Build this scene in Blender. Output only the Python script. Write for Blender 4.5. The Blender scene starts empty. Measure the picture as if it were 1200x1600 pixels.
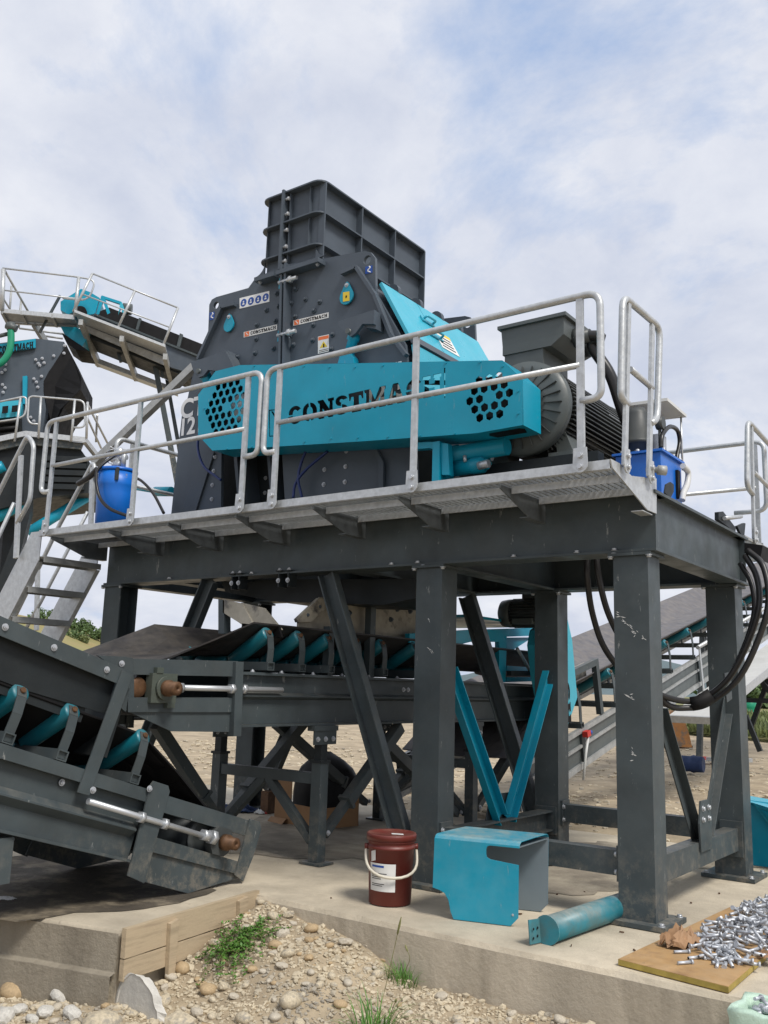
import bpy, bmesh, math, random
from mathutils import Vector, Matrix, noise
R = math.radians
PI = math.pi
random.seed(11)
S = bpy.context.scene
COL = S.collection

# ------------------------------------------------------------------ camera
cam_d = bpy.data.cameras.new('camera')
cam = bpy.data.objects.new('camera', cam_d)
COL.objects.link(cam)
yaw, pit, rol = R(-36.2736), R(10.6982), R(1.7518)
fw = Vector((math.sin(yaw)*math.cos(pit), math.cos(yaw)*math.cos(pit), math.sin(pit)))
r0 = Vector((math.cos(yaw), -math.sin(yaw), 0))
u0 = r0.cross(fw)
rt = r0*math.cos(rol) + u0*math.sin(rol)
up = u0*math.cos(rol) - r0*math.sin(rol)
m3 = Matrix((rt, up, -fw)).transposed()
cam.matrix_world = Matrix.Translation((0, 0, 1.3)) @ m3.to_4x4()
cam_d.sensor_fit = 'AUTO'
cam_d.sensor_width = 36
cam_d.lens = 1444.08/1600*36
cam_d.clip_start = .05
cam_d.clip_end = 6000
S.camera = cam

# ------------------------------------------------------------------ sky, sun, exposure
SUN_ELEV, SUN_AZ = R(52), R(108)       # azimuth clockwise from +Y
W = bpy.data.worlds.new('World')
S.world = W
W.use_nodes = True
nt = W.node_tree
nt.nodes.clear()
def N(t, **k):
    n = nt.nodes.new(t)
    for a, b in k.items():
        if a in n.inputs: n.inputs[a].default_value = b
        else: setattr(n, a, b)
    return n
out = N('ShaderNodeOutputWorld')
bg = N('ShaderNodeBackground')
bg.inputs['Strength'].default_value = .1
sky = N('ShaderNodeTexSky', sky_type='NISHITA', sun_disc=False, sun_elevation=SUN_ELEV, sun_rotation=SUN_AZ, air_density=1.0, dust_density=1.0, ozone_density=1.5)
tc = N('ShaderNodeTexCoord')
sep = N('ShaderNodeSeparateXYZ')
nt.links.new(tc.outputs['Generated'], sep.inputs[0])
den = N('ShaderNodeMath', operation='ADD'); den.inputs[1].default_value = .45
nt.links.new(sep.outputs['Z'], den.inputs[0])
mx = N('ShaderNodeMath', operation='MAXIMUM'); mx.inputs[1].default_value = .12
nt.links.new(den.outputs[0], mx.inputs[0])
dv = N('ShaderNodeVectorMath', operation='DIVIDE')
cmb = N('ShaderNodeCombineXYZ')
for i in 'XYZ': nt.links.new(mx.outputs[0], cmb.inputs[i])
nt.links.new(tc.outputs['Generated'], dv.inputs[0]); nt.links.new(cmb.outputs[0], dv.inputs[1])
mp = N('ShaderNodeMapping'); mp.inputs['Location'].default_value = (1.2, 4.4, 2.0); mp.inputs['Scale'].default_value = (1, 1, .6)
nt.links.new(dv.outputs[0], mp.inputs[0])
n1 = N('ShaderNodeTexNoise', Scale=2.4, Detail=12.0, Roughness=.62, Distortion=.25)
n2 = N('ShaderNodeTexNoise', Scale=4.2, Detail=12.0, Roughness=.6, Distortion=.2)
for n in (n1, n2): nt.links.new(mp.outputs[0], n.inputs['Vector'])
cr = N('ShaderNodeValToRGB')
cr.color_ramp.elements[0].position = .28; cr.color_ramp.elements[0].color = (.0, .0, .0, 1)
cr.color_ramp.elements[1].position = .45; cr.color_ramp.elements[1].color = (1, 1, 1, 1)
nt.links.new(n1.outputs['Fac'], cr.inputs[0])
cc = N('ShaderNodeValToRGB')
cc.color_ramp.elements[0].position = .3; cc.color_ramp.elements[0].color = (6.0, 6.5, 7.8, 1)
cc.color_ramp.elements[1].position = .68; cc.color_ramp.elements[1].color = (8.6, 8.8, 9.4, 1)
nt.links.new(n2.outputs['Fac'], cc.inputs[0])
mixs = N('ShaderNodeMix', data_type='RGBA')
nt.links.new(cr.outputs[0], mixs.inputs[0])
skm = N('ShaderNodeMix', data_type='RGBA'); skm.inputs[0].default_value = .85
skm.inputs[7].default_value = (4.0, 5.5, 8.4, 1)     # thin high haze that pales the open blue
nt.links.new(sky.outputs[0], skm.inputs[6])
nt.links.new(skm.outputs[2], mixs.inputs[6]); nt.links.new(cc.outputs[0], mixs.inputs[7])
nt.links.new(mixs.outputs[2], bg.inputs['Color'])
nt.links.new(bg.outputs[0], out.inputs[0])

sun_d = bpy.data.lights.new('sun', 'SUN')
sun_d.energy = 3.1
sun_d.angle = R(16)
sun_d.color = (1, .95, .88)
sun = bpy.data.objects.new('sun', sun_d)
COL.objects.link(sun)
sd = Vector((math.sin(SUN_AZ)*math.cos(SUN_ELEV), math.cos(SUN_AZ)*math.cos(SUN_ELEV), math.sin(SUN_ELEV)))
sun.rotation_euler = sd.to_track_quat('Z', 'Y').to_euler()
sun.location = (6, -2, 14)
S.view_settings.view_transform = 'Standard'
S.view_settings.look = 'None'
S.view_settings.exposure = 0
S.view_settings.gamma = 1
S.view_settings.use_curve_mapping = False

# ------------------------------------------------------------------ materials
def mat(name, col, rough=.5, metal=0, var=.12, vscale=3, bump=0, bscale=60, dust=0, dustcol=(.34, .29, .22), scratch=0, bevel=.003,
        col2=None, c2scale=4, c2pos=(.5, .62), spec=.5, rvar=.1, streak=False, wave=0, spots=None, splash=0):
    m = bpy.data.materials.new(name)
    m.use_nodes = True
    t = m.node_tree
    b = t.nodes['Principled BSDF']
    L = t.links.new
    def node(ty, **k):
        n = t.nodes.new(ty)
        for a, v in k.items():
            if a in n.inputs: n.inputs[a].default_value = v
            else: setattr(n, a, v)
        return n
    tcn = node('ShaderNodeTexCoord')
    vec = tcn.outputs['Object']
    if streak:
        mpn = node('ShaderNodeMapping'); mpn.inputs['Scale'].default_value = streak if isinstance(streak, tuple) else (1, 1, .18)
        L(vec, mpn.inputs[0]); svec = mpn.outputs[0]
    else: svec = vec
    nz = node('ShaderNodeTexNoise', Scale=vscale, Detail=6.0, Roughness=.62)
    L(svec, nz.inputs['Vector'])
    mr = node('ShaderNodeMapRange'); mr.inputs[1].default_value = .3; mr.inputs[2].default_value = .7
    mr.inputs[3].default_value = 1-var; mr.inputs[4].default_value = 1+var
    L(nz.outputs['Fac'], mr.inputs[0])
    base = node('ShaderNodeMix', data_type='RGBA', blend_type='MULTIPLY'); base.inputs[0].default_value = 1
    base.inputs[6].default_value = (*col, 1)
    L(mr.outputs[0], base.inputs[7])
    cur = base.outputs[2]
    if col2:
        n3 = node('ShaderNodeTexNoise', Scale=c2scale, Detail=7.0, Roughness=.65)
        L(svec, n3.inputs['Vector'])
        r3 = node('ShaderNodeMapRange'); r3.inputs[1].default_value = c2pos[0]; r3.inputs[2].default_value = c2pos[1]
        L(n3.outputs['Fac'], r3.inputs[0])
        x = node('ShaderNodeMix', data_type='RGBA'); x.inputs[7].default_value = (*col2, 1)
        L(r3.outputs[0], x.inputs[0]); L(cur, x.inputs[6]); cur = x.outputs[2]
    if scratch:
        mp2 = node('ShaderNodeMapping'); mp2.inputs['Scale'].default_value = (9, 9, 2.2); mp2.inputs['Rotation'].default_value = (.3, .5, .2)
        L(vec, mp2.inputs[0])
        n4 = node('ShaderNodeTexNoise', Scale=2.4, Detail=9.0, Roughness=.72)
        L(mp2.outputs[0], n4.inputs['Vector'])
        r4 = node('ShaderNodeMapRange'); r4.inputs[1].default_value = .635; r4.inputs[2].default_value = .665; r4.inputs[4].default_value = scratch
        L(n4.outputs['Fac'], r4.inputs[0])
        x = node('ShaderNodeMix', data_type='RGBA'); x.inputs[7].default_value = (.30, .31, .30, 1)
        L(r4.outputs[0], x.inputs[0]); L(cur, x.inputs[6]); cur = x.outputs[2]
    if dust:                       # settles on upward faces, blotchy
        ge = node('ShaderNodeNewGeometry'); sp = node('ShaderNodeSeparateXYZ')
        L(ge.outputs['Normal'], sp.inputs[0])
        r5 = node('ShaderNodeMapRange'); r5.inputs[1].default_value = .1; r5.inputs[2].default_value = .9
        r5.inputs[3].default_value = .12*dust; r5.inputs[4].default_value = dust
        L(sp.outputs['Z'], r5.inputs[0])
        n5 = node('ShaderNodeTexNoise', Scale=7.0, Detail=8.0, Roughness=.7)
        L(vec, n5.inputs['Vector'])
        r6 = node('ShaderNodeMapRange'); r6.inputs[1].default_value = .35; r6.inputs[2].default_value = .68
        L(n5.outputs['Fac'], r6.inputs[0])
        mu = node('ShaderNodeMath', operation='MULTIPLY'); L(r5.outputs[0], mu.inputs[0]); L(r6.outputs[0], mu.inputs[1])
        x = node('ShaderNodeMix', data_type='RGBA'); x.inputs[7].default_value = (*dustcol, 1)
        L(mu.outputs[0], x.inputs[0]); L(cur, x.inputs[6]); cur = x.outputs[2]
    L(cur, b.inputs['Base Color'])
    b.inputs['Metallic'].default_value = metal
    b.inputs['Specular IOR Level'].default_value = spec
    rr = node('ShaderNodeMapRange'); rr.inputs[1].default_value = .3; rr.inputs[2].default_value = .7
    rr.inputs[3].default_value = max(.02, rough-rvar); rr.inputs[4].default_value = min(1, rough+rvar)
    n6 = node('ShaderNodeTexNoise', Scale=vscale*2.3, Detail=5.0)
    L(svec, n6.inputs['Vector']); L(n6.outputs['Fac'], rr.inputs[0]); L(rr.outputs[0], b.inputs['Roughness'])
    if splash:                     # dried mud thrown up onto the lowest half metre
        so = node('ShaderNodeSeparateXYZ'); L(vec, so.inputs[0])
        sm = node('ShaderNodeMapRange'); sm.inputs[1].default_value = .02; sm.inputs[2].default_value = .5; sm.inputs[3].default_value = splash; sm.inputs[4].default_value = 0
        L(so.outputs['Z'], sm.inputs[0])
        sn = node('ShaderNodeTexNoise', Scale=11.0, Detail=9.0, Roughness=.75); L(vec, sn.inputs['Vector'])
        sr = node('ShaderNodeMapRange'); sr.inputs[1].default_value = .48; sr.inputs[2].default_value = .66; L(sn.outputs['Fac'], sr.inputs[0])
        sx = node('ShaderNodeMath', operation='MULTIPLY'); L(sm.outputs[0], sx.inputs[0]); L(sr.outputs[0], sx.inputs[1])
        x = node('ShaderNodeMix', data_type='RGBA'); x.inputs[7].default_value = (*dustcol, 1)
        L(sx.outputs[0], x.inputs[0]); L(cur, x.inputs[6]); cur = x.outputs[2]; L(cur, b.inputs['Base Color'])
    if spots:
        ns = node('ShaderNodeTexNoise', Scale=14.0, Detail=6.0, Roughness=.75)
        L(vec, ns.inputs['Vector'])
        rs_ = node('ShaderNodeMapRange'); rs_.inputs[1].default_value = .63; rs_.inputs[2].default_value = .70; rs_.inputs[4].default_value = .75
        L(ns.outputs['Fac'], rs_.inputs[0])
        x = node('ShaderNodeMix', data_type='RGBA'); x.inputs[7].default_value = (*spots, 1)
        L(rs_.outputs[0], x.inputs[0]); L(cur, x.inputs[6]); cur = x.outputs[2]; L(cur, b.inputs['Base Color'])
    nrm = None
    if bevel:
        bv = node('ShaderNodeBevel', samples=4); bv.inputs['Radius'].default_value = bevel
        nrm = bv.outputs[0]
    if bump:
        nb = node('ShaderNodeTexNoise', Scale=bscale, Detail=8.0, Roughness=.7)
        L(vec, nb.inputs['Vector'])
        bp = node('ShaderNodeBump'); bp.inputs['Strength'].default_value = bump; bp.inputs['Distance'].default_value = .02
        L(nb.outputs['Fac'], bp.inputs['Height'])
        if nrm: L(nrm, bp.inputs['Normal'])
        nrm = bp.outputs[0]
    if wave:                       # slight buckling of sheet and plate
        nw = node('ShaderNodeTexNoise', Scale=2.2, Detail=2.0)
        L(vec, nw.inputs['Vector'])
        bw = node('ShaderNodeBump'); bw.inputs['Strength'].default_value = wave; bw.inputs['Distance'].default_value = .03
        L(nw.outputs['Fac'], bw.inputs['Height'])
        if nrm: L(nrm, bw.inputs['Normal'])
        nrm = bw.outputs[0]
    if nrm: L(nrm, b.inputs['Normal'])
    return m
M = {}
M['frame'] = mat('anthracite_frame_paint', (.053, .068, .074), .46, var=.22, dust=.25, splash=.5, scratch=.6, bump=.03, bscale=90, spec=.3, wave=.25, col2=(.068, .080, .083), c2scale=1.3, c2pos=(.55, .8))
M['crusher'] = mat('anthracite_crusher_paint', (.072, .090, .112), .42, var=.12, dust=.12, bump=.02, bscale=120, spec=.3, wave=.15)
M['dark'] = mat('dark_grey_paint', (.017, .022, .025), .5, spec=.25, var=.2, dust=.15, bump=.05)
M['teal'] = mat('teal_paint', (.002, .285, .42), .36, var=.10, vscale=2, dust=.10, bump=.012, bscale=140, wave=.3, scratch=.25, spec=.4)
M['teal_cover'] = mat('dusty_teal_cover_paint', (.002, .262, .385), .4, var=.12, vscale=2, dust=.75, dustcol=(.40, .42, .36), bump=.012, bscale=140, wave=.3, scratch=.4, spec=.4)
M['dark_conc'] = mat('darker_concrete', (.25, .215, .165), .9, var=.35, vscale=2.4, col2=(.40, .35, .265), c2scale=2.6, c2pos=(.44, .66), bump=.4, bscale=34, bevel=0)  # darker, blotchy concrete tone
M['flap'] = mat('pale_teal_paint', (.04, .40, .53), .33, var=.06, dust=.04, bump=.015)
M['teal_dirty'] = mat('dusty_teal_paint', (.008, .20, .26), .42, var=.14, dust=.75, dustcol=(.4, .36, .3), col2=(.05, .16, .18), c2scale=3, bump=.03)
M['galv'] = mat('galvanised_steel', (.50, .52, .53), .42, metal=.45, var=.16, vscale=22, bump=.05, bscale=70, rvar=.14, dust=.04)
M['galv_dull'] = mat('dull_galvanised_steel', (.36, .37, .365), .55, metal=.35, var=.22, vscale=9, bump=.05, dust=.15)
M['zinc'] = mat('zinc_plated_steel', (.52, .54, .56), .38, metal=.55, var=.06, vscale=6, bevel=.0015, rvar=.04)
M['motor'] = mat('motor_grey_paint', (.078, .092, .092), .45, var=.12, dust=.1, bump=.03)
M['motor_dark'] = mat('motor_fin_paint', (.045, .052, .053), .5, var=.15, dust=.1)
M['black'] = mat('black_rubber', (.009, .009, .010), .6, spec=.2, var=.25, dust=.03, bump=.03)
M['cable'] = mat('black_cable_sheath', (.014, .014, .015), .38, var=.2, dust=.05, bevel=0)
M['belt'] = mat('conveyor_belt_rubber', (.018, .017, .018), .55, var=.3, vscale=5, dust=.14, bump=.06, bscale=40, col2=(.06, .053, .05), c2scale=3.5, c2pos=(.5, .75), streak=(1, .2, 1), bevel=0)
M['belt_grey'] = mat('grey_belt_rubber', (.10, .098, .108), .6, var=.15, vscale=4, dust=.3, bump=.04, bevel=0)
M['roller'] = mat('teal_roller_paint', (.006, .15, .20), .4, var=.12, dust=.25, bump=.03, bevel=0)
M['rust'] = mat('rusty_steel', (.115, .058, .027), .6, metal=.3, var=.35, vscale=20, bump=.1)
M['bearing'] = mat('green_grey_cast_iron', (.06, .075, .062), .5, var=.2, bump=.1, dust=.3)
M['wear'] = mat('dusty_wear_plate', (.36, .33, .265), .7, var=.25, vscale=6, col2=(.08, .075, .07), c2scale=5, c2pos=(.55, .68), bump=.06)
M['white'] = mat('white_print', (.78, .79, .79), .5, var=.05, bevel=0)
M['ink'] = mat('black_print', (.010, .010, .011), .7, spec=.2, var=.05, bevel=0)
M['orange'] = mat('orange_print', (.75, .16, .04), .5, var=.05, bevel=0)
M['signblue'] = mat('sign_blue', (.012, .07, .33), .5, var=.05, bevel=0)
M['yellow'] = mat('sign_yellow', (.72, .52, .03), .5, var=.08, bevel=0)
M['bluep'] = mat('blue_paint', (.005, .13, .55), .35, var=.08, dust=.1, bump=.01)
M['bluedrum'] = mat('worn_blue_drum_paint', (.006, .15, .60), .38, var=.1, col2=(.22, .22, .21), c2scale=5, c2pos=(.6, .64), bump=.04)
M['green'] = mat('green_hose', (.01, .26, .14), .4, var=.1, bevel=0)
M['bluehose'] = mat('blue_hose', (.012, .03, .14), .4, var=.1, bevel=0)
M['maroon'] = mat('maroon_plastic', (.13, .017, .012), .42, var=.12, dust=.22, bump=.02)
M['cream'] = mat('cream_plastic', (.62, .58, .48), .5, var=.08, bevel=0)
M['paper'] = mat('label_paper', (.70, .70, .68), .6, var=.06, bevel=0)
M['sheetin'] = mat('primer_grey_blue_paint', (.17, .215, .245), .5, var=.08, dust=.2)
M['wood'] = mat('weathered_formwork_timber', (.47, .375, .25), .8, streak=(3, .35, 7), var=.3, vscale=4, col2=(.33, .26, .175), c2scale=4, c2pos=(.5, .7), bump=.2, bscale=35)
M['ply'] = mat('plywood_board', (.42, .25, .10), .66, var=.2, vscale=6, dust=.3, dustcol=(.42, .34, .24), col2=(.27, .145, .055), c2scale=5, c2pos=(.52, .7), spots=(.16, .10, .05), bump=.12, bscale=50)
M['plyedge'] = mat('plywood_edge', (.36, .27, .06), .7, var=.25, vscale=14, bump=.08)
M['kraft'] = mat('kraft_paper', (.34, .20, .105), .7, var=.2, vscale=9, bump=.25, bscale=14, bevel=0)
M['card'] = mat('brown_cardboard', (.30, .165, .075), .75, var=.15, bump=.06)
M['bag'] = mat('pale_green_plastic_film', (.50, .66, .54), .3, var=.1, vscale=7, bump=.5, bscale=14, bevel=0)
M['glassblue'] = mat('blue_plastic_bottle', (.12, .3, .62), .25, var=.1, bevel=0)
M['red'] = mat('red_plastic', (.5, .03, .02), .4, var=.1)
M['tarp'] = mat('blue_tarpaulin', (.010, .03, .10), .6, var=.25, vscale=7, bump=.3, bscale=10, bevel=0)
M['exc'] = mat('worn_excavator_paint', (.38, .17, .05), .55, var=.2, col2=(.16, .13, .10), c2scale=5, bump=.08)
M['stone'] = mat('river_stone', (.50, .43, .31), .8, var=.25, vscale=6, bump=.12, bscale=25, bevel=0, col2=(.30, .27, .22), c2scale=2)
M['stone2'] = mat('grey_river_stone', (.47, .42, .335), .8, var=.2, vscale=6, bump=.12, bscale=25, bevel=0)
M['stone3'] = mat('ochre_river_stone', (.42, .31, .18), .8, var=.2, vscale=6, bump=.12, bscale=25, bevel=0)
M['chunk'] = mat('broken_concrete', (.56, .54, .49), .9, var=.2, vscale=8, bump=.35, bscale=22, bevel=0)
M['leaf'] = mat('green_foliage', (.085, .14, .045), .6, var=.5, vscale=1.5, bevel=0)
M['leaf2'] = mat('olive_foliage', (.13, .16, .055), .6, var=.5, vscale=1.5, bevel=0)
M['weed'] = mat('weed_leaf', (.085, .20, .03), .5, var=.4, vscale=14, bevel=0)
M['weed_dry'] = mat('dry_grass_stem', (.19, .19, .07), .6, var=.3, vscale=14, bevel=0)
M['bark'] = mat('bark', (.09, .07, .05), .9, var=.3, bevel=0)
M['grass'] = mat('field_grass', (.15, .17, .045), .85, var=.3, vscale=.25, col2=(.24, .21, .09), c2scale=.12, c2pos=(.42, .6), bevel=0)
M['hill'] = mat('hill_meadow', (.20, .20, .07), .9, var=.3, vscale=.03, col2=(.28, .22, .09), c2scale=.02, c2pos=(.45, .58), bevel=0)
M['mount'] = mat('haze_tinted_wooded_mountain', (.10, .14, .15), .95, var=.15, vscale=.004, bevel=0)  # distance haze is painted into this bluish grey-green
M['sheet'] = mat('pale_coated_sheet', (.60, .61, .60), .45, var=.08, dust=.2, bevel=0)
def concrete(name, col, dark, stain=.6):
    m = mat(name, col, .85, var=.2, vscale=1.6, col2=dark, c2scale=1.1, c2pos=(.46, .68), bump=.4, bscale=38, bevel=.006, spots=(.25, .21, .155))
    return m
M['conc'] = concrete('pale_concrete', (.55, .48, .365), (.34, .295, .225))
M['concwall'] = mat('formed_concrete_face', (.50, .44, .345), .88, var=.22, vscale=2.2, col2=(.30, .26, .20), c2scale=1.5, c2pos=(.5, .66), bump=.4, bscale=26, bevel=.008, streak=True)
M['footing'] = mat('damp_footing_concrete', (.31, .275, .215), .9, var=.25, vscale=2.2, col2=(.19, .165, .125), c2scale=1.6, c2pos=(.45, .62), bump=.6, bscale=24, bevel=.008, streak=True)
M['bracket'] = mat('dull_bracket_steel', (.13, .145, .155), .45, metal=.4, var=.2, vscale=9, bump=.04)
M['boltzinc'] = mat('dull_zinc_bolt', (.47, .49, .52), .46, metal=.4, var=.3, vscale=40, bevel=0)
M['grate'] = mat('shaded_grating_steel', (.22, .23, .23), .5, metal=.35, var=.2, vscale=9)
M['stain_shade'] = mat('oily_dirt_and_shade', (.075, .062, .045), .8, var=.4, vscale=3, col2=(.24, .20, .14), c2scale=3.5, c2pos=(.5, .64), bump=.6, bscale=18, bevel=0)  # oily dirt, with the shade under the conveyor put into its colour
M['dirt'] = mat('gravelly_dirt', (.40, .325, .22), .95, var=.3, vscale=2.5, col2=(.29, .23, .155), c2scale=1.2, c2pos=(.45, .62), bump=.7, bscale=16, bevel=0)

# ------------------------------------------------------------------ mesh helpers
V = Vector
class B:
    def __init__(s): s.bm = bmesh.new()
    def face(s, vs, smooth=False):
        try:
            f = s.bm.faces.new(vs); f.smooth = smooth
        except ValueError: pass
    def verts(s, pts): return [s.bm.verts.new(V(p)) for p in pts]
    def box(s, x0, x1, y0, y1, z0, z1):
        v = s.verts([(x, y, z) for z in (z0, z1) for y in (y0, y1) for x in (x0, x1)])
        for q in ((0, 2, 3, 1), (4, 5, 7, 6), (0, 1, 5, 4), (2, 6, 7, 3), (0, 4, 6, 2), (1, 3, 7, 5)): s.face([v[i] for i in q])
        return s
    def prism(s, pts, vec, smooth=False):
        vec = V(vec); n = len(pts)
        a = s.verts(pts); b = s.verts([V(p)+vec for p in pts])
        s.face(a[::-1]); s.face(b)
        for i in range(n): s.face([a[i], a[(i+1) % n], b[(i+1) % n], b[i]], smooth)
        return s
    def frame(s, p, q, upv=(0, 0, 1)):
        d = (V(q)-V(p)).normalized(); u = V(upv)
        if abs(d.dot(u)) > .98: u = V((0, 1, 0))
        a = d.cross(u).normalized(); b = a.cross(d).normalized()
        return d, a, b
    def prof(s, p, q, poly, upv=(0, 0, 1), smooth=False):       # sweep a 2D profile (side, up) from p to q
        d, a, b = s.frame(p, q, upv)
        return s.prism([V(p)+a*x+b*y for x, y in poly], V(q)-V(p), smooth)
    def bar(s, p, q, w, h, upv=(0, 0, 1)):
        return s.prof(p, q, [(-w/2, -h/2), (w/2, -h/2), (w/2, h/2), (-w/2, h/2)], upv)
    def ibeam(s, p, q, w, h, tf=.014, tw=.009, upv=(0, 0, 1)):
        x, y, t = w/2, h/2, tw/2
        return s.prof(p, q, [(-x, -y), (x, -y), (x, -y+tf), (t, -y+tf), (t, y-tf), (x, y-tf), (x, y), (-x, y), (-x, y-tf), (-t, y-tf), (-t, -y+tf), (-x, -y+tf)], upv)
    def chan(s, p, q, w, d, t=.008, upv=(0, 0, 1)):             # channel: web of width w, flanges d towards upv
        x = w/2
        return s.prof(p, q, [(-x, 0), (x, 0), (x, d), (x-t, d), (x-t, t), (-x+t, t), (-x+t, d), (-x, d)], upv)
    def angle(s, p, q, a, b, t=.007, upv=(0, 0, 1)):
        return s.prof(p, q, [(0, 0), (a, 0), (a, t), (t, t), (t, b), (0, b)], upv)
    def cyl(s, p, q, r, n=20, r2=None, caps=True):
        r2 = r if r2 is None else r2
        d, a, b = s.frame(p, q)
        P = [s.verts([V(o)+(a*math.cos(2*PI*i/n)+b*math.sin(2*PI*i/n))*rr for i in range(n)]) for o, rr in ((p, r), (q, r2))]
        for i in range(n): s.face([P[0][i], P[0][(i+1) % n], P[1][(i+1) % n], P[1][i]], True)
        if caps: s.face(P[0][::-1]); s.face(P[1])
        return s
    def lathe(s, p, q, prof, n=28, cap0=True, cap1=True):        # prof: (distance along p->q, radius)
        d, a, b = s.frame(p, q)
        rings = [s.verts([V(p)+d*t+(a*math.cos(2*PI*i/n)+b*math.sin(2*PI*i/n))*r for i in range(n)]) for t, r in prof]
        for A_, B_ in zip(rings, rings[1:]):
            for i in range(n): s.face([A_[i], A_[(i+1) % n], B_[(i+1) % n], B_[i]], True)
        if cap0: s.face(rings[0][::-1])
        if cap1: s.face(rings[-1])
        return s
    def tube(s, pts, r, n=10, caps=True):
        pts = [V(p) for p in pts]
        T = []
        for i in range(len(pts)):
            a = pts[max(0, i-1)]; b = pts[min(len(pts)-1, i+1)]
            T.append((b-a).normalized())
        u = T[0].orthogonal().normalized()
        rings = []
        for i, p in enumerate(pts):
            u = (u - T[i]*u.dot(T[i])).normalized(); w = T[i].cross(u)
            rings.append(s.verts([p+(u*math.cos(2*PI*k/n)+w*math.sin(2*PI*k/n))*r for k in range(n)]))
        for A_, B_ in zip(rings, rings[1:]):
            for k in range(n): s.face([A_[k], A_[(k+1) % n], B_[(k+1) % n], B_[k]], True)
        if caps: s.face(rings[0][::-1]); s.face(rings[-1])
        return s
    def loft(s, rings, closed=True, smooth=True, caps=False):
        rs = [s.verts(r) for r in rings]; n = len(rs[0])
        for A_, B_ in zip(rs, rs[1:]):
            for k in range(n if closed else n-1): s.face([A_[k], A_[(k+1) % n], B_[(k+1) % n], B_[k]], smooth)
        if caps: s.face(rs[0][::-1]); s.face(rs[-1])
        return s
    def bolt(s, p, d, r=.014, h=.012):
        p = V(p); d = V(d).normalized()
        s.cyl(p, p+d*.004, r*1.35, 10); s.cyl(p+d*.004, p+d*h, r, 6); return s
    def add(s, me):
        s.bm.from_mesh(me); return s
def rounded(pts, r, n=5):
    pts = [V(p) for p in pts]; o = [pts[0]]
    for a, b, c in zip(pts, pts[1:], pts[2:]):
        d1 = (a-b); d2 = (c-b); rr = min(r, d1.length*.49, d2.length*.49)
        p = b+d1.normalized()*rr; q = b+d2.normalized()*rr
        for i in range(n+1):
            t = i/n; o.append(p*(1-t)**2+b*2*t*(1-t)+q*t*t)
    o.append(pts[-1]); return o
def smoothpath(pts, n=8):                                       # Catmull-Rom through points
    pts = [V(p) for p in pts]; P = [pts[0]*2-pts[1]]+pts+[pts[-1]*2-pts[-2]]; o = []
    for i in range(1, len(P)-2):
        for k in range(n):
            t = k/n; a, b, c, d = P[i-1:i+3]
            o.append(.5*((2*b)+(c-a)*t+(2*a-5*b+4*c-d)*t*t+(3*b-a-3*c+d)*t**3))
    o.append(pts[-1]); return o
def root_loc(o):
    v = V((0, 0, 0))
    while o: v = v+o.location; o = o.parent
    return v
def put(name, b, m, parent=None, loc=None, kind=None, label=None):
    """link the shapes in b as ONE mesh object; world coordinates in, origin at the parent's root (or loc)"""
    o0 = root_loc(parent) if parent else V(loc or (0, 0, 0))
    bm = b.bm
    bmesh.ops.recalc_face_normals(bm, faces=bm.faces[:])
    bm.transform(Matrix.Translation(-o0))
    me = bpy.data.meshes.new(name); bm.to_mesh(me); bm.free()
    me.materials.append(M[m] if isinstance(m, str) else m)
    o = bpy.data.objects.new(name, me); COL.objects.link(o)
    if parent: o.parent = parent
    else: o.location = o0
    if kind: o['kind'] = kind
    if label: o['label'] = label
    return o
def thing(name, label, cat, loc, group=None):
    o = bpy.data.objects.new(name, None); COL.objects.link(o)
    o.empty_display_size = .2; o.location = loc; o['label'] = label; o['category'] = cat
    if group: o['group'] = group
    return o
def tag(o, label, cat, group=None):
    o['label'] = label; o['category'] = cat
    if group: o['group'] = group
    return o
def inst(name, me, parent, loc, rot=None):                      # a further piece sharing mesh data, loc in world coordinates
    o = bpy.data.objects.new(name, me); COL.objects.link(o)
    if parent:
        o.parent = parent; o.location = V(loc)-root_loc(parent)
    else: o.location = loc
    if rot is not None:
        o.rotation_mode = 'QUATERNION'; o.rotation_quaternion = rot
    return o
def mesh_of(name, b, m):
    bmesh.ops.recalc_face_normals(b.bm, faces=b.bm.faces[:])
    me = bpy.data.meshes.new(name); b.bm.to_mesh(me); b.bm.free(); me.materials.append(M[m]); return me
def q_z(d): return V(d).to_track_quat('Z', 'Y')
BOLT = mesh_of('bolt', B().bolt((0, 0, 0), (0, 0, 1), .015, .016), 'zinc')
DBOLT = mesh_of('bolt', B().cyl((0, 0, 0), (0, 0, .012), .026, 6, .024).cyl((0, 0, .012), (0, 0, .03), .02, 6, .010), 'crusher')
SCREW = mesh_of('screw', B().cyl((0, 0, 0), (0, 0, .006), .009, 8), 'teal')
SBOLT = mesh_of('bolt', B().cyl((0, 0, 0), (0, 0, .004), .0195, 12).cyl((0, 0, .004), (0, 0, .014), .0135, 6).cyl((0, 0, .014), (0, 0, .019), .007, 8), 'boltzinc')
def bolts(parent, pts, d, me=None, name='bolt'):
    for p in pts: inst(name, me or BOLT, parent, p, q_z(d))

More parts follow.
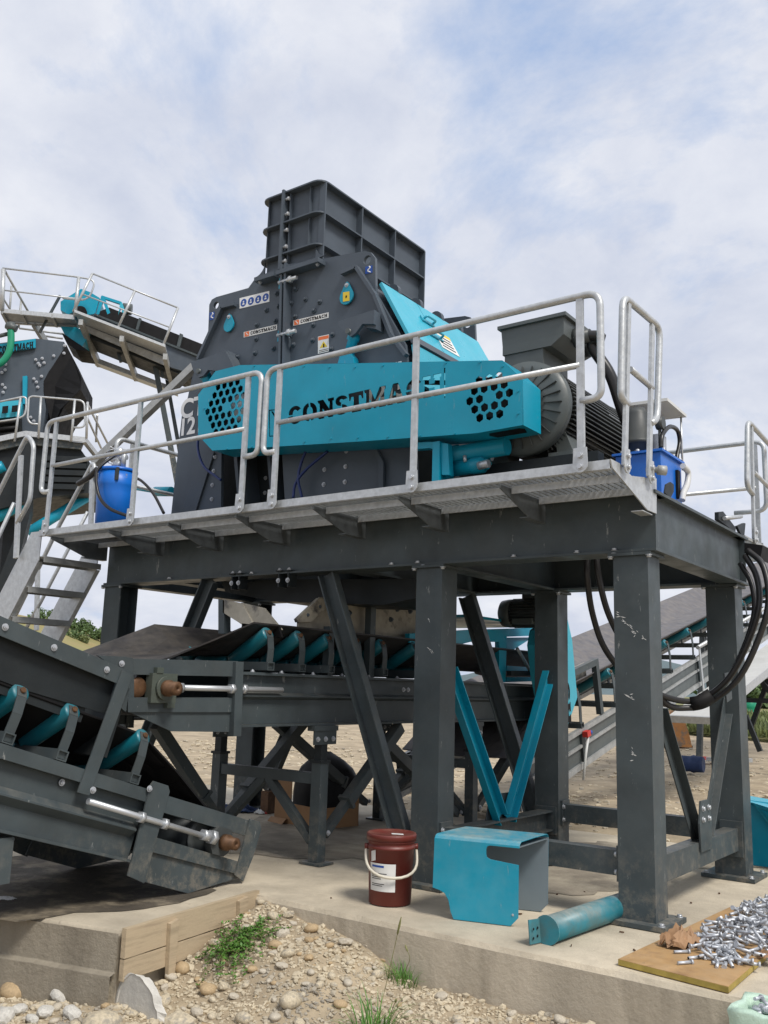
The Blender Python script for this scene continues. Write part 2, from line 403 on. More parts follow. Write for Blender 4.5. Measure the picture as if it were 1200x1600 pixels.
# ---- lettering and cut plates
def arc(cx, cy, ro, ri, a0, a1, n=10):
    A = [R(a0+(a1-a0)*i/n) for i in range(n+1)]
    return [(cx+ro[0]*math.cos(t), cy+ro[1]*math.sin(t)) for t in A]+[(cx+ri[0]*math.cos(t), cy+ri[1]*math.sin(t)) for t in reversed(A)]
GL = {
 'T': (.86, [[(0,1),(0,.62),(.10,.62),(.16,.80),(.26,.80),(.26,.17),(.14,.17),(.14,0),(.72,0),(.72,.17),(.60,.17),(.60,.80),(.70,.80),(.76,.62),(.86,.62),(.86,1)]]),
 'N': (1.0, [[(0,0),(.38,0),(.38,.16),(.30,.16),(.30,.52),(.62,0),(.92,0),(.92,.84),(1.0,.84),(1.0,1),(.62,1),(.62,.84),(.70,.84),(.70,.46),(.34,1),(0,1),(0,.84),(.08,.84),(.08,.16),(0,.16)]]),
 'M': (1.22, [[(0,0),(.38,0),(.38,.16),(.30,.16),(.30,.52),(.52,0),(.66,0),(.88,.52),(.88,.16),(.80,.16),(.80,0),(1.22,0),(1.22,.16),(1.14,.16),(1.14,.84),(1.22,.84),(1.22,1),(.88,1),(.61,.42),(.34,1),(0,1),(0,.84),(.08,.84),(.08,.16),(0,.16)]]),
 'A': (1.0, [[(0,0),(.34,0),(.34,.16),(.29,.16),(.32,.27),(.56,.27),(.60,.16),(.54,.16),(.54,0),(1.0,0),(1.0,.16),(.93,.16),(.64,1),(.36,1),(.07,.16),(0,.16)],[(.38,.43),(.51,.43),(.445,.64)]]),
 'H': (.98, [[(0,0),(.42,0),(.42,.16),(.34,.16),(.34,.42),(.62,.42),(.62,.16),(.56,.16),(.56,0),(.98,0),(.98,.16),(.90,.16),(.90,.84),(.98,.84),(.98,1),(.56,1),(.56,.84),(.62,.84),(.62,.60),(.34,.60),(.34,.84),(.42,.84),(.42,1),(0,1),(0,.84),(.08,.84),(.08,.16),(0,.16)]]),
 'C': (.86, [arc(.46,.5,(.46,.5),(.16,.29),36,174), arc(.46,.5,(.46,.5),(.16,.29),186,324)]),
 'O': (.94, [arc(.47,.5,(.47,.5),(.17,.29),97,263), arc(.47,.5,(.47,.5),(.17,.29),-83,83)]),
 'S': (.78, [arc(.39,.73,(.38,.27),(.10,.085),14,266), arc(.39,.27,(.38,.27),(.10,.085),194,446)]),
}
def word(txt, gap=.05):
    x = 0; o = []
    for c in txt:
        w, P = GL[c]
        o += [[(x+a, b) for a, b in p] for p in P]; x += w+gap
    return o, x-gap
def flat_from(loops, thick=0, bev=0):
    """fill nested outlines (even-odd) into one flat mesh"""
    cu = bpy.data.curves.new('c', 'CURVE'); cu.dimensions = '2D'; cu.fill_mode = 'BOTH'; cu.extrude = thick/2
    for lp in loops:
        sp = cu.splines.new('POLY'); sp.points.add(len(lp)-1); sp.use_cyclic_u = True
        for i, (x, y) in enumerate(lp): sp.points[i].co = (x, y, 0, 1)
    return _curve_mesh(cu)
def text_mesh(txt, bold=.0, size=1.0, thick=0):
    cu = bpy.data.curves.new('t', 'FONT'); cu.body = txt; cu.size = size; cu.offset = bold; cu.extrude = thick/2
    return _curve_mesh(cu)
def _curve_mesh(cu):
    o = bpy.data.objects.new('tmp', cu); COL.objects.link(o)
    dg = bpy.context.evaluated_depsgraph_get(); dg.update()
    me = bpy.data.meshes.new_from_object(o.evaluated_get(dg))
    COL.objects.unlink(o); bpy.data.objects.remove(o); bpy.data.curves.remove(cu)
    return me
def lay(me, O, U, Vv, Nn=None):                                 # place a flat mesh: x along U, y along Vv
    O, U, Vv = V(O), V(U), V(Vv); Nn = V(Nn) if Nn else U.cross(Vv).normalized()
    b = B(); b.bm.from_mesh(me)
    for v in b.bm.verts: v.co = O+U*v.co.x+Vv*v.co.y+Nn*v.co.z
    bpy.data.meshes.remove(me)
    return b
def fit_word(txt, quad, gap=.05):
    """fill a quad (bl, br, tr, tl) on a plane with the word"""
    loops, w = word(txt, gap); bl, br, tr, tl = [V(p) for p in quad]
    L = []
    for lp in loops: L.append([(x/w, y) for x, y in lp])
    me = flat_from(L, 0); b = B(); b.bm.from_mesh(me); bpy.data.meshes.remove(me)
    for v in b.bm.verts:
        u, t = v.co.x, v.co.y
        v.co = (bl*(1-u)+br*u)*(1-t)+(tl*(1-u)+tr*u)*t
    return b

# ================================================================== GROUND
def lerp_tab(x, tab):
    if x <= tab[0][0]: return tab[0][1]
    for (a, u), (b, v) in zip(tab, tab[1:]):
        if x <= b: return u+(v-u)*(x-a)/(b-a)
    return tab[-1][1]
FACE = [(-4.4, -.06), (-4.15, -.035), (-3.92, -.063), (-3.66, -.087), (-3.39, -.138), (-3.18, -.205), (-2.95, -.285), (-2.5, -.275), (-2.1, -.26), (-1.3, -.28), (3, -.3)]
def sstep(t): t = max(0, min(1, t)); return t*t*(3-2*t)
def gz(x, y):
    """height of the loose ground"""
    d = math.hypot(x, y)
    if y > 4.62 and y < 8.7 and -9.2 < x < 3.2: return -.5
    if y >= 8.7 or x > 3.2 or x < -9.2 and y > 3:
        t = .5+.5*noise.noise(V((x*.06, y*.06, 3)))
        return -.06+.05*noise.noise(V((x*.9, y*.9, 0)))*(1 if d < 60 else 0)+(.12*t-.04 if d < 200 else 0)
    f = lerp_tab(x, FACE); s = sstep((4.5-y)/1.1)
    if x < -4.12: f = -.36
    z = f*(1-s)+(-.37)*s
    z += .03*noise.noise(V((x*2.3, y*2.3, 1)))+.016*noise.noise(V((x*7, y*7, 5)))+.008*noise.noise(V((x*19, y*19, 9)))
    return min(z, -.02)
def axis(a0, a1, st, far):
    xs = []; x = a0
    while x <= a1+1e-6: xs.append(x); x += st
    lo, hi = xs[0], xs[-1]; s = st
    L_ = []; 
    while lo > -far: s *= 1.22; lo -= s; L_.append(lo)
    s = st; H_ = []
    while hi < far: s *= 1.22; hi += s; H_.append(hi)
    return L_[::-1]+xs+H_
xs = axis(-5.6, -.8, .028, 2600); ys = axis(2.2, 4.62, .028, 2600)
g = B(); grid = [[g.bm.verts.new((x, y, gz(x, y))) for x in xs] for y in ys]
for j in range(len(ys)-1):
    for i in range(len(xs)-1): g.face([grid[j][i], grid[j][i+1], grid[j+1][i+1], grid[j+1][i]], True)
put('ground', g, 'dirt', kind='structure')
# concrete pad with a rough poured edge
edge = [(-4.13, 3.40), (-4.27, 4.50)]
x = -4.2
while x < 3.2: edge.append((x+.06, 4.5+.006*noise.noise(V((x*2.2, 0, 2)))+.003*noise.noise(V((x*9, 0, 2))))); x += .05
edge += [(3.2, 8.62), (-9.2, 8.62), (-9.2, 2.1), (-4.92, 3.2)]
pb = B()
top = [V((a, b, .0)) for a, b in edge]
pb.prism([p-V((0, 0, .6)) for p in top], (0, 0, .575))
n_ = len(top); c_ = V((sum(p.x for p in top)/n_, 5.4, 0))
# chamfered, slightly crumbled arris
A_ = pb.verts([p-V((0, 0, .025)) for p in top])
inner = []
for i, p in enumerate(top):
    k = .012+.02*max(0, noise.noise(V((p.x*9, p.y*9, 4))))
    q = p.copy()
    if p.y < 4.6 and p.x > -4.2: q.y += k
    elif p.y <= 3.5: q.y += k
    inner.append(q)
B_ = pb.verts(inner)
for i in range(n_): pb.face([A_[i], A_[(i+1) % n_], B_[(i+1) % n_], B_[i]])
pb.face(B_)
pad = put('pavement_slab', pb, 'conc', kind='structure')
wb = B()                                                       # the formed vertical faces stand 4 mm proud
fe = [p for p in top if p.y < 4.56 and p.x > -4.28]
wb.loft([[(a.x, a.y-.004, -.6), (a.x, a.y-.004+.006*noise.noise(V((a.x*2, 5, 1))), -.3), (a.x, a.y-.004, -.026)] for a in fe[1:]], closed=False)
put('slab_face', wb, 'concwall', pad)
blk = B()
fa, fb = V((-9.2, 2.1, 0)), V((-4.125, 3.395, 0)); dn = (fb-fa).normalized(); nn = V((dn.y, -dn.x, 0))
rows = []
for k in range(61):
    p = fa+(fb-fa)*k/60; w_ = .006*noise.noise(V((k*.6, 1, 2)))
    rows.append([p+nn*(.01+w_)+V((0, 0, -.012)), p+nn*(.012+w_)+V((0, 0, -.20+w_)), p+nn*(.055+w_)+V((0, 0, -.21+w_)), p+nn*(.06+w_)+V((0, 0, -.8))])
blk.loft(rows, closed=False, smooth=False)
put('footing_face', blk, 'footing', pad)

# ================================================================== STEEL SUPPORT FRAME
fr = thing('support_frame', 'tall dark grey steel column frame carrying the crusher above the concrete slab', 'steel frame', (-4.6, 6.4, 0))
XC = [(-7.19, -6.96), (-3.68, -3.465), (-2.21, -1.99)]
for (x0, x1) in XC:
    for (y0, y1) in ((5.43, 5.63), (7.27, 7.47)):
        cx, cy = (x0+x1)/2, (y0+y1)/2
        b = B()
        if x0 < -7: b.ibeam((cx, cy, .03), (cx, cy, 2.135), y1-y0 if False else x1-x0, y1-y0, .014, .01, upv=(0, 1, 0))
        else: b.box(x0, x1, y0, y1, .03, 2.135)
        put('column', b, 'frame', fr)
        put('base_plate', B().box(x0-.08, x1+.08, y0-.08, y1+.08, .004, .03), 'frame', fr)
        put('cap_plate', B().box(x0-.025, x1+.025, y0-.025, y1+.025, 2.135, 2.154), 'frame', fr)
        bolts(fr, [(x0-.012, y0-.012, 2.135), (x1+.012, y0-.012, 2.135)], (0, 0, -1))
        bolts(fr, [(x0-.05, y0-.05, .03), (x1+.05, y0-.05, .03), (x1+.05, y1+.05, .03)], (0, 0, 1))
def girder_x(y0, y1, web, x0=-7.2, x1=-1.942):
    b = B().box(x0, x1, web, web+.014, 2.172, 2.514)
    b.box(x0, x1, y0, y1, 2.156, 2.172); b.box(x0, x1, y0, y1, 2.514, 2.53)
    put('girder', b, 'frame', fr)
girder_x(5.415, 5.62, 5.45); girder_x(7.27, 7.47, 7.43)
def girder_y(x, w=.16):
    b = B().box(x-.007, x+.007, 5.465, 7.428, 2.174, 2.512)
    b.box(x-w/2, x+w/2, 5.622, 7.268, 2.156, 2.174); b.box(x-w/2, x+w/2, 5.622, 7.268, 2.512, 2.53)
    put('cross_girder', b, 'frame', fr)
for x in (-6.4, -5.72, -4.35, -3.57): girder_y(x)
b = B().box(-1.995, -1.981, 5.466, 7.428, 2.174, 2.514); b.box(-2.1, -1.93, 5.412, 7.475, 2.157, 2.174); b.box(-2.1, -1.925, 5.412, 7.475, 2.514, 2.533)
b.box(-1.98, -1.935, 7.40, 7.414, 2.174, 2.513)
put('end_girder', b, 'frame', fr)
b = B().box(-7.19, -7.176, 5.466, 7.428, 2.174, 2.514); b.box(-7.2, -7.05, 5.622, 7.268, 2.157, 2.173)
put('end_girder', b, 'frame', fr)
bolts(fr, [(x, 5.425, 2.172) for x in (-6.3, -5.3, -4.9, -3.9, -3.67, -2.9, -2.45, -2.2)], (0, 0, 1))
bolts(fr, [(-3.62, 5.425, 2.157), (-2.2, 5.425, 2.157)], (0, 0, -1))
# raking braces of the front and rear rows
def brace_x(p, q, y, m='frame'):
    put('brace', B().chan(V((p[0], y, p[1])), V((q[0], y, q[1])), .148, .07, .012, upv=(0, -1, 0)), m, fr)
brace_x((-4.55, 2.15), (-3.78, .26), 5.52); brace_x((-5.84, 2.15), (-6.80, .20), 5.52)
brace_x((-4.40, 2.15), (-3.72, .30), 7.36); brace_x((-5.84, 2.15), (-6.80, .20), 7.36)
# horizontal struts with end plates
def strut_x(x0, x1, y, z):
    put('strut', B().box(x0+.02, x1-.02, y, y+.10, z, z+.14), 'frame', fr)
    for x in (x0, x1):
        s = 1 if x == x0 else -1
        put('end_plate', B().box(min(x, x+s*.018), max(x, x+s*.018), y-.02, y+.12, z-.03, z+.17), 'frame', fr)
        bolts(fr, [(x+s*.018, y-.005, z+.02), (x+s*.018, y-.005, z+.12)], (s, 0, 0))
strut_x(-3.465, -2.21, 5.47, .25); strut_x(-3.465, -2.21, 7.33, .25)
def strut_y(x, z, h=.16):
    put('strut', B().ibeam((x, 5.65, z), (x, 7.25, z), .13, h, .012, .01), 'frame', fr)
    for y in (5.632, 7.25): put('end_plate', B().box(x-.09, x+.09, y, y+.018, z-h/2-.03, z+h/2+.03), 'frame', fr)
strut_y(-3.57, .26)
put('strut', B().box(-2.13, -2.03, 5.65, 7.25, .205, .36), 'frame', fr)
for y in (5.632, 7.25): put('end_plate', B().box(-2.16, -2.0, y, y+.018, .16, .41), 'frame', fr)
# V bracing: grey at the right end, teal in the middle bay
for a, c in ((V((-2.100,5.936,1.125)), V((-2.100,6.546,0.326))), (V((-2.100,7.497,1.494)), V((-2.100,6.682,0.311)))):
    put('brace', B().angle(a+(a-c)*.12 if a.y < 6.3 else a, c, .08, .06, .008, upv=(1, 0, 0)), 'frame', fr)
put('gusset_plate', B().prism([(-2.028, 6.36, .30), (-2.028, 6.58, .30), (-2.028, 6.60, .50), (-2.028, 6.53, .62), (-2.028, 6.38, .62), (-2.028, 6.34, .48)], (.012, 0, 0)), 'frame', fr)
bolts(fr, [(-2.016, 6.41, .50), (-2.016, 6.41, .57), (-2.016, 6.53, .50), (-2.016, 6.53, .57)], (1, 0, 0))
for a, c in (((5.68, 1.42), (6.44, .34)), ((7.25, 1.44), (6.57, .34))):
    put('brace', B().chan((-3.57, a[0], a[1]), (-3.57, c[0], c[1]), .13, .06, .008, upv=(1, 0, 0)), 'teal', fr, label='teal painted channel brace')
put('gusset_plate', B().prism([(-3.60, 6.3, .34), (-3.60, 6.72, .34), (-3.60, 6.66, .52), (-3.60, 6.36, .52)], (.012, 0, 0)), 'frame', fr)
# scuffs through the paint on the near corner column
sc_ = B(); r_ = random.Random(4)
for q, n_s in (((-2.187,5.430,1.786), 3), ((-2.159,5.430,1.754), 3), ((-2.127,5.430,1.718), 4), ((-2.080,5.430,1.668), 5), ((-2.037,5.430,1.633), 4), ((-2.116,5.430,1.273), 7), ((-2.111,5.430,0.946), 6), ((-3.579,5.430,1.771), 3), ((-3.547,5.430,1.562), 4)):
    for k in range(n_s):
        x, z = q[0]+r_.gauss(0, .012), q[2]+r_.gauss(0, .012); l, a = r_.uniform(.006, .02), r_.gauss(-.4, .4)
        sc_.prism([(x-l*math.cos(a), 5.4297, z-l*math.sin(a)), (x, 5.4297, z-.003), (x+l*math.cos(a), 5.4297, z+l*math.sin(a)), (x, 5.4297, z+.002)], (0, -.0004, 0))
put('paint_scuff', sc_, 'paper', fr, kind='stuff')
# clip brackets under the front girder
for x in (-5.50, -5.42, -4.98, -4.88):
    put('clip', B().box(x-.006, x+.006, 5.40, 5.50, 2.05, 2.155).box(x-.03, x+.03, 5.395, 5.45, 2.172, 2.182), 'dark', fr)
bolts(fr, [(-5.50, 5.41, 2.182), (-5.42, 5.41, 2.182), (-4.98, 5.41, 2.182), (-4.88, 5.41, 2.182)], (0, 0, 1), SBOLT)
bolts(fr, [(-5.50, 5.40, 2.10), (-5.42, 5.40, 2.10), (-4.98, 5.40, 2.10), (-4.88, 5.40, 2.10)], (0, -1, 0), SBOLT)

# ================================================================== FRONT WALKWAY
wk = thing('front_walkway', 'galvanised grating walkway on brackets along the front of the frame', 'walkway', (-4.6, 5.1, 2.53))
put('kick_plate', B().box(-7.31, -1.95, 4.764, 4.77, 2.528, 2.582).box(-7.31, -1.95, 4.771, 4.79, 2.524, 2.53), 'galv', wk)
put('edge_rail', B().box(-7.31, -1.95, 5.424, 5.43, 2.53, 2.58), 'galv', wk)
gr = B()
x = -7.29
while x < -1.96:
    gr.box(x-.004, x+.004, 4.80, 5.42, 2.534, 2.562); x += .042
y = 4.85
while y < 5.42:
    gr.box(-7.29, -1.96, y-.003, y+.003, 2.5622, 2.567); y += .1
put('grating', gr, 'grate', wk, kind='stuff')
for y, z0 in ((4.93, 2.485), (5.30, 2.485)):
    b = B()
    xs_ = [-7.18, -6.38, -5.64, -4.89, -4.14, -3.41, -2.665, -1.95]
    for a, c in zip(xs_, xs_[1:]): b.box(a+.012, c-.012, y, y+.006, z0, 2.531).box(a+.012, c-.012, y+.007, y+.05, 2.525, 2.531)
    put('support_angle', b, 'galv', wk)
for x in [-7.18, -6.38, -5.64, -4.89, -4.14, -3.41, -2.665]:
    b = B().prism([(x-.004, 4.80, 2.522), (x-.004, 5.413, 2.522), (x-.004, 5.413, 2.385), (x-.004, 5.17, 2.385), (x-.004, 4.80, 2.50)], (.008, 0, 0))
    b.prism([(x-.06, 5.172, 2.379), (x-.06, 5.413, 2.379), (x-.06, 5.413, 2.385), (x-.06, 5.172, 2.385)], (.064, 0, 0))
    put('bracket', b, 'bracket', wk)
put('end_plate', B().prism([(-1.946,4.750,2.580),(-1.946,4.879,2.582),(-1.946,5.060,2.545),(-1.946,5.474,2.613),(-1.946,5.459,2.389),(-1.946,5.307,2.386),(-1.946,4.775,2.534)], (.008, 0, 0)).box(-2.02, -1.947, 5.25, 5.41, 2.372, 2.378), 'galv', wk)

RT = .0215
def rail_thing(name, label, paths, posts, mids, loc, post_w=(.042, .022), group='galvanised guard railings', r=RT):
    t = thing(name, label, 'railing', loc, group)
    for p in paths: put('top_rail', B().tube(rounded(p, .09, 6), r, 12), 'galv', t)
    for p in mids: put('mid_rail', B().tube(p, r*.86, 12), 'galv', t)
    for a, b_, d in posts:                                       # d: unit vector along the rail; post of flat tube, foot with two bolts
        a, b_ = V(a), V(b_); d = V(d); n = d.cross(V((0, 0, 1)))
        b = B(); b.prof(a, b_, [(-post_w[0]/2, -post_w[1]/2), (post_w[0]/2, -post_w[1]/2), (post_w[0]/2, post_w[1]/2), (-post_w[0]/2, post_w[1]/2)], upv=n)
        po = put('post', b, 'galv', t)
        f = B(); pts = [a+d*(.045*math.cos(PI+PI*k/8))+V((0, 0, .045*math.sin(PI+PI*k/8))) for k in range(9)]+[a+d*.04+V((0, 0, .10)), a-d*.04+V((0, 0, .10))]
        side = -n if n.dot(V((0, -a.y, 0))) < 0 and abs(n.y) > .5 else n
        if abs(n.x) > .5: side = V((1, 0, 0))
        f.prism([p+side*(post_w[1]/2) for p in pts], side*.008)
        put('foot', f, 'galv', po)
        for dz in (-.01, .055): inst('bolt', BOLT, po, a+side*(post_w[1]/2+.008)+V((0, 0, dz)), q_z(side))
    return t
ZT, ZM, ZB = 3.578, 3.155, 2.94
yk = 4.745
def post(x): return ((x, yk, 2.56), (x, yk, ZT-.015), (1, 0, 0))
rail_thing('guard_railing', 'long guard railing at the stair end of the front walkway, before the blue drum', [[(-7.18, yk, ZB-.02), (-7.315, yk, ZB-.02), (-7.315, yk, ZT), (-4.645, yk, ZT), (-4.645, yk, ZB), (-4.78, yk, ZB)]],
           [post(-7.18), post(-6.02), post(-4.785)], [[(-7.18, yk, ZM), (-4.785, yk, ZM)]], (-6, yk, 2.53))
rail_thing('guard_railing', 'guard railing running in front of the teal belt guard and motor', [[(-4.465, yk, ZB), (-4.59, yk, ZB), (-4.59, yk, ZT), (-1.985, yk, ZT), (-1.985, yk, ZB), (-2.11, yk, ZB)]],
           [post(-4.465), post(-3.26), post(-2.11)], [[(-4.465, yk, ZM), (-2.11, yk, ZM)]], (-3.2, yk, 2.53))
xe = -1.925
rail_thing('guard_railing', 'short railing closing the walkway end beside the big grey motor', [[(-1.925,4.988,2.959),(-1.925,4.881,2.965),(-1.925,4.941,3.612),(-1.925,5.568,3.628),(-1.925,5.476,2.992),(-1.925,5.350,2.931)]],
           [((-1.925,4.920,2.574), (-1.925,5.031,3.613), (0, 1, 0)), ((-1.925,5.306,2.588), (-1.925,5.427,3.597), (0, 1, 0))],
           [[(-1.925,5.039,3.186),(-1.925,5.399,3.174)]], (xe, 5.1, 2.53))
rail_thing('guard_railing', 'railing across the far left end of the deck behind the blue drum', [[(-7.2, 5.43, 2.62), (-7.2, 5.43, ZT), (-7.2, 7.5, ZT)], ],
           [((-7.2, 5.62, 2.56), (-7.2, 5.62, ZT-.02), (0, 1, 0)), ((-7.2, 6.6, 2.56), (-7.2, 6.6, ZT-.02), (0, 1, 0))], [[(-7.2, 5.62, ZM), (-7.2, 7.5, ZM)]], (-7.2, 6.3, 2.53))
yr = 8.5
rail_thing('guard_railing', 'rear walkway railing seen beyond the blue hydraulic tank', [[(-6.5, yr, ZT), (-2.02, yr, ZT), (-2.02, yr, ZB), (-2.3, yr, ZB)]],
           [((-5.4, yr, 2.55), (-5.4, yr, ZT-.02), (1, 0, 0)), ((-2.1, yr, 2.55), (-2.1, yr, ZT-.02), (1, 0, 0))], [[(-6.5, yr, ZM), (-2.1, yr, ZM)]], (-4, yr, 2.53))
rail_thing('guard_railing', 'end railing of the rear walkway at the far right corner of the frame', [[(-1.950,7.764,2.944),(-1.950,7.597,2.976),(-1.950,7.706,3.557),(-1.950,9.003,3.477),(-1.950,8.901,2.989)]],
           [((-1.950,7.741,2.568), (-1.950,7.824,3.559), (0, 1, 0)), ((-1.950,8.712,2.537), (-1.950,8.901,3.461), (0, 1, 0))],
           [[(-1.950,7.835,3.142),(-1.950,8.845,3.069)]], (-1.95, 8, 2.53))
rw = thing('rear_walkway', 'narrow galvanised walkway hung on the rear side of the frame', 'walkway', (-4.6, 8, 2.53))
b = B(); x = -6.5
put('deck', B().box(-6.5, -1.95, 7.48, 8.54, 2.535, 2.56), 'galv_dull', rw)
put('kick_plate', B().box(-6.5, -1.95, 8.541, 8.547, 2.52, 2.60), 'galv', rw)
for x in (-6.4, -5.2, -4.0, -2.8, -1.96): put('bracket', B().prism([(x, 7.476, 2.53), (x, 8.5, 2.53), (x, 8.5, 2.50), (x, 7.75, 2.38), (x, 7.476, 2.38)], (.008, 0, 0)), 'frame', rw)

# ================================================================== STAIRS
st = thing('access_stairs', 'steep galvanised stair climbing from the ground to the left end of the walkway', 'stairs', (-8.2, 5.1, 0))
SL = 1.36
sd_ = V((-1, 0, -SL)).normalized(); sn_ = V((SL, 0, -1)).normalized()
for y in (4.78, 5.40):
    t0 = V((-7.315, y, 2.575)); e = t0+sd_*3.16
    pr = [t0+V((.02, 0, 0)), t0+V((-.14, 0, 0)), e+V((-.14, 0, 0)), e+sn_*.17, V((-7.30, y, 2.31))]
    b = B().prism(pr, (0, .008, 0))
    for c in (0,):
        b.prism([t0+V((-.14, .009, 0)), t0+V((-.14, .05, 0)), e+V((-.14, .05, 0)), e+V((-.14, .009, 0))], V((.012, 0, -.004)))
        b.prism([V((-7.312, y+.009, 2.30)), V((-7.312, y+.045, 2.30)), e+sn_*.165+V((0, .045, 0)), e+sn_*.165+V((0, .009, 0))], V((.008, 0, 0)))
    put('stringer', b, 'galv', st)
z = 2.345; k = 0
while z > .1:
    x = -7.29-(2.345-z)/SL
    b = B().box(x-.16, x+.05, 4.79, 5.398, z-.004, z+.004); b.box(x-.165, x-.16, 4.79, 5.398, z-.045, z+.004); b.box(x+.05, x+.056, 4.79, 5.398, z-.05, z+.004)
    put('tread', b, 'galv_dull', st); z -= .262; k += 1
put('handrail', B().tube(rounded([(-7.628,4.740,2.663),(-7.463,4.740,2.862),(-7.493,4.740,3.388),(-7.613,4.740,3.496),(-7.971,4.740,3.009)]+[(-8.9, 4.74, 1.75)], .06), RT, 12), 'galv', st)
put('handrail', B().tube([(-7.714,4.740,2.862), (-8.8, 4.74, 1.20)], RT*.85, 12), 'galv', st)
put('handrail_post', B().bar((-7.590,4.740,2.343), (-7.682,4.740,3.308), .05, .028, upv=(0, 1, 0)), 'galv', st)
put('handrail', B().tube(rounded([(-7.491,5.440,3.228),(-7.553,5.440,3.383),(-8.020,5.440,2.780),(-8.366,5.440,2.262),(-8.741,5.440,1.718)], .05), RT, 12), 'galv', st)
put('handrail', B().tube([(-7.572,5.440,2.885),(-8.197,5.440,2.030),(-8.501,5.440,1.639)], RT*.85, 12), 'galv', st)
put('handrail_post', B().bar((-7.502,5.440,2.740), (-7.556,5.440,3.332), .05, .028, upv=(0, 1, 0)), 'galv', st)
put('handrail_post', B().bar((-8.224,5.440,1.745), (-8.306,5.440,2.356), .05, .028, upv=(0, 1, 0)), 'galv', st)
gb = put('diagonal_brace', B().prof((-7.624,5.500,3.392), (-6.502,5.720,4.258), [(-.036, -.036), (.036, -.036), (.036, .036), (-.036, .036)]), 'galv_dull', loc=(-7.3, 5.5, 3.5))
tag(gb, 'long pale galvanised diagonal brace rising behind the railing to the crusher corner', 'brace')

# ================================================================== IMPACT CRUSHER
YF, YB = 5.70, 7.36
cr = thing('impact_crusher', 'large anthracite impact crusher with teal side flaps and tall ribbed feed chute', 'crusher', (-5.3, 6.5, 2.53))
def at_y(pts, y): return [V((p[0], y, p[2])) for p in pts]
# upper casing: two halves of front plate, rear plate, skins between
left = [(-5.407,5.700,5.014),(-5.745,5.700,4.961),(-5.821,5.700,4.892),(-6.243,5.700,4.902),(-6.303,5.700,4.890),(-6.334,5.700,4.845),(-6.323,5.700,4.545),(-6.403,5.700,4.368),(-6.505,5.700,4.144),(-6.472,5.700,3.821),(-5.314,5.700,3.641)]
right = [(-5.407,5.700,5.014),(-4.960,5.700,4.953),(-4.467,5.700,4.898),(-4.405,5.700,4.870),(-4.356,5.700,4.806),(-4.337,5.700,4.494),(-4.025,5.700,3.980),(-3.972,5.700,3.641),(-3.966,5.700,3.431),(-5.314,5.700,3.641)]
HL, HR = (-6.240,5.700,4.817), (-4.436,5.700,4.809)
def plate_xz(outline, holes, y, t):
    lo = [[(p[0], p[2]) for p in outline]]+holes
    return lay(flat_from(lo, t), (0, y+t/2, 0), (1, 0, 0), (0, 0, 1), (0, -1, 0))
def circ(c, r, n=18): return [(c[0]+r*math.cos(2*PI*i/n), c[2]+r*math.sin(2*PI*i/n)) for i in range(n)]
put('casing_plate', plate_xz(left, [circ(HL, .036)], YF, .03), 'crusher', cr)
put('casing_plate', plate_xz(right, [circ(HR, .040)], YF, .03), 'crusher', cr)
put('casing_plate', plate_xz(left, [circ(HL, .036)], YB-.03, .03), 'crusher', cr)
put('casing_plate', plate_xz(right, [circ(HR, .040)], YB-.03, .03), 'crusher', cr)
# lower casing
lowL = [(-6.505,5.700,4.144),(-6.547,5.700,3.947),(-6.608,5.700,3.842),(-6.660,5.700,2.814),(-5.995,5.700,2.793),(-6.040,5.700,3.390),(-6.081,5.700,3.760),(-6.044,5.700,4.000)]
lowR = [(-5.298,5.700,3.294),(-5.314,5.700,3.641),(-3.966,5.700,3.431),(-3.908,5.700,3.114),(-3.882,5.700,2.610),(-5.216,5.700,2.725)]
put('lower_casing', B().prism(at_y(lowL, YF+.001), (0, .03, 0)), 'crusher', cr)
put('lower_casing', B().prism(at_y(lowR, YF+.001), (0, .03, 0)), 'crusher', cr)
b = B().prism(at_y([(-6.562,5.700,3.835),(-3.966,5.700,3.431),(-3.852,5.700,2.577),(-6.651,5.700,2.813)], 5.98), (0, 1.2, 0)); put('lower_body', b, 'dark', cr)
for q in ('364,705 372,705 382,800 374,800', '415,705 421,705 428,800 422,800'):
    pass
for pts in ([(-5.911,5.720,3.366),(-5.871,5.720,3.361),(-5.750,5.720,2.763),(-5.789,5.720,2.767)], [(-5.498,5.720,3.313),(-5.460,5.720,3.308),(-5.351,5.720,2.729),(-5.389,5.720,2.732)], [(-4.987,5.720,3.247),(-4.966,5.720,3.244),(-4.941,5.720,2.694),(-4.962,5.720,2.696)]):
    put('stiffener', B().prism(pts, (0, .26, 0)), 'crusher', cr)
b = B().prism([(-6.386,5.690,3.066),(-6.161,5.690,3.367),(-6.110,5.690,3.361),(-6.309,5.690,2.806),(-6.509,5.690,2.823)], (0, -.012, 0)); put('gusset', b, 'crusher', cr)
b = B().prism([(-4.311,5.660,3.157),(-4.254,5.660,3.150),(-4.175,5.660,3.026),(-4.166,5.660,2.627),(-4.215,5.660,2.632),(-4.224,5.660,3.021)], (0, .03, 0)); put('gusset', b, 'crusher', cr)
b = B().prism([(-3.915,5.640,3.101),(-3.879,5.640,3.097),(-3.841,5.640,2.596),(-3.870,5.640,2.598)], (0, .06, 0)); put('stiffener', b, 'crusher', cr)
# body filling between the plates
body = [(-5.403,5.700,4.951),(-5.790,5.700,4.909),(-6.173,5.700,4.795),(-6.256,5.700,4.289),(-6.498,5.700,4.079),(-6.526,5.700,3.829),(-3.966,5.700,3.431),(-4.055,5.700,3.949),(-4.386,5.700,4.574),(-4.959,5.700,4.922)]
put('body', B().prism(at_y(body, YF+.031), (0, YB-YF-.062, 0)), 'crusher', cr)
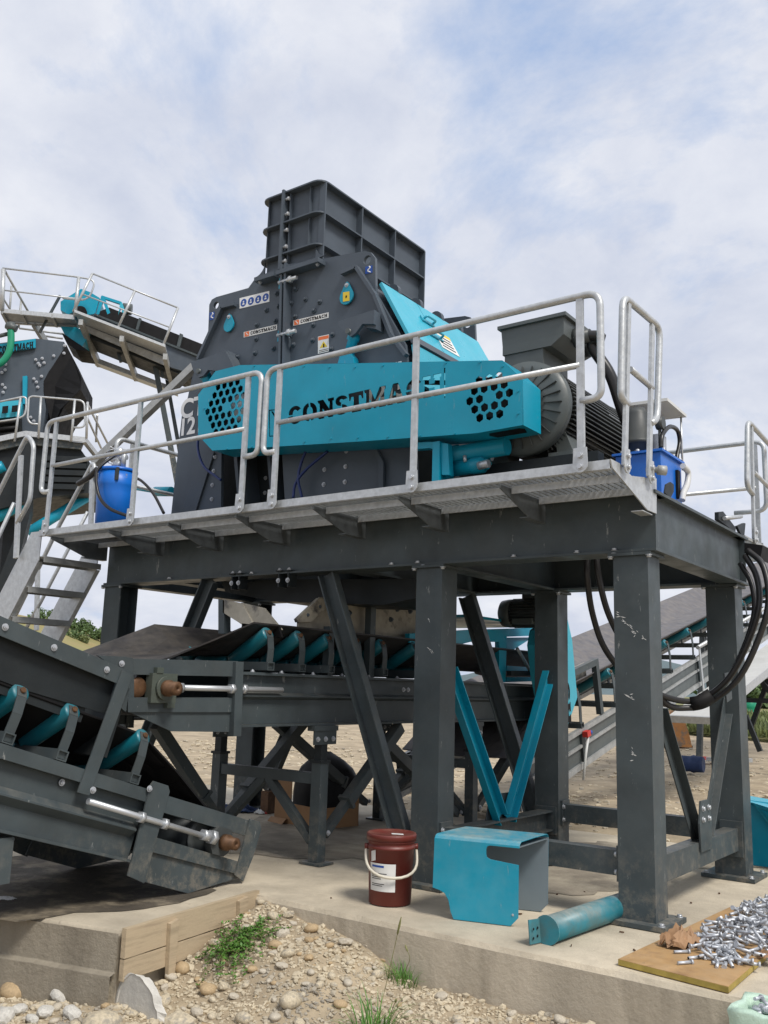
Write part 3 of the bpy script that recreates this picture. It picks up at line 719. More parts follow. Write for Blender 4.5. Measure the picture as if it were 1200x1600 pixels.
# teal side flap (right) in two panels, hinged lugs on its upper edge
P1, P2, P3 = V((-4.347,5.700,4.576)), V((-4.033,5.700,4.025)), V((-3.972,5.700,3.641))
n1_ = V(((P1-P2).z, 0, -(P1-P2).x)).normalized(); n1_ = n1_ if n1_.x > 0 else -n1_
def panel(a, c, off, th, y0, y1):
    d = (c-a).normalized(); n = V((-d.z, 0, d.x)); n = n if n.x > 0 else -n
    return B().prism([V((p.x, y0, p.z))+n*o for p, o in ((a, off), (c, off), (c, off+th), (a, off+th))], (0, y1-y0, 0))
mid = 6.27
fl = put('side_flap', panel(P1, P2, .012, .03, YF+.04, mid-.004), 'flap', cr)
put('side_flap', panel(P1, P2, .012, .03, mid+.004, YB-.04), 'flap', cr)
put('lower_flap', panel(P2+V((.02, 0, -.04)), P3+V((.02, 0, 0)), .012, .03, YF+.05, YB-.05), 'flap', cr)
put('flap_seam', panel(P2+V((.0, 0, .02)), P2+V((.025, 0, -.04)), .02, .035, YF+.035, YB-.04), 'crusher', cr)
dP = (P2-P1).normalized()
for t in (.35, .62):                                              # latch handles across the seam of the two flaps
    c = P1+dP*t*(P2-P1).length+n1_*.045
    b = B().tube(rounded([V((c.x, mid-.07, c.z)), V((c.x, mid-.07, c.z))+n1_*.05, V((c.x, mid+.07, c.z))+n1_*.05, V((c.x, mid+.07, c.z))], .02), .011, 8)
    b.prism([V((c.x, mid-.1, c.z))+dP*.03, V((c.x, mid+.1, c.z))+dP*.03, V((c.x, mid+.1, c.z))-dP*.03, V((c.x, mid-.1, c.z))-dP*.03], n1_*.012)
    put('latch', b, 'flap', cr)
c = P1+dP*.66*(P2-P1).length+n1_*.0435
u_ = V((0, 1, 0)); v_ = -dP
ws = put('warning_plate', B().prism([c+u_*.60-v_*.09, c+u_*.88-v_*.09, c+u_*.88+v_*.10, c+u_*.60+v_*.10], n1_*.003), 'paper', cr)
put('warning_band', B().prism([c+u_*.60+v_*.102, c+u_*.88+v_*.102, c+u_*.88+v_*.14, c+u_*.60+v_*.14], n1_*.003), 'yellow', cr)
for k in range(4): put('print_line', B().prism([c+u_*.63-v_*(.06-k*.04)+n1_*.0032, c+u_*.84-v_*(.06-k*.04)+n1_*.0032, c+u_*.84-v_*(.045-k*.04)+n1_*.0032, c+u_*.63-v_*(.045-k*.04)+n1_*.0032], n1_*.001), 'ink', ws)
for y in (5.98, 6.32, 6.66, 7.0):
    o = P1+V((-.03, 0, .01))
    pts = [V((o.x-.07, y, o.z-.05)), V((o.x+.07, y, o.z-.05)), V((o.x+.07, y, o.z+.03))]+[V((o.x+.07*math.cos(a), y, o.z+.03+.07*math.sin(a))) for a in [PI*k/8 for k in range(1, 8)]]+[V((o.x-.07, y, o.z+.03))]
    put('hinge_lug', B().prism(pts, (0, .045, 0)), 'crusher', cr)
# left flap, mostly hidden
Q1, Q2 = V((-6.293,5.700,4.680)), V((-6.466,5.700,4.290))
d = (Q2-Q1).normalized(); n = V((d.z, 0, -d.x)); n = n if n.x < 0 else -n
put('side_flap', B().prism([V((p.x, YF+.04, p.z))+n*o for p, o in ((Q1, .0), (Q2, .0), (Q2, .03), (Q1, .03))], (0, YB-YF-.08, 0)), 'flap', cr)
# raised edge bars and the central bolted split flange
def bar_poly(px, w, t, name='edge_bar'):
    for a, c in zip(px, px[1:]):
        put(name, B().prof(V((a[0], YF-t/2, a[2])), V((c[0], YF-t/2, c[2])), [(-w/2, -t/2), (w/2, -t/2), (w/2, t/2), (-w/2, t/2)], upv=(0, -1, 0)), 'crusher', cr)
bar_poly([(-5.955,5.680,4.751),(-6.124,5.680,4.758),(-6.401,5.680,4.297)], .03, .05)
bar_poly([(-4.684,5.680,4.737),(-4.527,5.680,4.755),(-4.321,5.680,4.455),(-4.146,5.680,4.074),(-3.990,5.680,3.871)], .03, .05)
for x0, dy in ((-.035, .085), (.012, .085)):
    c0, c1 = (-5.317,5.620,4.970), (-5.274,5.620,3.901)
    put('split_flange', B().prism([(c0[0]+x0, YF-.001, c0[2]), (c0[0]+x0+.022, YF-.001, c0[2]), (c1[0]+x0+.022, YF-.001, c1[2]), (c1[0]+x0, YF-.001, c1[2])], (0, -dy, 0)), 'crusher', cr)
for q in ((-5.269,5.630,4.804), (-5.251,5.630,4.304)):
    o = put('clamp', B().cyl(V(q)+V((-.10, 0, 0)), V(q)+V((.11, 0, 0)), .018, 10).cyl(V(q)+V((.02, 0, 0)), V(q)+V((.05, 0, 0)), .032, 6), 'zinc', cr)
    put('clamp_block', B().box(q[0]-.11, q[0]-.045, 5.64, 5.70, q[2]-.05, q[2]+.05), 'teal', cr)
q_f = q_z((0, -1, 0))
for p in [(-5.221,5.700,4.735),(-5.102,5.700,4.610),(-5.266,5.700,4.612),(-4.999,5.700,4.480),(-5.212,5.700,4.474),(-4.999,5.700,4.351),(-5.219,5.700,4.351),(-4.778,5.700,4.217),(-4.998,5.700,4.211),(-5.218,5.700,4.214),(-4.785,5.700,4.087),(-5.238,5.700,4.885),(-5.451,5.700,4.747),(-5.567,5.700,4.614),(-5.448,5.700,4.484),(-5.677,5.700,4.496),(-5.675,5.700,4.361),(-5.453,5.700,4.225),(-5.680,5.700,4.227),(-5.899,5.700,4.233),(-5.419,5.700,4.617),(-4.938,5.700,4.549)]:
    inst('bolt', DBOLT, cr, p, q_f)
for p in [(-6.116,5.700,3.315),(-6.121,5.700,3.184),(-6.126,5.700,3.053),(-6.122,5.700,2.922),(-4.583,5.700,3.175),(-4.806,5.700,3.045),(-4.584,5.700,3.046),(-4.806,5.700,2.920),(-4.584,5.700,2.918),(-4.565,5.700,2.790),(-4.806,5.700,2.797)]:
    inst('bolt', SBOLT, cr, p, q_f)
for p in [(-5.736,5.980,3.132),(-5.734,5.980,2.995),(-5.857,5.980,3.146),(-5.854,5.980,2.995)]: inst('bolt', SBOLT, cr, p, q_f)
# hydraulic hinge brackets and rams
def ram_bracket(pts, gus, pin, low, eye):
    br_ = put('ram_bracket', B().prism(pts, (0, .03, 0)).prism([V(p)+V((0, .0305, 0)) for p in gus], (0, .105, 0)), 'crusher', cr)
    put('pin', B().cyl(V(pin)+V((0, -.02, 0)), V(pin)+V((0, .10, 0)), .024, 14), 'motor', br_)
    a, c = V(pin)+V((0, .075, 0)), V(low)+V((0, .075, 0))
    rm = put('ram', B().lathe(a, c, [(0, .05), (.05, .055), (.06, .042), ((c-a).length, .045)], 14), 'teal', cr)
    put('ram_eye', B().prism([V(p)+V((0, .03, 0)) for p in eye], (0, .07, 0)), 'teal', rm)
ram_bracket([(-4.612,5.560,4.247),(-4.399,5.560,4.262),(-4.237,5.560,4.270),(-4.239,5.560,4.150),(-4.356,5.560,4.175),(-4.419,5.560,4.112),(-4.470,5.560,4.090),(-4.525,5.560,4.134),(-4.596,5.560,4.199)], [(-4.425,5.560,4.256),(-4.299,5.560,4.207),(-4.269,5.560,4.266),(-4.244,5.560,4.271),(-4.238,5.560,4.117),(-4.342,5.560,4.150)], (-4.492,5.560,4.138), (-4.549,5.560,3.941), [(-4.621,5.560,3.899),(-4.598,5.560,3.972),(-4.518,5.560,3.989),(-4.462,5.560,3.924),(-4.453,5.560,3.868)])
ram_bracket([(-6.378,5.560,4.230),(-6.105,5.560,4.241),(-5.924,5.560,4.255),(-5.794,5.560,4.066),(-6.007,5.560,4.075),(-6.135,5.560,4.110),(-6.190,5.560,4.065),(-6.257,5.560,4.058),(-6.324,5.560,4.120)], [(-6.138,5.560,4.235),(-6.020,5.560,4.224),(-5.959,5.560,4.280),(-5.925,5.560,4.267),(-5.791,5.560,4.035),(-6.074,5.560,4.087)], (-6.255,5.560,4.120), (-6.178,5.560,3.946), [(-6.182,5.560,3.983),(-6.037,5.560,3.958),(-6.031,5.560,3.884),(-6.175,5.560,3.908)])
# inspection drops
def drop(c, tip, r, y=5.672):
    c, tip = V(c), V(tip); h = tip.z-c.z
    pts = [V((c.x+r*math.cos(t), y, c.z+r*math.sin(t))) for t in [R(a) for a in range(150, 391, 16)]]
    pts.append(V((c.x+.02, y, tip.z-.02))); pts.append(V((c.x, y, tip.z))); pts.append(V((c.x-.02, y, tip.z-.02)))
    o = put('drop_cover', B().prism(pts, (0, .014, 0)), 'teal', cr)
    inst('bolt', SBOLT, o, (c.x, y, tip.z-.035), q_f); return o
d1 = drop((-4.625,5.672,4.518), (-4.632,5.672,4.652), .072)
drop((-6.023,5.672,4.561), (-6.033,5.672,4.677), .064)
def sign(quad, m, parent=cr, t=.002, name='sticker'): return put(name, B().prism(quad, (0, -t, 0)), m, parent)
sign([(-4.660,5.670,4.560),(-4.591,5.670,4.552),(-4.587,5.670,4.468),(-4.656,5.670,4.475)], 'yellow', d1)
put('sun_symbol', B().prism([V((-4.622,5.668,4.512))+V((.012*math.cos(a), 0, .016*math.sin(a)))*(1 if i % 2 else .5) for i, a in enumerate([2*PI*k/16 for k in range(16)])], (0, -.001, 0)), 'ink', d1)
# stickers and lettering
def brand(quad):
    s_ = sign(quad, 'paper'); bl, br2, tr, tl = [V(p)+V((0, -.0032, 0)) for p in quad]
    P = lambda u, v: (bl*(1-u)+br2*u)*(1-v)+(tl*(1-u)+tr*u)*v
    put('lettering', fit_word('CONSTMACH', [P(.21, .2), P(.97, .2), P(.97, .82), P(.21, .82)]), 'ink', s_)
    put('logo', B().prism([P(.03, .08), P(.17, .08), P(.17, .92), P(.03, .92)], (0, -.0005, 0)), 'orange', s_)
    put('logo_mark', B().prism([P(.06, .78), P(.09, .78), P(.15, .25), P(.12, .25)], (0, -.001, 0)), 'paper', s_)
brand([(-5.839,5.699,4.409),(-5.426,5.699,4.397),(-5.429,5.699,4.449),(-5.843,5.699,4.463)])
brand([(-5.232,5.699,4.392),(-4.832,5.699,4.381),(-4.834,5.699,4.431),(-5.235,5.699,4.443)])
ss = sign([(-5.916,5.699,4.708),(-5.540,5.699,4.691),(-5.548,5.699,4.797),(-5.925,5.699,4.814)], 'white')
for q in ((-5.868,5.697,4.756), (-5.774,5.697,4.751), (-5.681,5.697,4.746), (-5.589,5.697,4.744)):
    c_2 = put('mandatory_sign', B().cyl(V(q), V(q)+V((0, -.001, 0)), .038, 20), 'signblue', ss)
    c = V(q)+V((0, -.0015, 0))
    put('pictogram', B().cyl(c+V((0, 0, .009)), c+V((0, -.0006, .009)), .009, 12).prism([c+V((-.015, 0, -.02)), c+V((.015, 0, -.02)), c+V((.010, 0, -.004)), c+V((-.010, 0, -.004))], (0, -.0006, 0)), 'white', ss)
w_ = sign([(-4.932,5.699,4.076),(-4.812,5.699,4.075),(-4.820,5.699,4.229),(-4.941,5.699,4.233)], 'paper')
put('warning_band', B().prism([(-4.933,5.697,4.196),(-4.820,5.697,4.193),(-4.821,5.697,4.222),(-4.935,5.697,4.226)], (0, -.0006, 0)), 'orange', w_)
put('warning_triangle', B().prism([(-4.915,5.697,4.123),(-4.830,5.697,4.121),(-4.875,5.697,4.179)], (0, -.0006, 0)), 'yellow', w_)
put('warning_mark', B().prism([(-4.878,5.696,4.122),(-4.861,5.696,4.121),(-4.866,5.696,4.154),(-4.877,5.696,4.156)], (0, -.0004, 0)), 'ink', w_)
for q in ([(-4.920,5.697,4.099),(-4.821,5.697,4.097),(-4.822,5.697,4.103),(-4.921,5.697,4.104)], [(-4.920,5.697,4.084),(-4.821,5.697,4.083),(-4.821,5.697,4.089),(-4.920,5.697,4.090)]): put('print_line', B().prism(q, (0, -.0005, 0)), 'ink', w_)
for q, c in (([(-6.313,5.699,4.681),(-6.248,5.699,4.676),(-6.255,5.699,4.755),(-6.321,5.699,4.760)], (-6.281,5.697,4.718)), ([(-4.450,5.699,4.683),(-4.377,5.699,4.679),(-4.379,5.699,4.745),(-4.453,5.699,4.750)], (-4.413,5.697,4.713))):
    s_ = sign(q, 'signblue'); c = V(c)
    put('hook_symbol', B().tube([c+V((.012*math.sin(t*2.2)*(1 if t < 2.2 else 1.2), 0, .03-t*.016)) for t in [k*.26 for k in range(15)]], .0055, 6), 'white', s_)
def big_text(txt, o, h, wscale=1.0, bold=.03):
    me = text_mesh(txt, bold)
    put('model_number', lay(me, V(o), V((h/.72*wscale, 0, 0)), V((0, 0, h/.72)), (0, -.001, 0)), 'white', cr)
big_text('CTI', (-6.631,5.697,3.756), .185); big_text('1215', (-6.636,5.697,3.586), .165)
big_text('CTI', (-4.400,5.697,3.682), .165); big_text('1215', (-4.401,5.697,3.552), .145)
# feed chute on top
chL, chR = V((-5.630,5.700,5.756)), V((-4.990,5.700,5.720))
X0, X1 = chL.x, chR.x-.03; ZTOP = 5.72; Y0, Y1 = 5.735, 7.33
def ring_plate(z, t, out):
    r = .10; X_0, X_1, Y_0, Y_1 = X0-out, X1+out, Y0-out, Y1+out
    o = []
    for cx, cy, a0 in ((X_1-r, Y_0+r, -90), (X_1-r, Y_1-r, 0), (X_0+r, Y_1-r, 90), (X_0+r, Y_0+r, 180)):
        o += [(cx+r*math.cos(R(a0+k*22.5)), cy+r*math.sin(R(a0+k*22.5))) for k in range(5)]
    return lay(flat_from([o, [(X0, Y0), (X1, Y0), (X1, Y1), (X0, Y1)]], t), (0, 0, z), (1, 0, 0), (0, 1, 0), (0, 0, 1))
ch = put('feed_chute', B().box(X0, X1, Y0, Y0+.012, 4.86, ZTOP).box(X0, X1, Y1-.012, Y1, 4.86, ZTOP).box(X0, X0+.012, Y0+.012, Y1-.012, 4.86, ZTOP).box(X1-.012, X1, Y0+.012, Y1-.012, 4.86, ZTOP), 'crusher', cr)
for z in (5.71, 5.41, 5.105): put('rib', ring_plate(z, .014, .07), 'crusher', ch)
for y in (Y0-.002, 6.27, 6.80, Y1-.004): put('rib', B().box(X1+.001, X1+.068, y-.007, y+.007, 4.80, 5.702), 'crusher', ch)
for x in (X0+.004, X1-.10): put('rib', B().box(x, x+.008, Y0-.03, Y0-.001, 5.115, 5.70), 'crusher', ch)
xm = V((-5.401,5.700,5.730)).x
put('split_flange', B().box(xm-.012, xm+.012, Y0-.085, Y0-.001, 4.95, 5.73), 'crusher', ch)
put('split_flange', B().box(xm+.05, xm+.06, Y0-.04, Y0-.001, 4.95, 5.70), 'crusher', ch)
for z in (5.64, 5.49, 5.33, 5.17, 5.03): put('clamp_bolt', B().cyl((xm+.006, Y0-.055, z), (xm+.06, Y0-.055, z), .012, 10).cyl((xm+.04, Y0-.055, z), (xm+.058, Y0-.055, z), .019, 6), 'zinc', ch)
# flared foot and bolted base flange
fl_ = V((-5.653,5.600,4.906)); fr_ = V((-4.894,5.600,4.882))
zf = (fl_.z+fr_.z)/2
b = B().prism([(fl_.x, 5.60, zf-.02), (xm-.013, 5.60, zf-.02), (xm-.013, 5.60, zf+.02), (fl_.x, 5.60, zf+.02)], (0, .13, 0)).prism([(xm+.013, 5.60, zf-.02), (fr_.x, 5.60, zf-.02), (fr_.x, 5.60, zf+.02), (xm+.013, 5.60, zf+.02)], (0, .13, 0))
put('base_flange', b, 'crusher', ch)
for x in (fl_.x+.04, fl_.x+.30, xm+.06, fr_.x-.04): 
    inst('bolt', SBOLT, ch, (x, 5.64, zf+.02), q_z((0, 0, 1))); inst('bolt', SBOLT, ch, (x, 5.64, zf-.02), q_z((0, 0, -1)))
for sx, xx in ((-1, X0), (1, X1)):
    pts = [(xx, 5.10)]+[(xx+sx*(.12-.12*math.cos(R(t))), 5.10-.12*math.sin(R(t))) for t in range(15, 91, 15)]+[(xx, 4.97)]
    b = B().prism([V((p[0], Y0-.03, p[1])) for p in pts], (0, .012, 0)); put('flare', b, 'crusher', ch)
# left opening cylinder
put('opening_cylinder', B().cyl((-7.262,6.200,3.202), (-7.512,6.200,3.227), .05, 14).cyl((-7.512,6.200,3.227), (-7.912,6.200,3.309), .02, 10), 'teal', cr)
# discharge hopper below the deck
put('hopper', B().prism([(-6.046,5.800,2.201),(-3.935,5.800,2.111),(-3.943,5.800,1.965),(-4.229,5.800,1.924),(-5.373,5.800,1.982),(-5.979,5.800,2.084)], (0, .55, 0)), 'dark', cr)
for nm, pts in (('blue_hose', [(-6.181,5.550,3.554),(-6.188,5.550,3.375),(-6.096,5.550,3.197),(-5.922,5.550,3.078),(-5.863,5.550,3.042)]), ('blue_hose', [(-4.924,5.600,3.212),(-4.980,5.600,3.093),(-5.000,5.600,2.959),(-4.948,5.600,2.803)]), ('blue_hose', [(-4.696,5.600,3.166),(-4.908,5.600,3.046),(-5.026,5.600,2.935),(-5.047,5.600,2.812)])):
    put('hydraulic_hose', B().tube(smoothpath(pts), .012, 8), 'bluehose', cr)

# ================================================================== BELT GUARD
GY0, GY1 = 5.38, 5.645
gd = thing('belt_guard', 'long teal belt guard with honeycomb vents and cut-out CONSTMACH lettering', 'guard', (-4.4, 5.5, 2.53))
go = [(-5.837,5.380,3.989),(-5.538,5.380,3.990),(-4.239,5.380,3.763),(-2.971,5.380,3.546),(-2.812,5.380,3.379),(-2.809,5.380,3.058),(-3.169,5.380,3.051),(-4.211,5.380,3.130),(-5.810,5.380,3.264),(-6.002,5.380,3.428),(-6.039,5.380,3.805)]
def hexes(c, a, n):
    c, a = V(c), V(a); a = a/(2*(n-1)) if False else a
    e = V((a.x*.5-a.z*math.sqrt(3)/2, 0, a.z*.5+a.x*math.sqrt(3)/2)); o = []; rr = a.length*.415
    ph = math.atan2(a.z, a.x)
    for i in range(-n+1, n):
        for j in range(-n+1, n):
            if abs(i+j) >= n or (i == 0 and j == 0): continue
            q = c+a*i+e*j
            o.append([(q.x+rr*math.cos(ph+PI/6+PI/3*k), q.z+rr*math.sin(ph+PI/6+PI/3*k)) for k in range(6)])
    return o
h1a, h1b = V((-5.905,5.380,3.626)), V((-5.433,5.380,3.636))
h2a, h2b = V((-3.229,5.380,3.292)), V((-2.914,5.380,3.301))
holes = hexes((h1a+h1b)/2, (h1b-h1a)/6, 4)+hexes((h2a+h2b)/2, (h2b-h2a)/4, 3)
lq = [(-4.936,5.380,3.362),(-3.465,5.380,3.378),(-3.469,5.380,3.544),(-4.953,5.380,3.516)]
lw, ww = word('CONSTMACH')
for lp in lw:
    o = []
    for x, y in lp:
        u = x/ww; p = (V(lq[0])*(1-u)+V(lq[1])*u)*(1-y)+(V(lq[3])*(1-u)+V(lq[2])*u)*y
        o.append((p.x, p.z))
    holes.append(o)
for q in ([(-3.448,5.380,3.579),(-3.437,5.380,3.577),(-3.432,5.380,3.349),(-3.443,5.380,3.351)], [(-5.164,5.380,3.529),(-5.045,5.380,3.519),(-5.044,5.380,3.511),(-5.152,5.380,3.519),(-5.136,5.380,3.303),(-5.072,5.380,3.297),(-5.071,5.380,3.289),(-5.147,5.380,3.296)], [(-5.137,5.380,3.512),(-5.115,5.380,3.508),(-5.028,5.380,3.380),(-5.026,5.380,3.353)]):
    holes.append([(p[0], p[2]) for p in q])
put('front_panel', lay(flat_from([[(p[0], p[2]) for p in go]]+holes, .006), (0, GY0, 0), (1, 0, 0), (0, 0, 1), (0, -1, 0)), 'teal', gd)
b = B(); n = len(go)
for i in range(n):
    a, c = V(go[i]), V(go[(i+1) % n]); d = (c-a).normalized(); nn = V((d.z, 0, -d.x))
    ctr = V((-4.4, 5.38, 3.5)); 
    if nn.dot(ctr-a) > 0: nn = -nn
    b.prism([a+V((0, .004, 0)), c+V((0, .004, 0)), c+V((0, .004, 0))-nn*.006, a+V((0, .004, 0))-nn*.006], (0, GY1-GY0-.004, 0))
put('rim', b, 'teal', gd)
for a, c, k in ((go[1], go[3], 9), (go[8], go[6], 9), (go[3], go[4], 2), (go[4], go[5], 2), (go[10], go[8], 2)):
    for i in range(k):
        t = (i+.5)/k; p = V(a)*(1-t)+V(c)*t; p = p+(V((-4.4, 5.38, 3.45))-p).normalized()*.035
        inst('screw', SCREW, gd, (p.x, GY0-.003, p.z), q_f)
bz = [V(p) for p in [(-3.041,5.380,2.983),(-2.678,5.380,2.987),(-2.835,5.380,3.027),(-3.133,5.380,3.032)]]
put('pulley', B().lathe(V((-5.788,5.500,3.679)), V((-5.788,5.500,3.679))+V((0, .12, 0)), [(0, .10), (0, .30), (.03, .36), (.12, .36)], 32), 'ink', gd)
put('pulley_hub', B().lathe(V((-5.576,5.440,3.641)), V((-5.576,5.440,3.641))+V((0, .08, 0)), [(0, .03), (.0, .115), (.05, .13), (.08, .13)], 28), 'galv', gd)
put('back_panel', B().prism([(p[0]*.985-.045, 5.63, p[2]) for p in (go[2], go[1], go[0], go[10])]+[(-3.45, 5.63, 3.70), (-3.45, 5.63, 3.12), (go[3][0], 5.63, go[3][2]+.02)], (0, .004, 0)) if False else B().prism([(-3.50, 5.62, 3.10), (-2.86, 5.62, 3.08), (-2.86, 5.62, 3.36), (-3.02, 5.62, 3.50), (-3.50, 5.62, 3.58)], (0, .006, 0)), 'ink', gd)
put('pulley', B().cyl(V((-3.128,5.500,3.342)), V((-3.128,5.500,3.342))+V((0, .12, 0)), .15, 28), 'dark', gd)
put('drive_belt', B().prism([V(((-5.788,5.500,3.679)[0], 5.53, 3.96)), V(((-3.128,5.500,3.342)[0], 5.53, 3.47)), V(((-3.128,5.500,3.342)[0], 5.53, 3.455)), V(((-5.788,5.500,3.679)[0], 5.53, 3.945))], (0, .08, 0)), 'black', gd)
# guard hangers beneath
put('support_leg', B().box(-3.56, -3.50, 5.42, 5.62, 2.54, 3.05), 'teal', gd)
put('support_leg', B().prism([(-3.777,5.440,3.077),(-3.596,5.440,3.062),(-3.442,5.440,3.027),(-3.426,5.440,2.795),(-3.491,5.440,2.802),(-3.500,5.440,2.973),(-3.595,5.440,3.014),(-3.747,5.440,3.024)], (0, .06, 0)), 'teal', gd)
put('support_leg', B().prism([(-5.498,5.500,3.263),(-5.258,5.500,3.243),(-5.269,5.500,3.189),(-5.465,5.500,3.236)], (0, .1, 0)), 'teal', gd)
ga_, gc_ = V(go[5]), V(go[6]); gn_ = V(((gc_-ga_).z, 0, -(gc_-ga_).x)).normalized(); gn_ = gn_ if gn_.z < 0 else -gn_
put('vent_slot', B().prism([ga_.lerp(gc_, t)+V((0, y, 0))+gn_*.001 for t, y in ((.08, .08), (.16, .05), (.80, .05), (.88, .10), (.80, .17), (.16, .17))], gn_*.001), 'ink', gd)

# ================================================================== DRIVE MOTOR
mc = V((-2.989,5.720,3.299)); mz = mc.z
mo = thing('electric_motor', 'big grey finned electric motor with square terminal box behind the belt guard end', 'motor', (mc.x, 6.4, 2.53))
ax0 = V((mc.x, 5.69, mz))
put('end_shield', B().lathe(ax0, ax0+V((0, 1, 0)), [(0, .10), (0, .20), (.03, .28), (.035, .345), (.10, .352), (.11, .325), (.15, .29)], 48), 'motor', mo)
for k in range(24):
    a = 2*PI*k/24; u = V((math.cos(a), 0, math.sin(a)))
    put('shield_rib', B().bar(ax0+u*.18+V((0, .005, 0)), ax0+u*.305+V((0, .03, 0)), .006, .03, upv=(0, 1, 0)), 'motor_dark', mo)
put('stator', B().cyl(ax0+V((0, .15, 0)), ax0+V((0, 1.25, 0)), .272, 48), 'motor_dark', mo)
fin = mesh_of('fin', B().box(.268, .342, .17, 1.24, -.0045, .0045), 'motor_dark')
for k in range(64):
    a = 2*PI*k/64
    if R(68) < a < R(112) or R(248) < a < R(292): continue
    o = inst('fin', fin, mo, ax0, Matrix.Rotation(-a, 3, 'Y').to_quaternion())
put('fan_cover', B().lathe(ax0+V((0, 1.24, 0)), ax0+V((0, 2, 0)), [(0, .315), (.005, .35), (.22, .35), (.27, .30), (.285, .24), (.285, 0.02)], 48), 'motor', mo)
for s in (-1, 1):
    put('foot', B().box(mc.x+s*.25-.09, mc.x+s*.25+.09, 5.80, 6.85, mz-.375, mz-.34).prism([(mc.x+s*.32, 5.86, mz-.325), (mc.x+s*.24, 5.86, mz-.12), (mc.x+s*.18, 5.86, mz-.2), (mc.x+s*.2, 5.86, mz-.325)], (0, .18, 0)), 'motor', mo)
put('slide_base', B().box(mc.x-.55, mc.x+.55, 5.76, 5.86, 2.535, mz-.377).box(mc.x-.55, mc.x+.55, 6.75, 6.87, 2.535, mz-.377).box(mc.x-.55, mc.x+.55, 5.87, 6.74, 2.535, 2.70), 'dark', mo)
bolts(mo, [(mc.x+.25, 5.90, mz-.324), (mc.x+.25, 6.75, mz-.324)], (0, 0, 1))
# terminal box: neck, flared box, lid
tb = [V(p) for p in [(-3.219,5.850,3.695),(-2.768,5.850,3.709),(-2.772,5.850,3.925),(-3.243,5.850,3.970)]]
bx0, bx1 = mc.x-.24, mc.x+.26; by0, by1 = 5.85, 6.38; bz0 = mz+.48; bz1 = mz+.68
put('terminal_neck', B().box(bx0+.012, bx1-.17, by0+.012, by1-.10, mz+.24, bz0), 'motor', mo)
put('terminal_box', B().loft([[(bx0, by0, bz0), (bx1-.10, by0, bz0), (bx1-.10, by1-.06, bz0), (bx0, by1-.06, bz0)], [(bx0, by0, bz0+.07), (bx1, by0, bz0+.07), (bx1, by1, bz0+.07), (bx0, by1, bz0+.07)], [(bx0-.01, by0-.005, bz1), (bx1+.005, by0-.005, bz1), (bx1+.005, by1, bz1), (bx0-.01, by1, bz1)]], smooth=False, caps=True), 'motor', mo)
put('terminal_lid', B().box(bx0-.03, bx1+.03, by0-.03, by1+.02, bz1+.001, bz1+.028).box(bx0+.03, bx1-.03, by0+.03, by1-.04, bz1+.028, bz1+.045), 'motor', mo)
gl = V((bx1, by0+.20, bz1-.10))
put('cable_gland', B().lathe(gl, gl+V((1, 0, 0)), [(0, .075), (.05, .075), (.05, .055), (.12, .05)], 16).lathe(gl+V((0, .18, -.03)), gl+V((1, .18, -.03)), [(0, .06), (.06, .06), (.06, .045), (.1, .04)], 16), 'motor_dark', mo)
put('rating_plate', B().prism([V((mc.x+.331*math.cos(R(t)), y, mz+.331*math.sin(R(t)))) for t, y in ((20, 6.55), (20, 6.75), (31, 6.75), (31, 6.55))], (.003, 0, .001)), 'zinc', mo)
cb = smoothpath([gl+V((.10, 0, 0)), gl+V((.19, .02, -.02)), (-2.619,6.100,3.819), (-2.505,6.150,3.591), (-2.437,6.200,3.326), (-2.352,6.250,3.039), (-2.295,6.300,2.817), (-2.2, 6.45, 2.56)], 8)
tag(put('power_cable', B().tube(cb, .042, 12), 'cable', loc=gl), 'thick black cable drooping from the motor terminal box', 'cable')
# belt tensioner under the guard
tn = thing('belt_tensioner', 'teal double screw tensioner lying under the belt guard beside the motor base', 'tensioner', (-3.3, 5.6, 2.53))
put('cylinder', B().lathe((-3.520,5.620,2.987), (-3.208,5.620,2.996), [(0, .05), (.01, .075), (.06, .075), (.07, .065), (.46, .065)], 18), 'teal', tn)
put('cylinder', B().lathe((-3.539,5.600,2.874), (-3.311,5.600,2.881), [(0, .055), (.2, .055), (.21, .06), (.30, .06), (.31, .04), (.33, .04)], 18), 'teal', tn)
put('pivot', B().cyl((-3.250,5.550,2.863), (-3.167,5.550,2.872), .03, 10).cyl((-3.362,5.550,2.905), (-3.368,5.550,2.953), .014, 8), 'zinc', tn)
put('bracket', B().prism([(-3.386,5.660,3.028),(-3.241,5.660,2.961),(-3.219,5.660,2.897),(-3.304,5.660,2.893),(-3.347,5.660,2.960)], (0, .03, 0)), 'flap', tn)
put('tensioner_base', B().box(-3.62, -2.95, 5.50, 5.74, 2.534, 2.60), 'dark', tn)

# ================================================================== HYDRAULIC UNIT
hu = thing('hydraulic_unit', 'bright blue hydraulic tank unit with pump under a small pale roof plate', 'hydraulic unit', (-2.35, 6.25, 2.53))
tx0, tx1, ty0, ty1, tz1 = -2.42, -2.1, 6.02, 6.44, 2.93
put('tank', B().box(tx0, tx1, ty0, ty1, 2.535, tz1), 'bluep', hu)
put('tank_lid', B().box(tx0-.02, tx1+.02, ty0-.02, ty1+.02, tz1+.001, tz1+.018), 'bluep', hu)
bolts(hu, [(tx1+.005, ty0+.05, tz1+.018), (tx1+.005, ty1-.04, tz1+.018), (tx0+.05, ty0, tz1+.018), (-2.26, ty0, tz1+.018)], (0, 0, 1))
put('level_gauge', B().box(tx1+.001, tx1+.018, ty1-.13, ty1-.08, 2.66, 2.86), 'black', hu)
put('pump_motor', B().lathe((-2.30, 6.14, tz1+.02), (-2.32, 6.14, tz1+1), [(0, .07), (.08, .07), (.08, .09), (.11, .09), (.11, .08), (.30, .08), (.34, .06)], 20), 'motor_dark', hu)
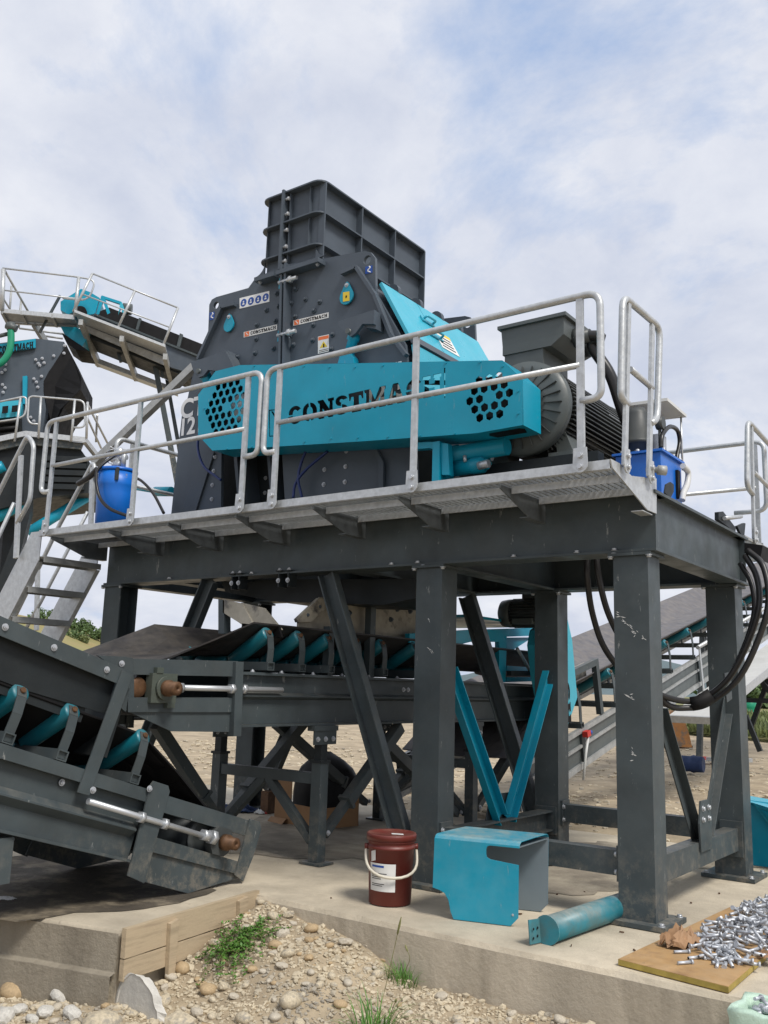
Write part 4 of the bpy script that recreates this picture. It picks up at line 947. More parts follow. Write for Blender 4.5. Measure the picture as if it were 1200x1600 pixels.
put('valve_block', B().box(-2.26, -2.16, 6.2, 6.32, tz1+.02, tz1+.18), 'zinc', hu)
put('pressure_gauge', B().cyl((-2.17, 6.16, tz1+.24), (-2.12, 6.16, tz1+.24), .045, 16).cyl((-2.15, 6.16, tz1+.02), (-2.15, 6.16, tz1+.24), .012, 8), 'motor_dark', hu)
rp = [V(p) for p in [(-2.124,6.262,3.360),(-2.140,6.728,3.360),(-2.561,6.682,3.360),(-2.470,6.235,3.360)]]
put('roof_plate', B().prism(rp, (0, 0, .022)), 'sheet', hu)
for q in ((-2.176,6.707,3.360), (-2.311,6.687,3.360)): put('roof_post', B().cyl(q, (q[0], q[1], tz1+.02), .008, 8), 'zinc', hu)
put('hose', B().tube(smoothpath([(-2.120,6.093,2.973),(-2.120,6.125,3.072),(-2.120,6.276,3.170),(-2.120,6.440,3.186),(-2.120,6.489,3.112),(-2.120,6.423,2.992),(-2.120,6.405,2.941)]), .016, 8), 'cable', hu)
put('drain_hose', B().tube(smoothpath([(-2.060,6.358,2.896),(-2.060,6.467,2.872),(-2.060,6.445,2.788),(-2.060,6.354,2.701),(-2.060,6.321,2.640)]), .022, 8), 'sheet', hu)
# small black bits on the end girder
eb = thing('lifting_bracket', 'black hinged bracket standing on the rear end of the end girder', 'bracket', (-1.98, 7.1, 2.53))
put('arm', B().prism([(-1.970,6.865,2.643),(-1.970,6.980,2.667),(-1.970,7.306,2.592),(-1.970,7.283,2.553),(-1.970,6.858,2.584)], (-.03, 0, 0)), 'dark', eb)
put('plate', B().prism([(-1.970,7.344,2.613),(-1.970,7.551,2.671),(-1.970,7.588,2.672),(-1.970,7.534,2.560),(-1.970,7.443,2.562)], (-.02, 0, 0)), 'dark', eb)
put('rod', B().cyl((-1.950,6.935,2.605), (-1.990,7.541,2.723), .016, 8), 'galv', eb)
tag(put('cleat', B().prism([(-1.930,5.595,2.545),(-1.930,5.623,2.604),(-1.930,5.708,2.637),(-1.930,5.768,2.632),(-1.930,5.764,2.585),(-1.930,5.700,2.531)], (-.01, 0, 0)), 'dark', loc=(-1.93, 6.05, 2.53)), 'dark drilled steel cleat on the end girder in front of the blue tank', 'cleat')
tag(put('drive_spindle', B().lathe((-1.950,5.334,2.645), V((-1.950,5.334,2.645))+V((.16, .12, -.01)), [(0, .018), (.07, .018), (.07, .03), (.12, .03)], 14), 'galv_dull', loc=(-1.95, 5.9, 2.6)), 'stubby grey steel spindle poking out beside the end railing post', 'spindle')

# ================================================================== BLUE DRUM WITH PUMP
dc = V((-6.776,5.150,2.697)); dz0 = 2.572; dx = dc.x
dr = thing('grease_drum', 'worn blue steel drum with a chrome pump head standing on the walkway', 'drum', (dx, 5.15, dz0))
rd = .168
hd = (-6.834,5.150,3.139)[2]-dz0
put('drum_body', B().lathe((dx, 5.15, dz0), (dx, 5.15, dz0+1), [(0, rd*.93), (.0, rd*.95), (hd*.60, rd), (hd*.74, rd), (hd*.76, rd*1.025), (hd*.79, rd), (hd*.97, rd*1.01)], 40), 'bluedrum', dr)
put('drum_lid', B().lathe((dx, 5.15, dz0+hd*.97), (dx, 5.15, dz0+2), [(0, rd*1.05), (.018, rd*1.06), (.03, rd*1.03), (.034, rd*.9), (.05, rd*.2)], 40), 'bluep', dr)
for a in (-40, 175): put('lid_clip', B().bar((dx+rd*1.03*math.cos(R(a)), 5.15+rd*1.03*math.sin(R(a)), dz0+hd*.80), (dx+rd*1.05*math.cos(R(a)), 5.15+rd*1.05*math.sin(R(a)), dz0+hd), .035, .02), 'motor_dark', dr)
pz = dz0+hd+.03
ph = put('pump_head', B().lathe((dx, 5.15, pz), (dx, 5.15, pz+1), [(0, .05), (.06, .05), (.06, .03), (.12, .03), (.12, .045), (.17, .045), (.19, .02)], 16).cyl((dx-.1, 5.15, pz+.09), (dx+.1, 5.15, pz+.09), .025, 12).cyl((dx+.12, 5.11, pz-.02), (dx+.12, 5.11, pz+.15), .022, 12), 'zinc', dr)
put('pump_spring', B().tube([(dx-.06+.03*math.cos(t), 5.10+.03*math.sin(t), pz+.02+t*.012) for t in [k*.4 for k in range(40)]], .005, 6), 'zinc', dr)
put('pump_hose', B().tube(smoothpath([(dx+.03, 5.1, pz+.12), (-6.781,4.980,3.168), (-6.791,4.930,3.065), (-6.719,4.930,2.867), (-6.578,4.950,2.744), (-6.323,4.980,2.654)]), .015, 8), 'cable', dr)
put('pump_hose', B().tube(smoothpath([(-7.140,5.000,3.034), (-6.979,5.000,3.082), (-6.877,5.000,3.142)]), .026, 8), 'cable', dr)
tag(put('air_hose', B().tube(smoothpath([(-7.140,5.600,3.222),(-6.992,5.600,3.161),(-6.809,5.600,3.018),(-6.643,5.600,2.820)]), .014, 8), 'cable', loc=(-6.643,5.600,2.820)), 'thin black hose hanging from the drum pump to the deck', 'hose')

# ================================================================== CONVEYORS
# every conveyor runs along +Y; (s, h) are distance along and height square to it
def roller(t, p, q, r=.054, name='roller'):
    p, q = V(p), V(q); L_ = (q-p).length
    ro = put(name, B().lathe(p, q, [(0, r*.55), (.004, r*.94), (.012, r), (L_-.012, r), (L_-.004, r*.94), (L_, r*.55)], 18), 'roller', t)
    d = (q-p).normalized()
    put('axle', B().cyl(p-d*.02, p+d*.003, r*.3, 8), 'rust', ro)
    put('axle', B().cyl(q-d*.003, q+d*.02, r*.3, 8), 'rust', ro)
    return ro
def idler(t, F, s, xn, xf, top, wing=.20, base=.03, m='frame'):
    """troughing idler: F(s,h,x)->world. near wing, centre, far wing rollers, curved end brackets, base section"""
    w = xn-xf; c0, c1 = xn-.34*w, xf+.34*w
    roller(t, F(s, base+top+wing, xn-.02), F(s, base+top+.02, c0+.02))
    roller(t, F(s-.0, base+top, c0-.02), F(s, base+top, c1+.02))
    roller(t, F(s, base+top+wing, xf+.02), F(s, base+top+.02, c1-.02))
    for x, sg in ((xn, 1), (xf, -1)):
        a = [F(s, base, x+sg*.0), F(s, base+.55*(top+wing), x+sg*.012), F(s, base+top+wing-.03, x+sg*.0), F(s, base+top+wing+.02, x-sg*.03)]
        b = B(); wv = V(F(s+.03, 0, 0))-V(F(s-.03, 0, 0))
        for p, q in zip(a, a[1:]):
            n_1 = (V(q)-V(p)).cross(wv).normalized()*.004
            b.prism([V(p)-wv*.5+n_1, V(q)-wv*.5+n_1, V(q)-wv*.5-n_1, V(p)-wv*.5-n_1], wv)
        put('idler_bracket', b, m, t)
    for x in (c0, c1):
        put('idler_bracket', B().bar(F(s, base, x), F(s, base+top, x), .01, .05, upv=(0, 1, 0)), m, t)
    b = B()
    d0 = V(F(s+.035, 0, 0))-V(F(s-.035, 0, 0)); hv = V(F(s, .058, 0))-V(F(s, 0, 0))
    p = V(F(s-.035, base-.012, xn+.022))
    for th in ((0, .006, 0, 1), (0, .045, 0, .08), (0, .045, .92, 1)):
        pass
    o = [p, p+d0, p+d0+hv, p+hv]; k = .1
    i_ = [p+d0*k+hv*k*1.4, p+d0*(1-k)+hv*k*1.4, p+d0*(1-k)+hv*(1-k*1.4), p+d0*k+hv*(1-k*1.4)]
    ln = V((xf-xn-.044, 0, 0)); A1 = b.verts(o); A2 = b.verts(i_); C1 = b.verts([q+ln for q in o]); C2 = b.verts([q+ln for q in i_])
    for i in range(4):
        j = (i+1) % 4
        b.face([A1[i], A1[j], A2[j], A2[i]]); b.face([C1[i], C1[j], C2[j], C2[i]]); b.face([A1[i], A1[j], C1[j], C1[i]]); b.face([A2[i], A2[j], C2[j], C2[i]])
    put('idler_base', b, m, t)
def trough_belt(F, xn, xf, secs, th=.012):
    """belt lofted through sections (s, h_centre, h_wing)"""
    w = xn-xf; rings = []
    for s, hc, hw in secs:
        prof = [(xn-.015, hw), (xn-.17*w, hc+(hw-hc)*.52), (xn-.32*w, hc+(hw-hc)*.06), ((xn+xf)/2, hc), (xf+.32*w, hc+(hw-hc)*.06), (xf+.17*w, hc+(hw-hc)*.52), (xf+.015, hw)]
        rings.append([F(s, h, x) for x, h in prof]+[F(s, h-th, x) for x, h in reversed(prof)])
    return B().loft(rings, closed=True, smooth=False, caps=True)

# ------------------------------------------------------------------ discharge conveyor under the crusher
dcv = thing('belt_conveyor', 'level dark grey belt conveyor passing beneath the crusher between the frame columns', 'conveyor', (-5.1, 6.2, 0))
XN, XF = -4.55, -5.67
FD = lambda s, h, x: (x, s, 1.37+h)
for x, sg in ((XN, -1), (XF, 1)):
    b = B().box(min(x, x+sg*.06), max(x, x+sg*.06), 4.60, 9.6, 1.352, 1.372)          # top flange
    b.box(min(x, x+sg*.06), max(x, x+sg*.06), 4.60, 9.6, 1.0, 1.016)
    b.box(min(x+sg*.045, x+sg*.052), max(x+sg*.045, x+sg*.052), 4.60, 9.6, 1.017, 1.351)
    put('side_beam', b, 'frame', dcv)
    put('side_ledge', B().prism([(x+sg*.044, 4.64, 1.235), (x, 4.64, 1.215), (x, 4.64, 1.205), (x+sg*.044, 4.64, 1.185)], (0, 4.9, 0)), 'frame', dcv)
    for y in (6.9, 8.4): put('splice_plate', B().box(min(x+sg*.02, x+sg*.044), max(x+sg*.02, x+sg*.044), y-.012, y+.012, 1.017, 1.351), 'frame', dcv)
# tail end with slotted take-up
def tail(t, x, sg, pl):
    th = V((sg*.012, 0, 0))
    top, low, bot, end, end2 = pl
    for nm, q, o in (('tail_bar', top, 0), ('tail_bar', low, 0), ('tail_plate', bot, .014), ('tail_post', end, -.03), ('tail_post', end2, -.015)):
        qq = [V((x+sg*o, p[1], p[2])) for p in q]
        put(nm, B().prism(qq, th if nm == 'tail_plate' else V((sg*(.045 if nm == 'tail_bar' else .07), 0, 0))), 'frame', t)
tp = ([(-4.550,3.632,1.419),(-4.550,4.574,1.441),(-4.550,4.546,1.337),(-4.550,3.679,1.326)], [(-4.550,3.669,1.190),(-4.550,4.545,1.197),(-4.550,4.554,1.100),(-4.550,3.678,1.104)], [(-4.550,3.640,1.332),(-4.550,3.713,1.327),(-4.550,3.726,1.190),(-4.550,4.533,1.197),(-4.550,4.553,0.970),(-4.550,4.038,0.985),(-4.550,3.657,1.119)],
      [(-4.550,4.525,1.435),(-4.550,4.598,1.438),(-4.550,4.615,0.944),(-4.550,4.543,0.945)], [(-4.550,3.579,1.428),(-4.550,3.669,1.425),(-4.550,3.679,1.379),(-4.550,3.649,1.107),(-4.550,3.599,1.137)])
tail(dcv, XN, -1, tp); tail(dcv, XF, 1, tp)
put('tail_post', B().prism([(-4.540,3.407,1.428),(-4.540,3.618,1.430),(-4.540,3.667,1.409),(-4.540,3.674,1.349),(-4.540,3.650,1.303),(-4.540,3.560,1.353)], (.012, 0, 0)), 'frame', dcv)
bolts(dcv, [(-4.525,3.582,1.387)], (1, 0, 0), SBOLT)
yt, zt = (-4.550,3.919,1.250)[1:]
put('tail_pulley', B().cyl((XN-.07, yt+.03, zt), (XF+.07, yt+.03, zt), .165, 32), 'black', dcv)
put('pulley_flange', B().lathe((XN-.02, yt-.16, zt), (XN-1, yt-.16, zt), [(0, .02), (.0, .06), (.01, .064), (.02, .05)], 20), 'rust', dcv)
bh = put('bearing_housing', B().box(XN-.03, XN+.03, yt-.10, yt+.10, zt-.09, zt+.09).box(XN-.02, XN+.035, yt-.07, yt-.02, zt+.09, zt+.125).box(XN-.02, XN+.035, yt+.03, yt+.09, zt-.12, zt-.09).cyl((XN+.03, yt, zt), (XN+.05, yt, zt), .072, 20), 'bearing', dcv)
put('shaft', B().lathe((XN+.03, yt, zt), (XN+2, yt, zt), [(0, .05), (.05, .05), (.055, .042), (.12, .042), (.123, .012), (.11, .010)], 20), 'rust', dcv)
zr = zt+.005
put('takeup_screw', B().cyl((XN+.01, yt+.1, zr), (XN+.01, 5.02, zr), .019, 14), 'zinc', dcv)
for y0, y1 in ((yt+.11, yt+.16), (4.50, 4.535), (4.615, 4.65)): put('nut', B().cyl((XN+.01, y0, zr), (XN+.01, y1, zr), .034, 6), 'zinc', dcv)
bm_ = B(); secs = [(3.80, .01, .02), (4.0, .06, .075), (4.4, .10, .22), (4.74, .125, .35), (5.2, .125, .35), (9.3, .125, .35), (9.6, .06, .12)]
put('belt', trough_belt(FD, XN-.02, XF+.02, secs), 'belt', dcv)
wrap = []
for k in range(13):
    a = PI/2+PI*k/12; wrap.append((yt+.03+.178*math.cos(a), zt+.178*math.sin(a)))
wrap.append((9.6, zt-.16)); 
b = B(); w_in = [(yt+.03+(y-yt-.03)*.93, zt+(z-zt)*.93) for y, z in wrap[:-1]]+[(9.6, zt-.148)]
b.prism([(XN-.08, y, z) for y, z in wrap]+[(XN-.08, y, z) for y, z in reversed(w_in)], (XF-XN+.16, 0, 0)); put('return_belt', b, 'belt', dcv)
for y in (4.88, 5.22, 5.56, 5.91, 6.26, 6.75, 7.3): idler(dcv, FD, y, XN, XF, .035, .215)
for p in (([(-4.550,5.127,1.293),(-4.550,5.176,1.294),(-4.550,5.179,1.262),(-4.550,5.130,1.261)]),): pass
bolts(dcv, [(XN+.002, 6.55, 1.28), (XN+.002, 6.62, 1.28)], (1, 0, 0), SBOLT)
bolts(dcv, [(XN-.03, y, 1.372) for y in (4.75, 5.05, 5.4, 5.75, 6.1, 6.5)], (0, 0, 1), SBOLT)
# skirt and wear plates above the belt
put('skirt_plate', B().prism([(-4.720,5.364,1.786),(-4.720,5.611,1.981),(-4.720,5.853,1.999),(-4.720,7.073,2.008),(-4.720,7.085,1.712),(-4.720,5.669,1.698),(-4.720,5.535,1.719),(-4.720,5.370,1.703)], (-.015, 0, 0)), 'wear', dcv)
put('skirt_front', B().prism([(-4.700,5.326,1.787),(-4.700,5.579,1.972),(-4.700,5.715,1.975),(-4.700,5.687,1.911),(-4.700,5.492,1.775),(-4.700,5.343,1.764)], (-.05, .02, 0)), 'wear', dcv)
bolts(dcv, [(-4.720,5.451,1.827),(-4.720,5.592,1.904),(-4.720,5.855,1.968),(-4.720,6.111,1.970),(-4.720,6.381,1.972),(-4.720,6.667,1.974),(-4.720,6.867,1.973),(-4.720,5.986,1.885),(-4.720,6.294,1.883),(-4.720,6.574,1.877)], (1, 0, 0), DBOLT)
put('skirt_rail', B().prism([(-4.690,5.593,1.703),(-4.690,7.041,1.692),(-4.690,7.042,1.646),(-4.690,5.596,1.663)], (-.03, 0, 0)), 'frame', dcv)
put('back_chute', B().prism([(-5.177,5.000,1.923),(-4.969,5.000,1.883),(-4.809,5.000,1.685),(-4.860,5.000,1.676),(-4.998,5.000,1.744),(-5.168,5.000,1.820)], (0, .02, 0)).prism([(-4.990,5.020,1.890),(-4.762,5.020,1.846),(-4.573,5.020,1.683),(-4.828,5.020,1.681)], (0, .02, 0)), 'wear', dcv)
put('back_chute_post', B().prism([(-5.226,5.000,1.924),(-5.162,5.000,1.913),(-5.140,5.000,1.659),(-5.202,5.000,1.660)], (0, .07, 0)), 'frame', dcv)
put('skirt_rubber', B().prism([(-4.957,5.000,1.734),(-4.581,5.000,1.701),(-4.551,5.000,1.627),(-4.964,5.000,1.658)], (0, .02, 0)), 'black', dcv)
put('skirt_post', B().box(-4.66, -4.60, 6.13, 6.20, 1.373, 2.1), 'frame', dcv)
put('skirt_post', B().box(-4.66, -4.60, 5.60, 5.66, 1.373, 1.75), 'frame', dcv)
# trestle stands: posts with telescopic heads, cross bars and raking legs
def stand(y):
    for x in (XN-.03, XF+.03):
        put('stand_post', B().box(x-.045, x+.045, y-.045, y+.045, .02, .74), 'frame', dcv)
        put('stand_sleeve', B().box(x-.035, x+.035, y-.035, y+.035, .74, .98).box(x-.055, x+.055, y-.055, y+.055, .725, .745), 'dark', dcv)
        put('stand_foot', B().box(x-.10, x+.10, y-.08, y+.08, .004, .02), 'frame', dcv)
        put('stand_head', B().box(x-.02, x+.05, y-.14, y+.14, .96, .999).box(x+.03, x+.042, y-.13, y+.13, .86, .96), 'frame', dcv)
        bolts(dcv, [(x+.042, y-.09, .90), (x+.042, y, .90), (x+.042, y+.09, .90)], (1, 0, 0), SBOLT)
    put('stand_bar', B().box(XF+.08, XN-.08, y-.035, y+.035, .57, .65), 'frame', dcv)
    for sx in (1, -1):
        xc = (XN+XF)/2; put('stand_brace', B().bar((xc+sx*.02, y, .58), (XN-.08 if sx > 0 else XF+.08, y, .16), .06, .06), 'frame', dcv)
stand(5.53); stand(7.75)
def rake(p, q):
    p, q = V(p), V(q); m_ = p+(q-p)*.28
    put('raking_leg', B().bar(m_, q, .085, .085).bar(p, m_, .06, .06).bar(m_-(q-p).normalized()*.01, m_+(q-p).normalized()*.02, .11, .11), 'frame', dcv)
    bolts(dcv, [p+V((.045, 0, .02))], (1, 0, 0), SBOLT)
for x in (XN-.03, XF+.03):
    rake((x, 5.60, .20), (x, 6.55, .97)); rake((x-.10, 7.66, .16), (x-.10, 6.3, .95)); rake((x, 7.84, .2), (x, 8.9, .97))
rake((XF+.13, 5.48, .2), (XF+.13, 4.75, .97))
# head end: teal drive frame, geared motor, guard
df = put('drive_frame', B().prism([(-4.600,6.701,1.762),(-4.600,7.733,1.864),(-4.600,9.126,1.977),(-4.600,9.125,1.894),(-4.600,8.464,1.840),(-4.600,8.442,1.381),(-4.600,8.309,1.372),(-4.600,8.303,1.779),(-4.600,7.736,1.748),(-4.600,7.334,1.672),(-4.600,6.704,1.684)], (-.05, 0, 0)), 'teal', dcv)
put('drive_plate', B().box(-5.6, -4.60, (-4.600,7.709,1.856)[1], (-4.600,9.126,1.949)[1], 1.985, 2.01), 'teal', dcv)
put('drive_gusset', B().prism([(-4.640,8.537,1.838),(-4.640,9.114,1.873),(-4.640,8.539,1.668)], (-.01, 0, 0)), 'teal', dcv)
put('drive_box', B().prism([(-4.640,8.540,1.551),(-4.640,9.312,1.551),(-4.640,9.311,1.413),(-4.640,8.542,1.383),(-4.640,8.542,1.434),(-4.640,9.174,1.451),(-4.640,9.174,1.505),(-4.640,8.541,1.499)], (-.04, 0, 0)), 'teal', dcv)
put('pivot_rod', B().cyl((-4.500,8.498,1.725), (-4.500,8.897,1.420), .017, 10), 'galv', dcv)
put('pivot_arm', B().bar((-4.520,8.360,1.470), (-4.520,8.996,1.488), .05, .05), 'dark', dcv)
gy = 8.45
ga, gc = (-4.654,8.450,2.076), (-4.174,8.450,2.092)
gm = thing('geared_motor', 'small grey finned motor on the teal drive frame seen under the crusher deck', 'motor', (ga[0], gy, 2.01))
ga = V(ga); u_ = V((1, 0, 0))
put('fan_cover', B().lathe(ga, ga+u_, [(0, .03), (0, .09), (.03, .135), (.10, .145), (.15, .145)], 24), 'motor', gm)
put('stator', B().cyl(ga+u_*.15, ga+u_*.5, .125, 24), 'motor_dark', gm)
fin2 = mesh_of('fin', B().box(.15, .5, .12, .15, -.004, .004), 'motor_dark')
for k in range(28): inst('fin', fin2, gm, ga, Matrix.Rotation(2*PI*k/28, 3, 'X').to_quaternion())
put('terminal_box', B().box(ga.x+.28, ga.x+.5, gy-.09, gy+.09, ga.z+.14, ga.z+.23).box(ga.x+.27, ga.x+.51, gy-.1, gy+.1, ga.z+.23, ga.z+.245), 'motor_dark', gm)
put('foot', B().box(ga.x+.2, ga.x+.42, gy-.15, gy+.15, 2.011, ga.z-.12), 'motor', gm)
put('gearbox', B().box(ga.x+.5, ga.x+.60, gy-.17, gy+.17, 2.011, ga.z+.2), 'teal', gm)
hg = thing('drive_guard', 'teal drive guard plate with cut lettering beyond the middle rear column', 'guard', (-4.2, 9.0, 1.0))
ho = [(-4.200,8.444,1.754),(-4.200,8.501,1.904),(-4.200,9.012,2.139),(-4.200,9.165,1.846),(-4.200,9.282,1.248),(-4.200,9.009,0.923),(-4.200,8.726,1.003),(-4.200,8.527,1.429)]
put('guard_box', B().prism(ho, (-.16, 0, 0)), 'flap', hg)
lt = [(-4.190,8.973,0.975),(-4.190,9.112,0.980),(-4.190,9.073,1.410),(-4.190,8.949,1.401)]
put('lettering', fit_word('CH', [V(lt[3]), V(lt[0]), V(lt[1]), V(lt[2])]), 'ink', hg)

# ------------------------------------------------------------------ inclined conveyor at the left front
icv = thing('belt_conveyor', 'inclined dark grey belt conveyor at the lower left with its tail resting on the slab', 'conveyor', (-5.1, 3.2, 0))
IA = R(16.6); IX, IXF = -4.5, -5.66
def FI(s, h, x): return (x, 3.875-s*math.cos(IA)+h*math.sin(IA), .645+s*math.sin(IA)+h*math.cos(IA))
def ip(x, pts): return [FI(s, h, x) for s, h in pts]
for x, sg in ((IX, -1), (IXF, 1)):
    w = V((sg*.06, 0, 0)); web = V((sg*.008, 0, 0))
    b = B().prism(ip(x, [(.03, -.002), (5, -.002), (5, -.075), (.03, -.075)]), V((sg*.014, 0, 0))).prism(ip(x+sg*.0145, [(.03, -.002), (5, -.002), (5, -.014), (.03, -.014)]), w)
    b.prism(ip(x+sg*.05, [(.0, -.015), (5, -.015), (5, -.40), (.0, -.40)]), web); b.prism(ip(x, [(0, -.401), (5, -.401), (5, -.418), (0, -.418)]), w)
    put('side_beam', b, 'frame', icv)
    put('side_ledge', B().loft([ip(x+sg*.049, [(.04, -.20), (5, -.20)]), ip(x, [(.04, -.235), (5, -.235)]), ip(x, [(.04, -.245), (5, -.245)]), ip(x+sg*.049, [(.04, -.285), (5, -.285)])], closed=False, smooth=False), 'frame', icv)
    # tail box with slot
    T = V((sg*.05, 0, 0))
    put('tail_bar', B().prism(ip(x, [(-.10, -.005), (-.97, .0), (-.97, -.10), (-.10, -.105)]), T), 'frame', icv)
    put('tail_bar', B().prism(ip(x, [(-.10, -.25), (-.955, -.265), (-.95, -.34), (-.10, -.335)]), T), 'frame', icv)
    put('tail_plate', B().prism(ip(x+sg*.02, [(-.10, -.335), (-.94, -.34), (-.93, -.36), (-.52, -.515), (-.08, -.50)]), V((sg*.012, 0, 0))), 'frame', icv)
    put('tail_post', B().prism(ip(x-sg*.012, [(-.97, .012), (-1.0, -.03), (-.99, -.20), (-.95, -.375), (-.86, -.35), (-.87, .01)]), V((sg*.011, 0, 0))), 'frame', icv)
    put('tail_post', B().prism(ip(x-sg*.014, [(-.115, .02), (-.09, .05), (.03, .05), (.045, .02), (.015, -.49), (-.12, -.51)]), V((sg*.013, 0, 0))), 'frame', icv)
bolts(icv, [FI(.05, .0, IX+.016), FI(.62, -.10, IX-.04), FI(.47, -.10, IX+.05)], (1, 0, 0), SBOLT)
ps = FI(-.60, -.175, 0)
put('tail_pulley', B().cyl((IX-.08, ps[1], ps[2]), (IXF+.08, ps[1], ps[2]), .15, 28), 'dark', icv)
put('pulley_ring', B().lathe((IX-.075, ps[1], ps[2]), (IX, ps[1], ps[2]), [(0, .16), (.01, .16), (.012, .12), (.004, .10)], 28), 'motor_dark', icv)
put('bearing_housing', B().prism(ip(IX-.04, [(-.60, -.09), (-.72, -.09), (-.74, -.13), (-.74, -.23), (-.70, -.26), (-.60, -.26), (-.57, -.22), (-.57, -.13)]), (.06, 0, 0)), 'motor_dark', icv)
pb_ = FI(-.675, -.175, IX+.02)
put('shaft', B().lathe(pb_, (pb_[0]+1, pb_[1], pb_[2]), [(0, .05), (.04, .05), (.045, .038), (.11, .038), (.112, .012), (.10, .01)], 18), 'rust', icv)
put('takeup_screw', B().cyl(FI(.455, -.16, IX+.02), FI(-.52, -.172, IX+.02), .0175, 14), 'zinc', icv)
for sa, sb_, rr_ in ((.065, .035, .034), (-.125, -.155, .034), (-.47, -.53, .036), (-.54, -.58, .046)): put('nut', B().cyl(FI(sa, -.166, IX+.02), FI(sb_, -.166, IX+.02), rr_, 6), 'zinc', icv)
put('belt', trough_belt(FI, IX-.05, IXF+.05, [(-.75, -.03, -.03), (-.5, .0, .02), (-.2, .04, .16), (.15, .07, .30), (5, .07, .30)]), 'black', icv)
put('return_belt', B().prism(ip(IX-.09, [(-.62, -.32), (5, -.30), (5, -.315), (-.62, -.335)]), (IXF-IX+.18, 0, 0)), 'black', icv)
for s in (.16, .70, 1.05, 1.6): idler(icv, FI, s, IX-.02, IXF+.02, .045, .225, base=.014)
# feed skirt: channel rail with hanging plate on posts
for x, sg in ((IX, -1), (IXF, 1)):
    put('skirt_rail', B().prism(ip(x, [(.40, .60), (3.4, .60), (3.4, .505), (.40, .505)]), V((sg*.012, 0, 0))).prism(ip(x+sg*.013, [(.40, .60), (3.4, .60), (3.4, .588), (.40, .588)]), V((sg*.07, 0, 0))), 'frame', icv)
    put('skirt_plate', B().prism(ip(x+sg*.06, [(.47, .57), (3.4, .57), (3.4, .33), (1.0, .30), (.47, .33)]), V((sg*.01, 0, 0))).prism(ip(x+sg*.075, [(.6, .40), (3.4, .40), (3.4, .24), (.6, .24)]), V((sg*.012, 0, 0))), 'dark', icv)
    put('skirt_post', B().prism(ip(x-sg*.011, [(.415, .585), (.50, .585), (.535, -.13), (.45, -.13)]), V((sg*.010, 0, 0))).prism(ip(x-sg*.0005, [(.418, .50), (.430, .50), (.460, .004), (.448, .004)]), V((sg*.055, 0, 0))), 'frame', icv)
    bolts(icv, [FI(s, .555, x-sg*.001) for s in (.60, .98, 1.30, 1.7)], (-sg, 0, 0), SBOLT)
put('skirt_front', B().prism(ip(IX-.06, [(.40, .55), (.36, .55), (.36, .1), (.40, .1)]), (IXF-IX+.12, 0, 0)), 'dark', icv)
put('stand_head', B().box(IX-.14, IX-.02, 2.80, 2.98, .24, .47), 'frame', icv)
put('stand_leg', B().box(IX-.11, IX-.05, 2.84, 2.93, .005, .239), 'dark', icv)

# ------------------------------------------------------------------ stockpile conveyor rising away behind the frame
rcv = thing('belt_conveyor', 'long pale conveyor rising to the right behind the frame with a galvanised side walkway', 'conveyor', (-4.8, 12, 0))
RA = math.atan(.2305); RX, RXF = -4.3, -5.75
def FR(s, h, x): return (x, 9.30+s*math.cos(RA)-h*math.sin(RA), .846+s*math.sin(RA)+h*math.cos(RA))
def rp_(x, pts): return [FR(s, h, x) for s, h in pts]
for x, sg in ((RX, -1), (RXF, 1)):
    b = B().prism(rp_(x, [(-1.2, 0), (20, 0), (20, -.05), (-1.2, -.05)]), V((sg*.05, 0, 0))).prism(rp_(x, [(-1.2, -.36), (20, -.36), (20, -.42), (-1.2, -.42)]), V((sg*.05, 0, 0)))
    put('side_beam', b, 'galv_dull', rcv)
    put('side_web', B().prism(rp_(x+sg*.03, [(-1.2, -.051), (20, -.051), (20, -.359), (-1.2, -.359)]), V((sg*.008, 0, 0))), 'motor', rcv)
    put('side_ledge', B().prism(rp_(x+sg*.001, [(-1.2, -.17), (20, -.17), (20, -.20), (-1.2, -.20)]), V((sg*.028, 0, 0))), 'galv_dull', rcv)
    for k in range(9): put('web_stiffener', B().prism(rp_(x-sg*.0, [(k*2.1+.3, -.05), (k*2.1+.38, -.05), (k*2.1+.38, -.36), (k*2.1+.3, -.36)]), V((sg*.028, 0, 0))), 'frame', rcv)
put('belt', trough_belt(FR, RX-.04, RXF+.04, [(-1.1, .05, .07), (.2, .26, .50), (20, .26, .50)]), 'belt_grey', rcv)
for k in range(14): idler(rcv, FR, .35+k*1.0, RX-.02, RXF+.02, .16, .245, base=.01)
put('tail_skirt', B().prism(rp_(RX-.12, [(-.3, .62), (.85, .62), (.85, .46), (-.3, .46)]), (-.02, 0, 0)), 'wear', rcv)
put('skirt_rail', B().prism(rp_(RX-.02, [(-.4, .64), (1.0, .64), (1.0, .57), (-.4, .57)]), (-.06, 0, 0)).prism(rp_(RX-.02, [(.92, .57), (1.0, .57), (1.0, .01), (.92, .01)]), (-.06, 0, 0)), 'frame', rcv)
put('walkway_deck', B().prism(rp_(RX+.03, [(2.95, -.48), (20, -.48), (20, -.51), (2.95, -.51)]), (.62, 0, 0)), 'sheet', rcv)
put('walkway_end', B().prism(rp_(RX+.03, [(2.90, -.47), (2.945, -.47), (2.945, -.56), (2.90, -.56)]), (.66, 0, 0)), 'galv', rcv)
put('kick_plate', B().prism(rp_(RX+.66, [(2.95, -.38), (20, -.38), (20, -.50), (2.95, -.50)]), (.006, 0, 0)), 'galv', rcv)
put('handrail', B().cyl(FR(4.35, .17, RX+.06), FR(20, .17, RX+.06), .03, 10), 'galv', rcv)
for s in (4.4, 7.2, 10.0, 12.8, 15.6): put('hanger', B().prism(rp_(RX+.05, [(s, .17), (s+.06, .17), (s+.06, -.50), (s, -.50)]), (.012, 0, 0)), 'galv', rcv)
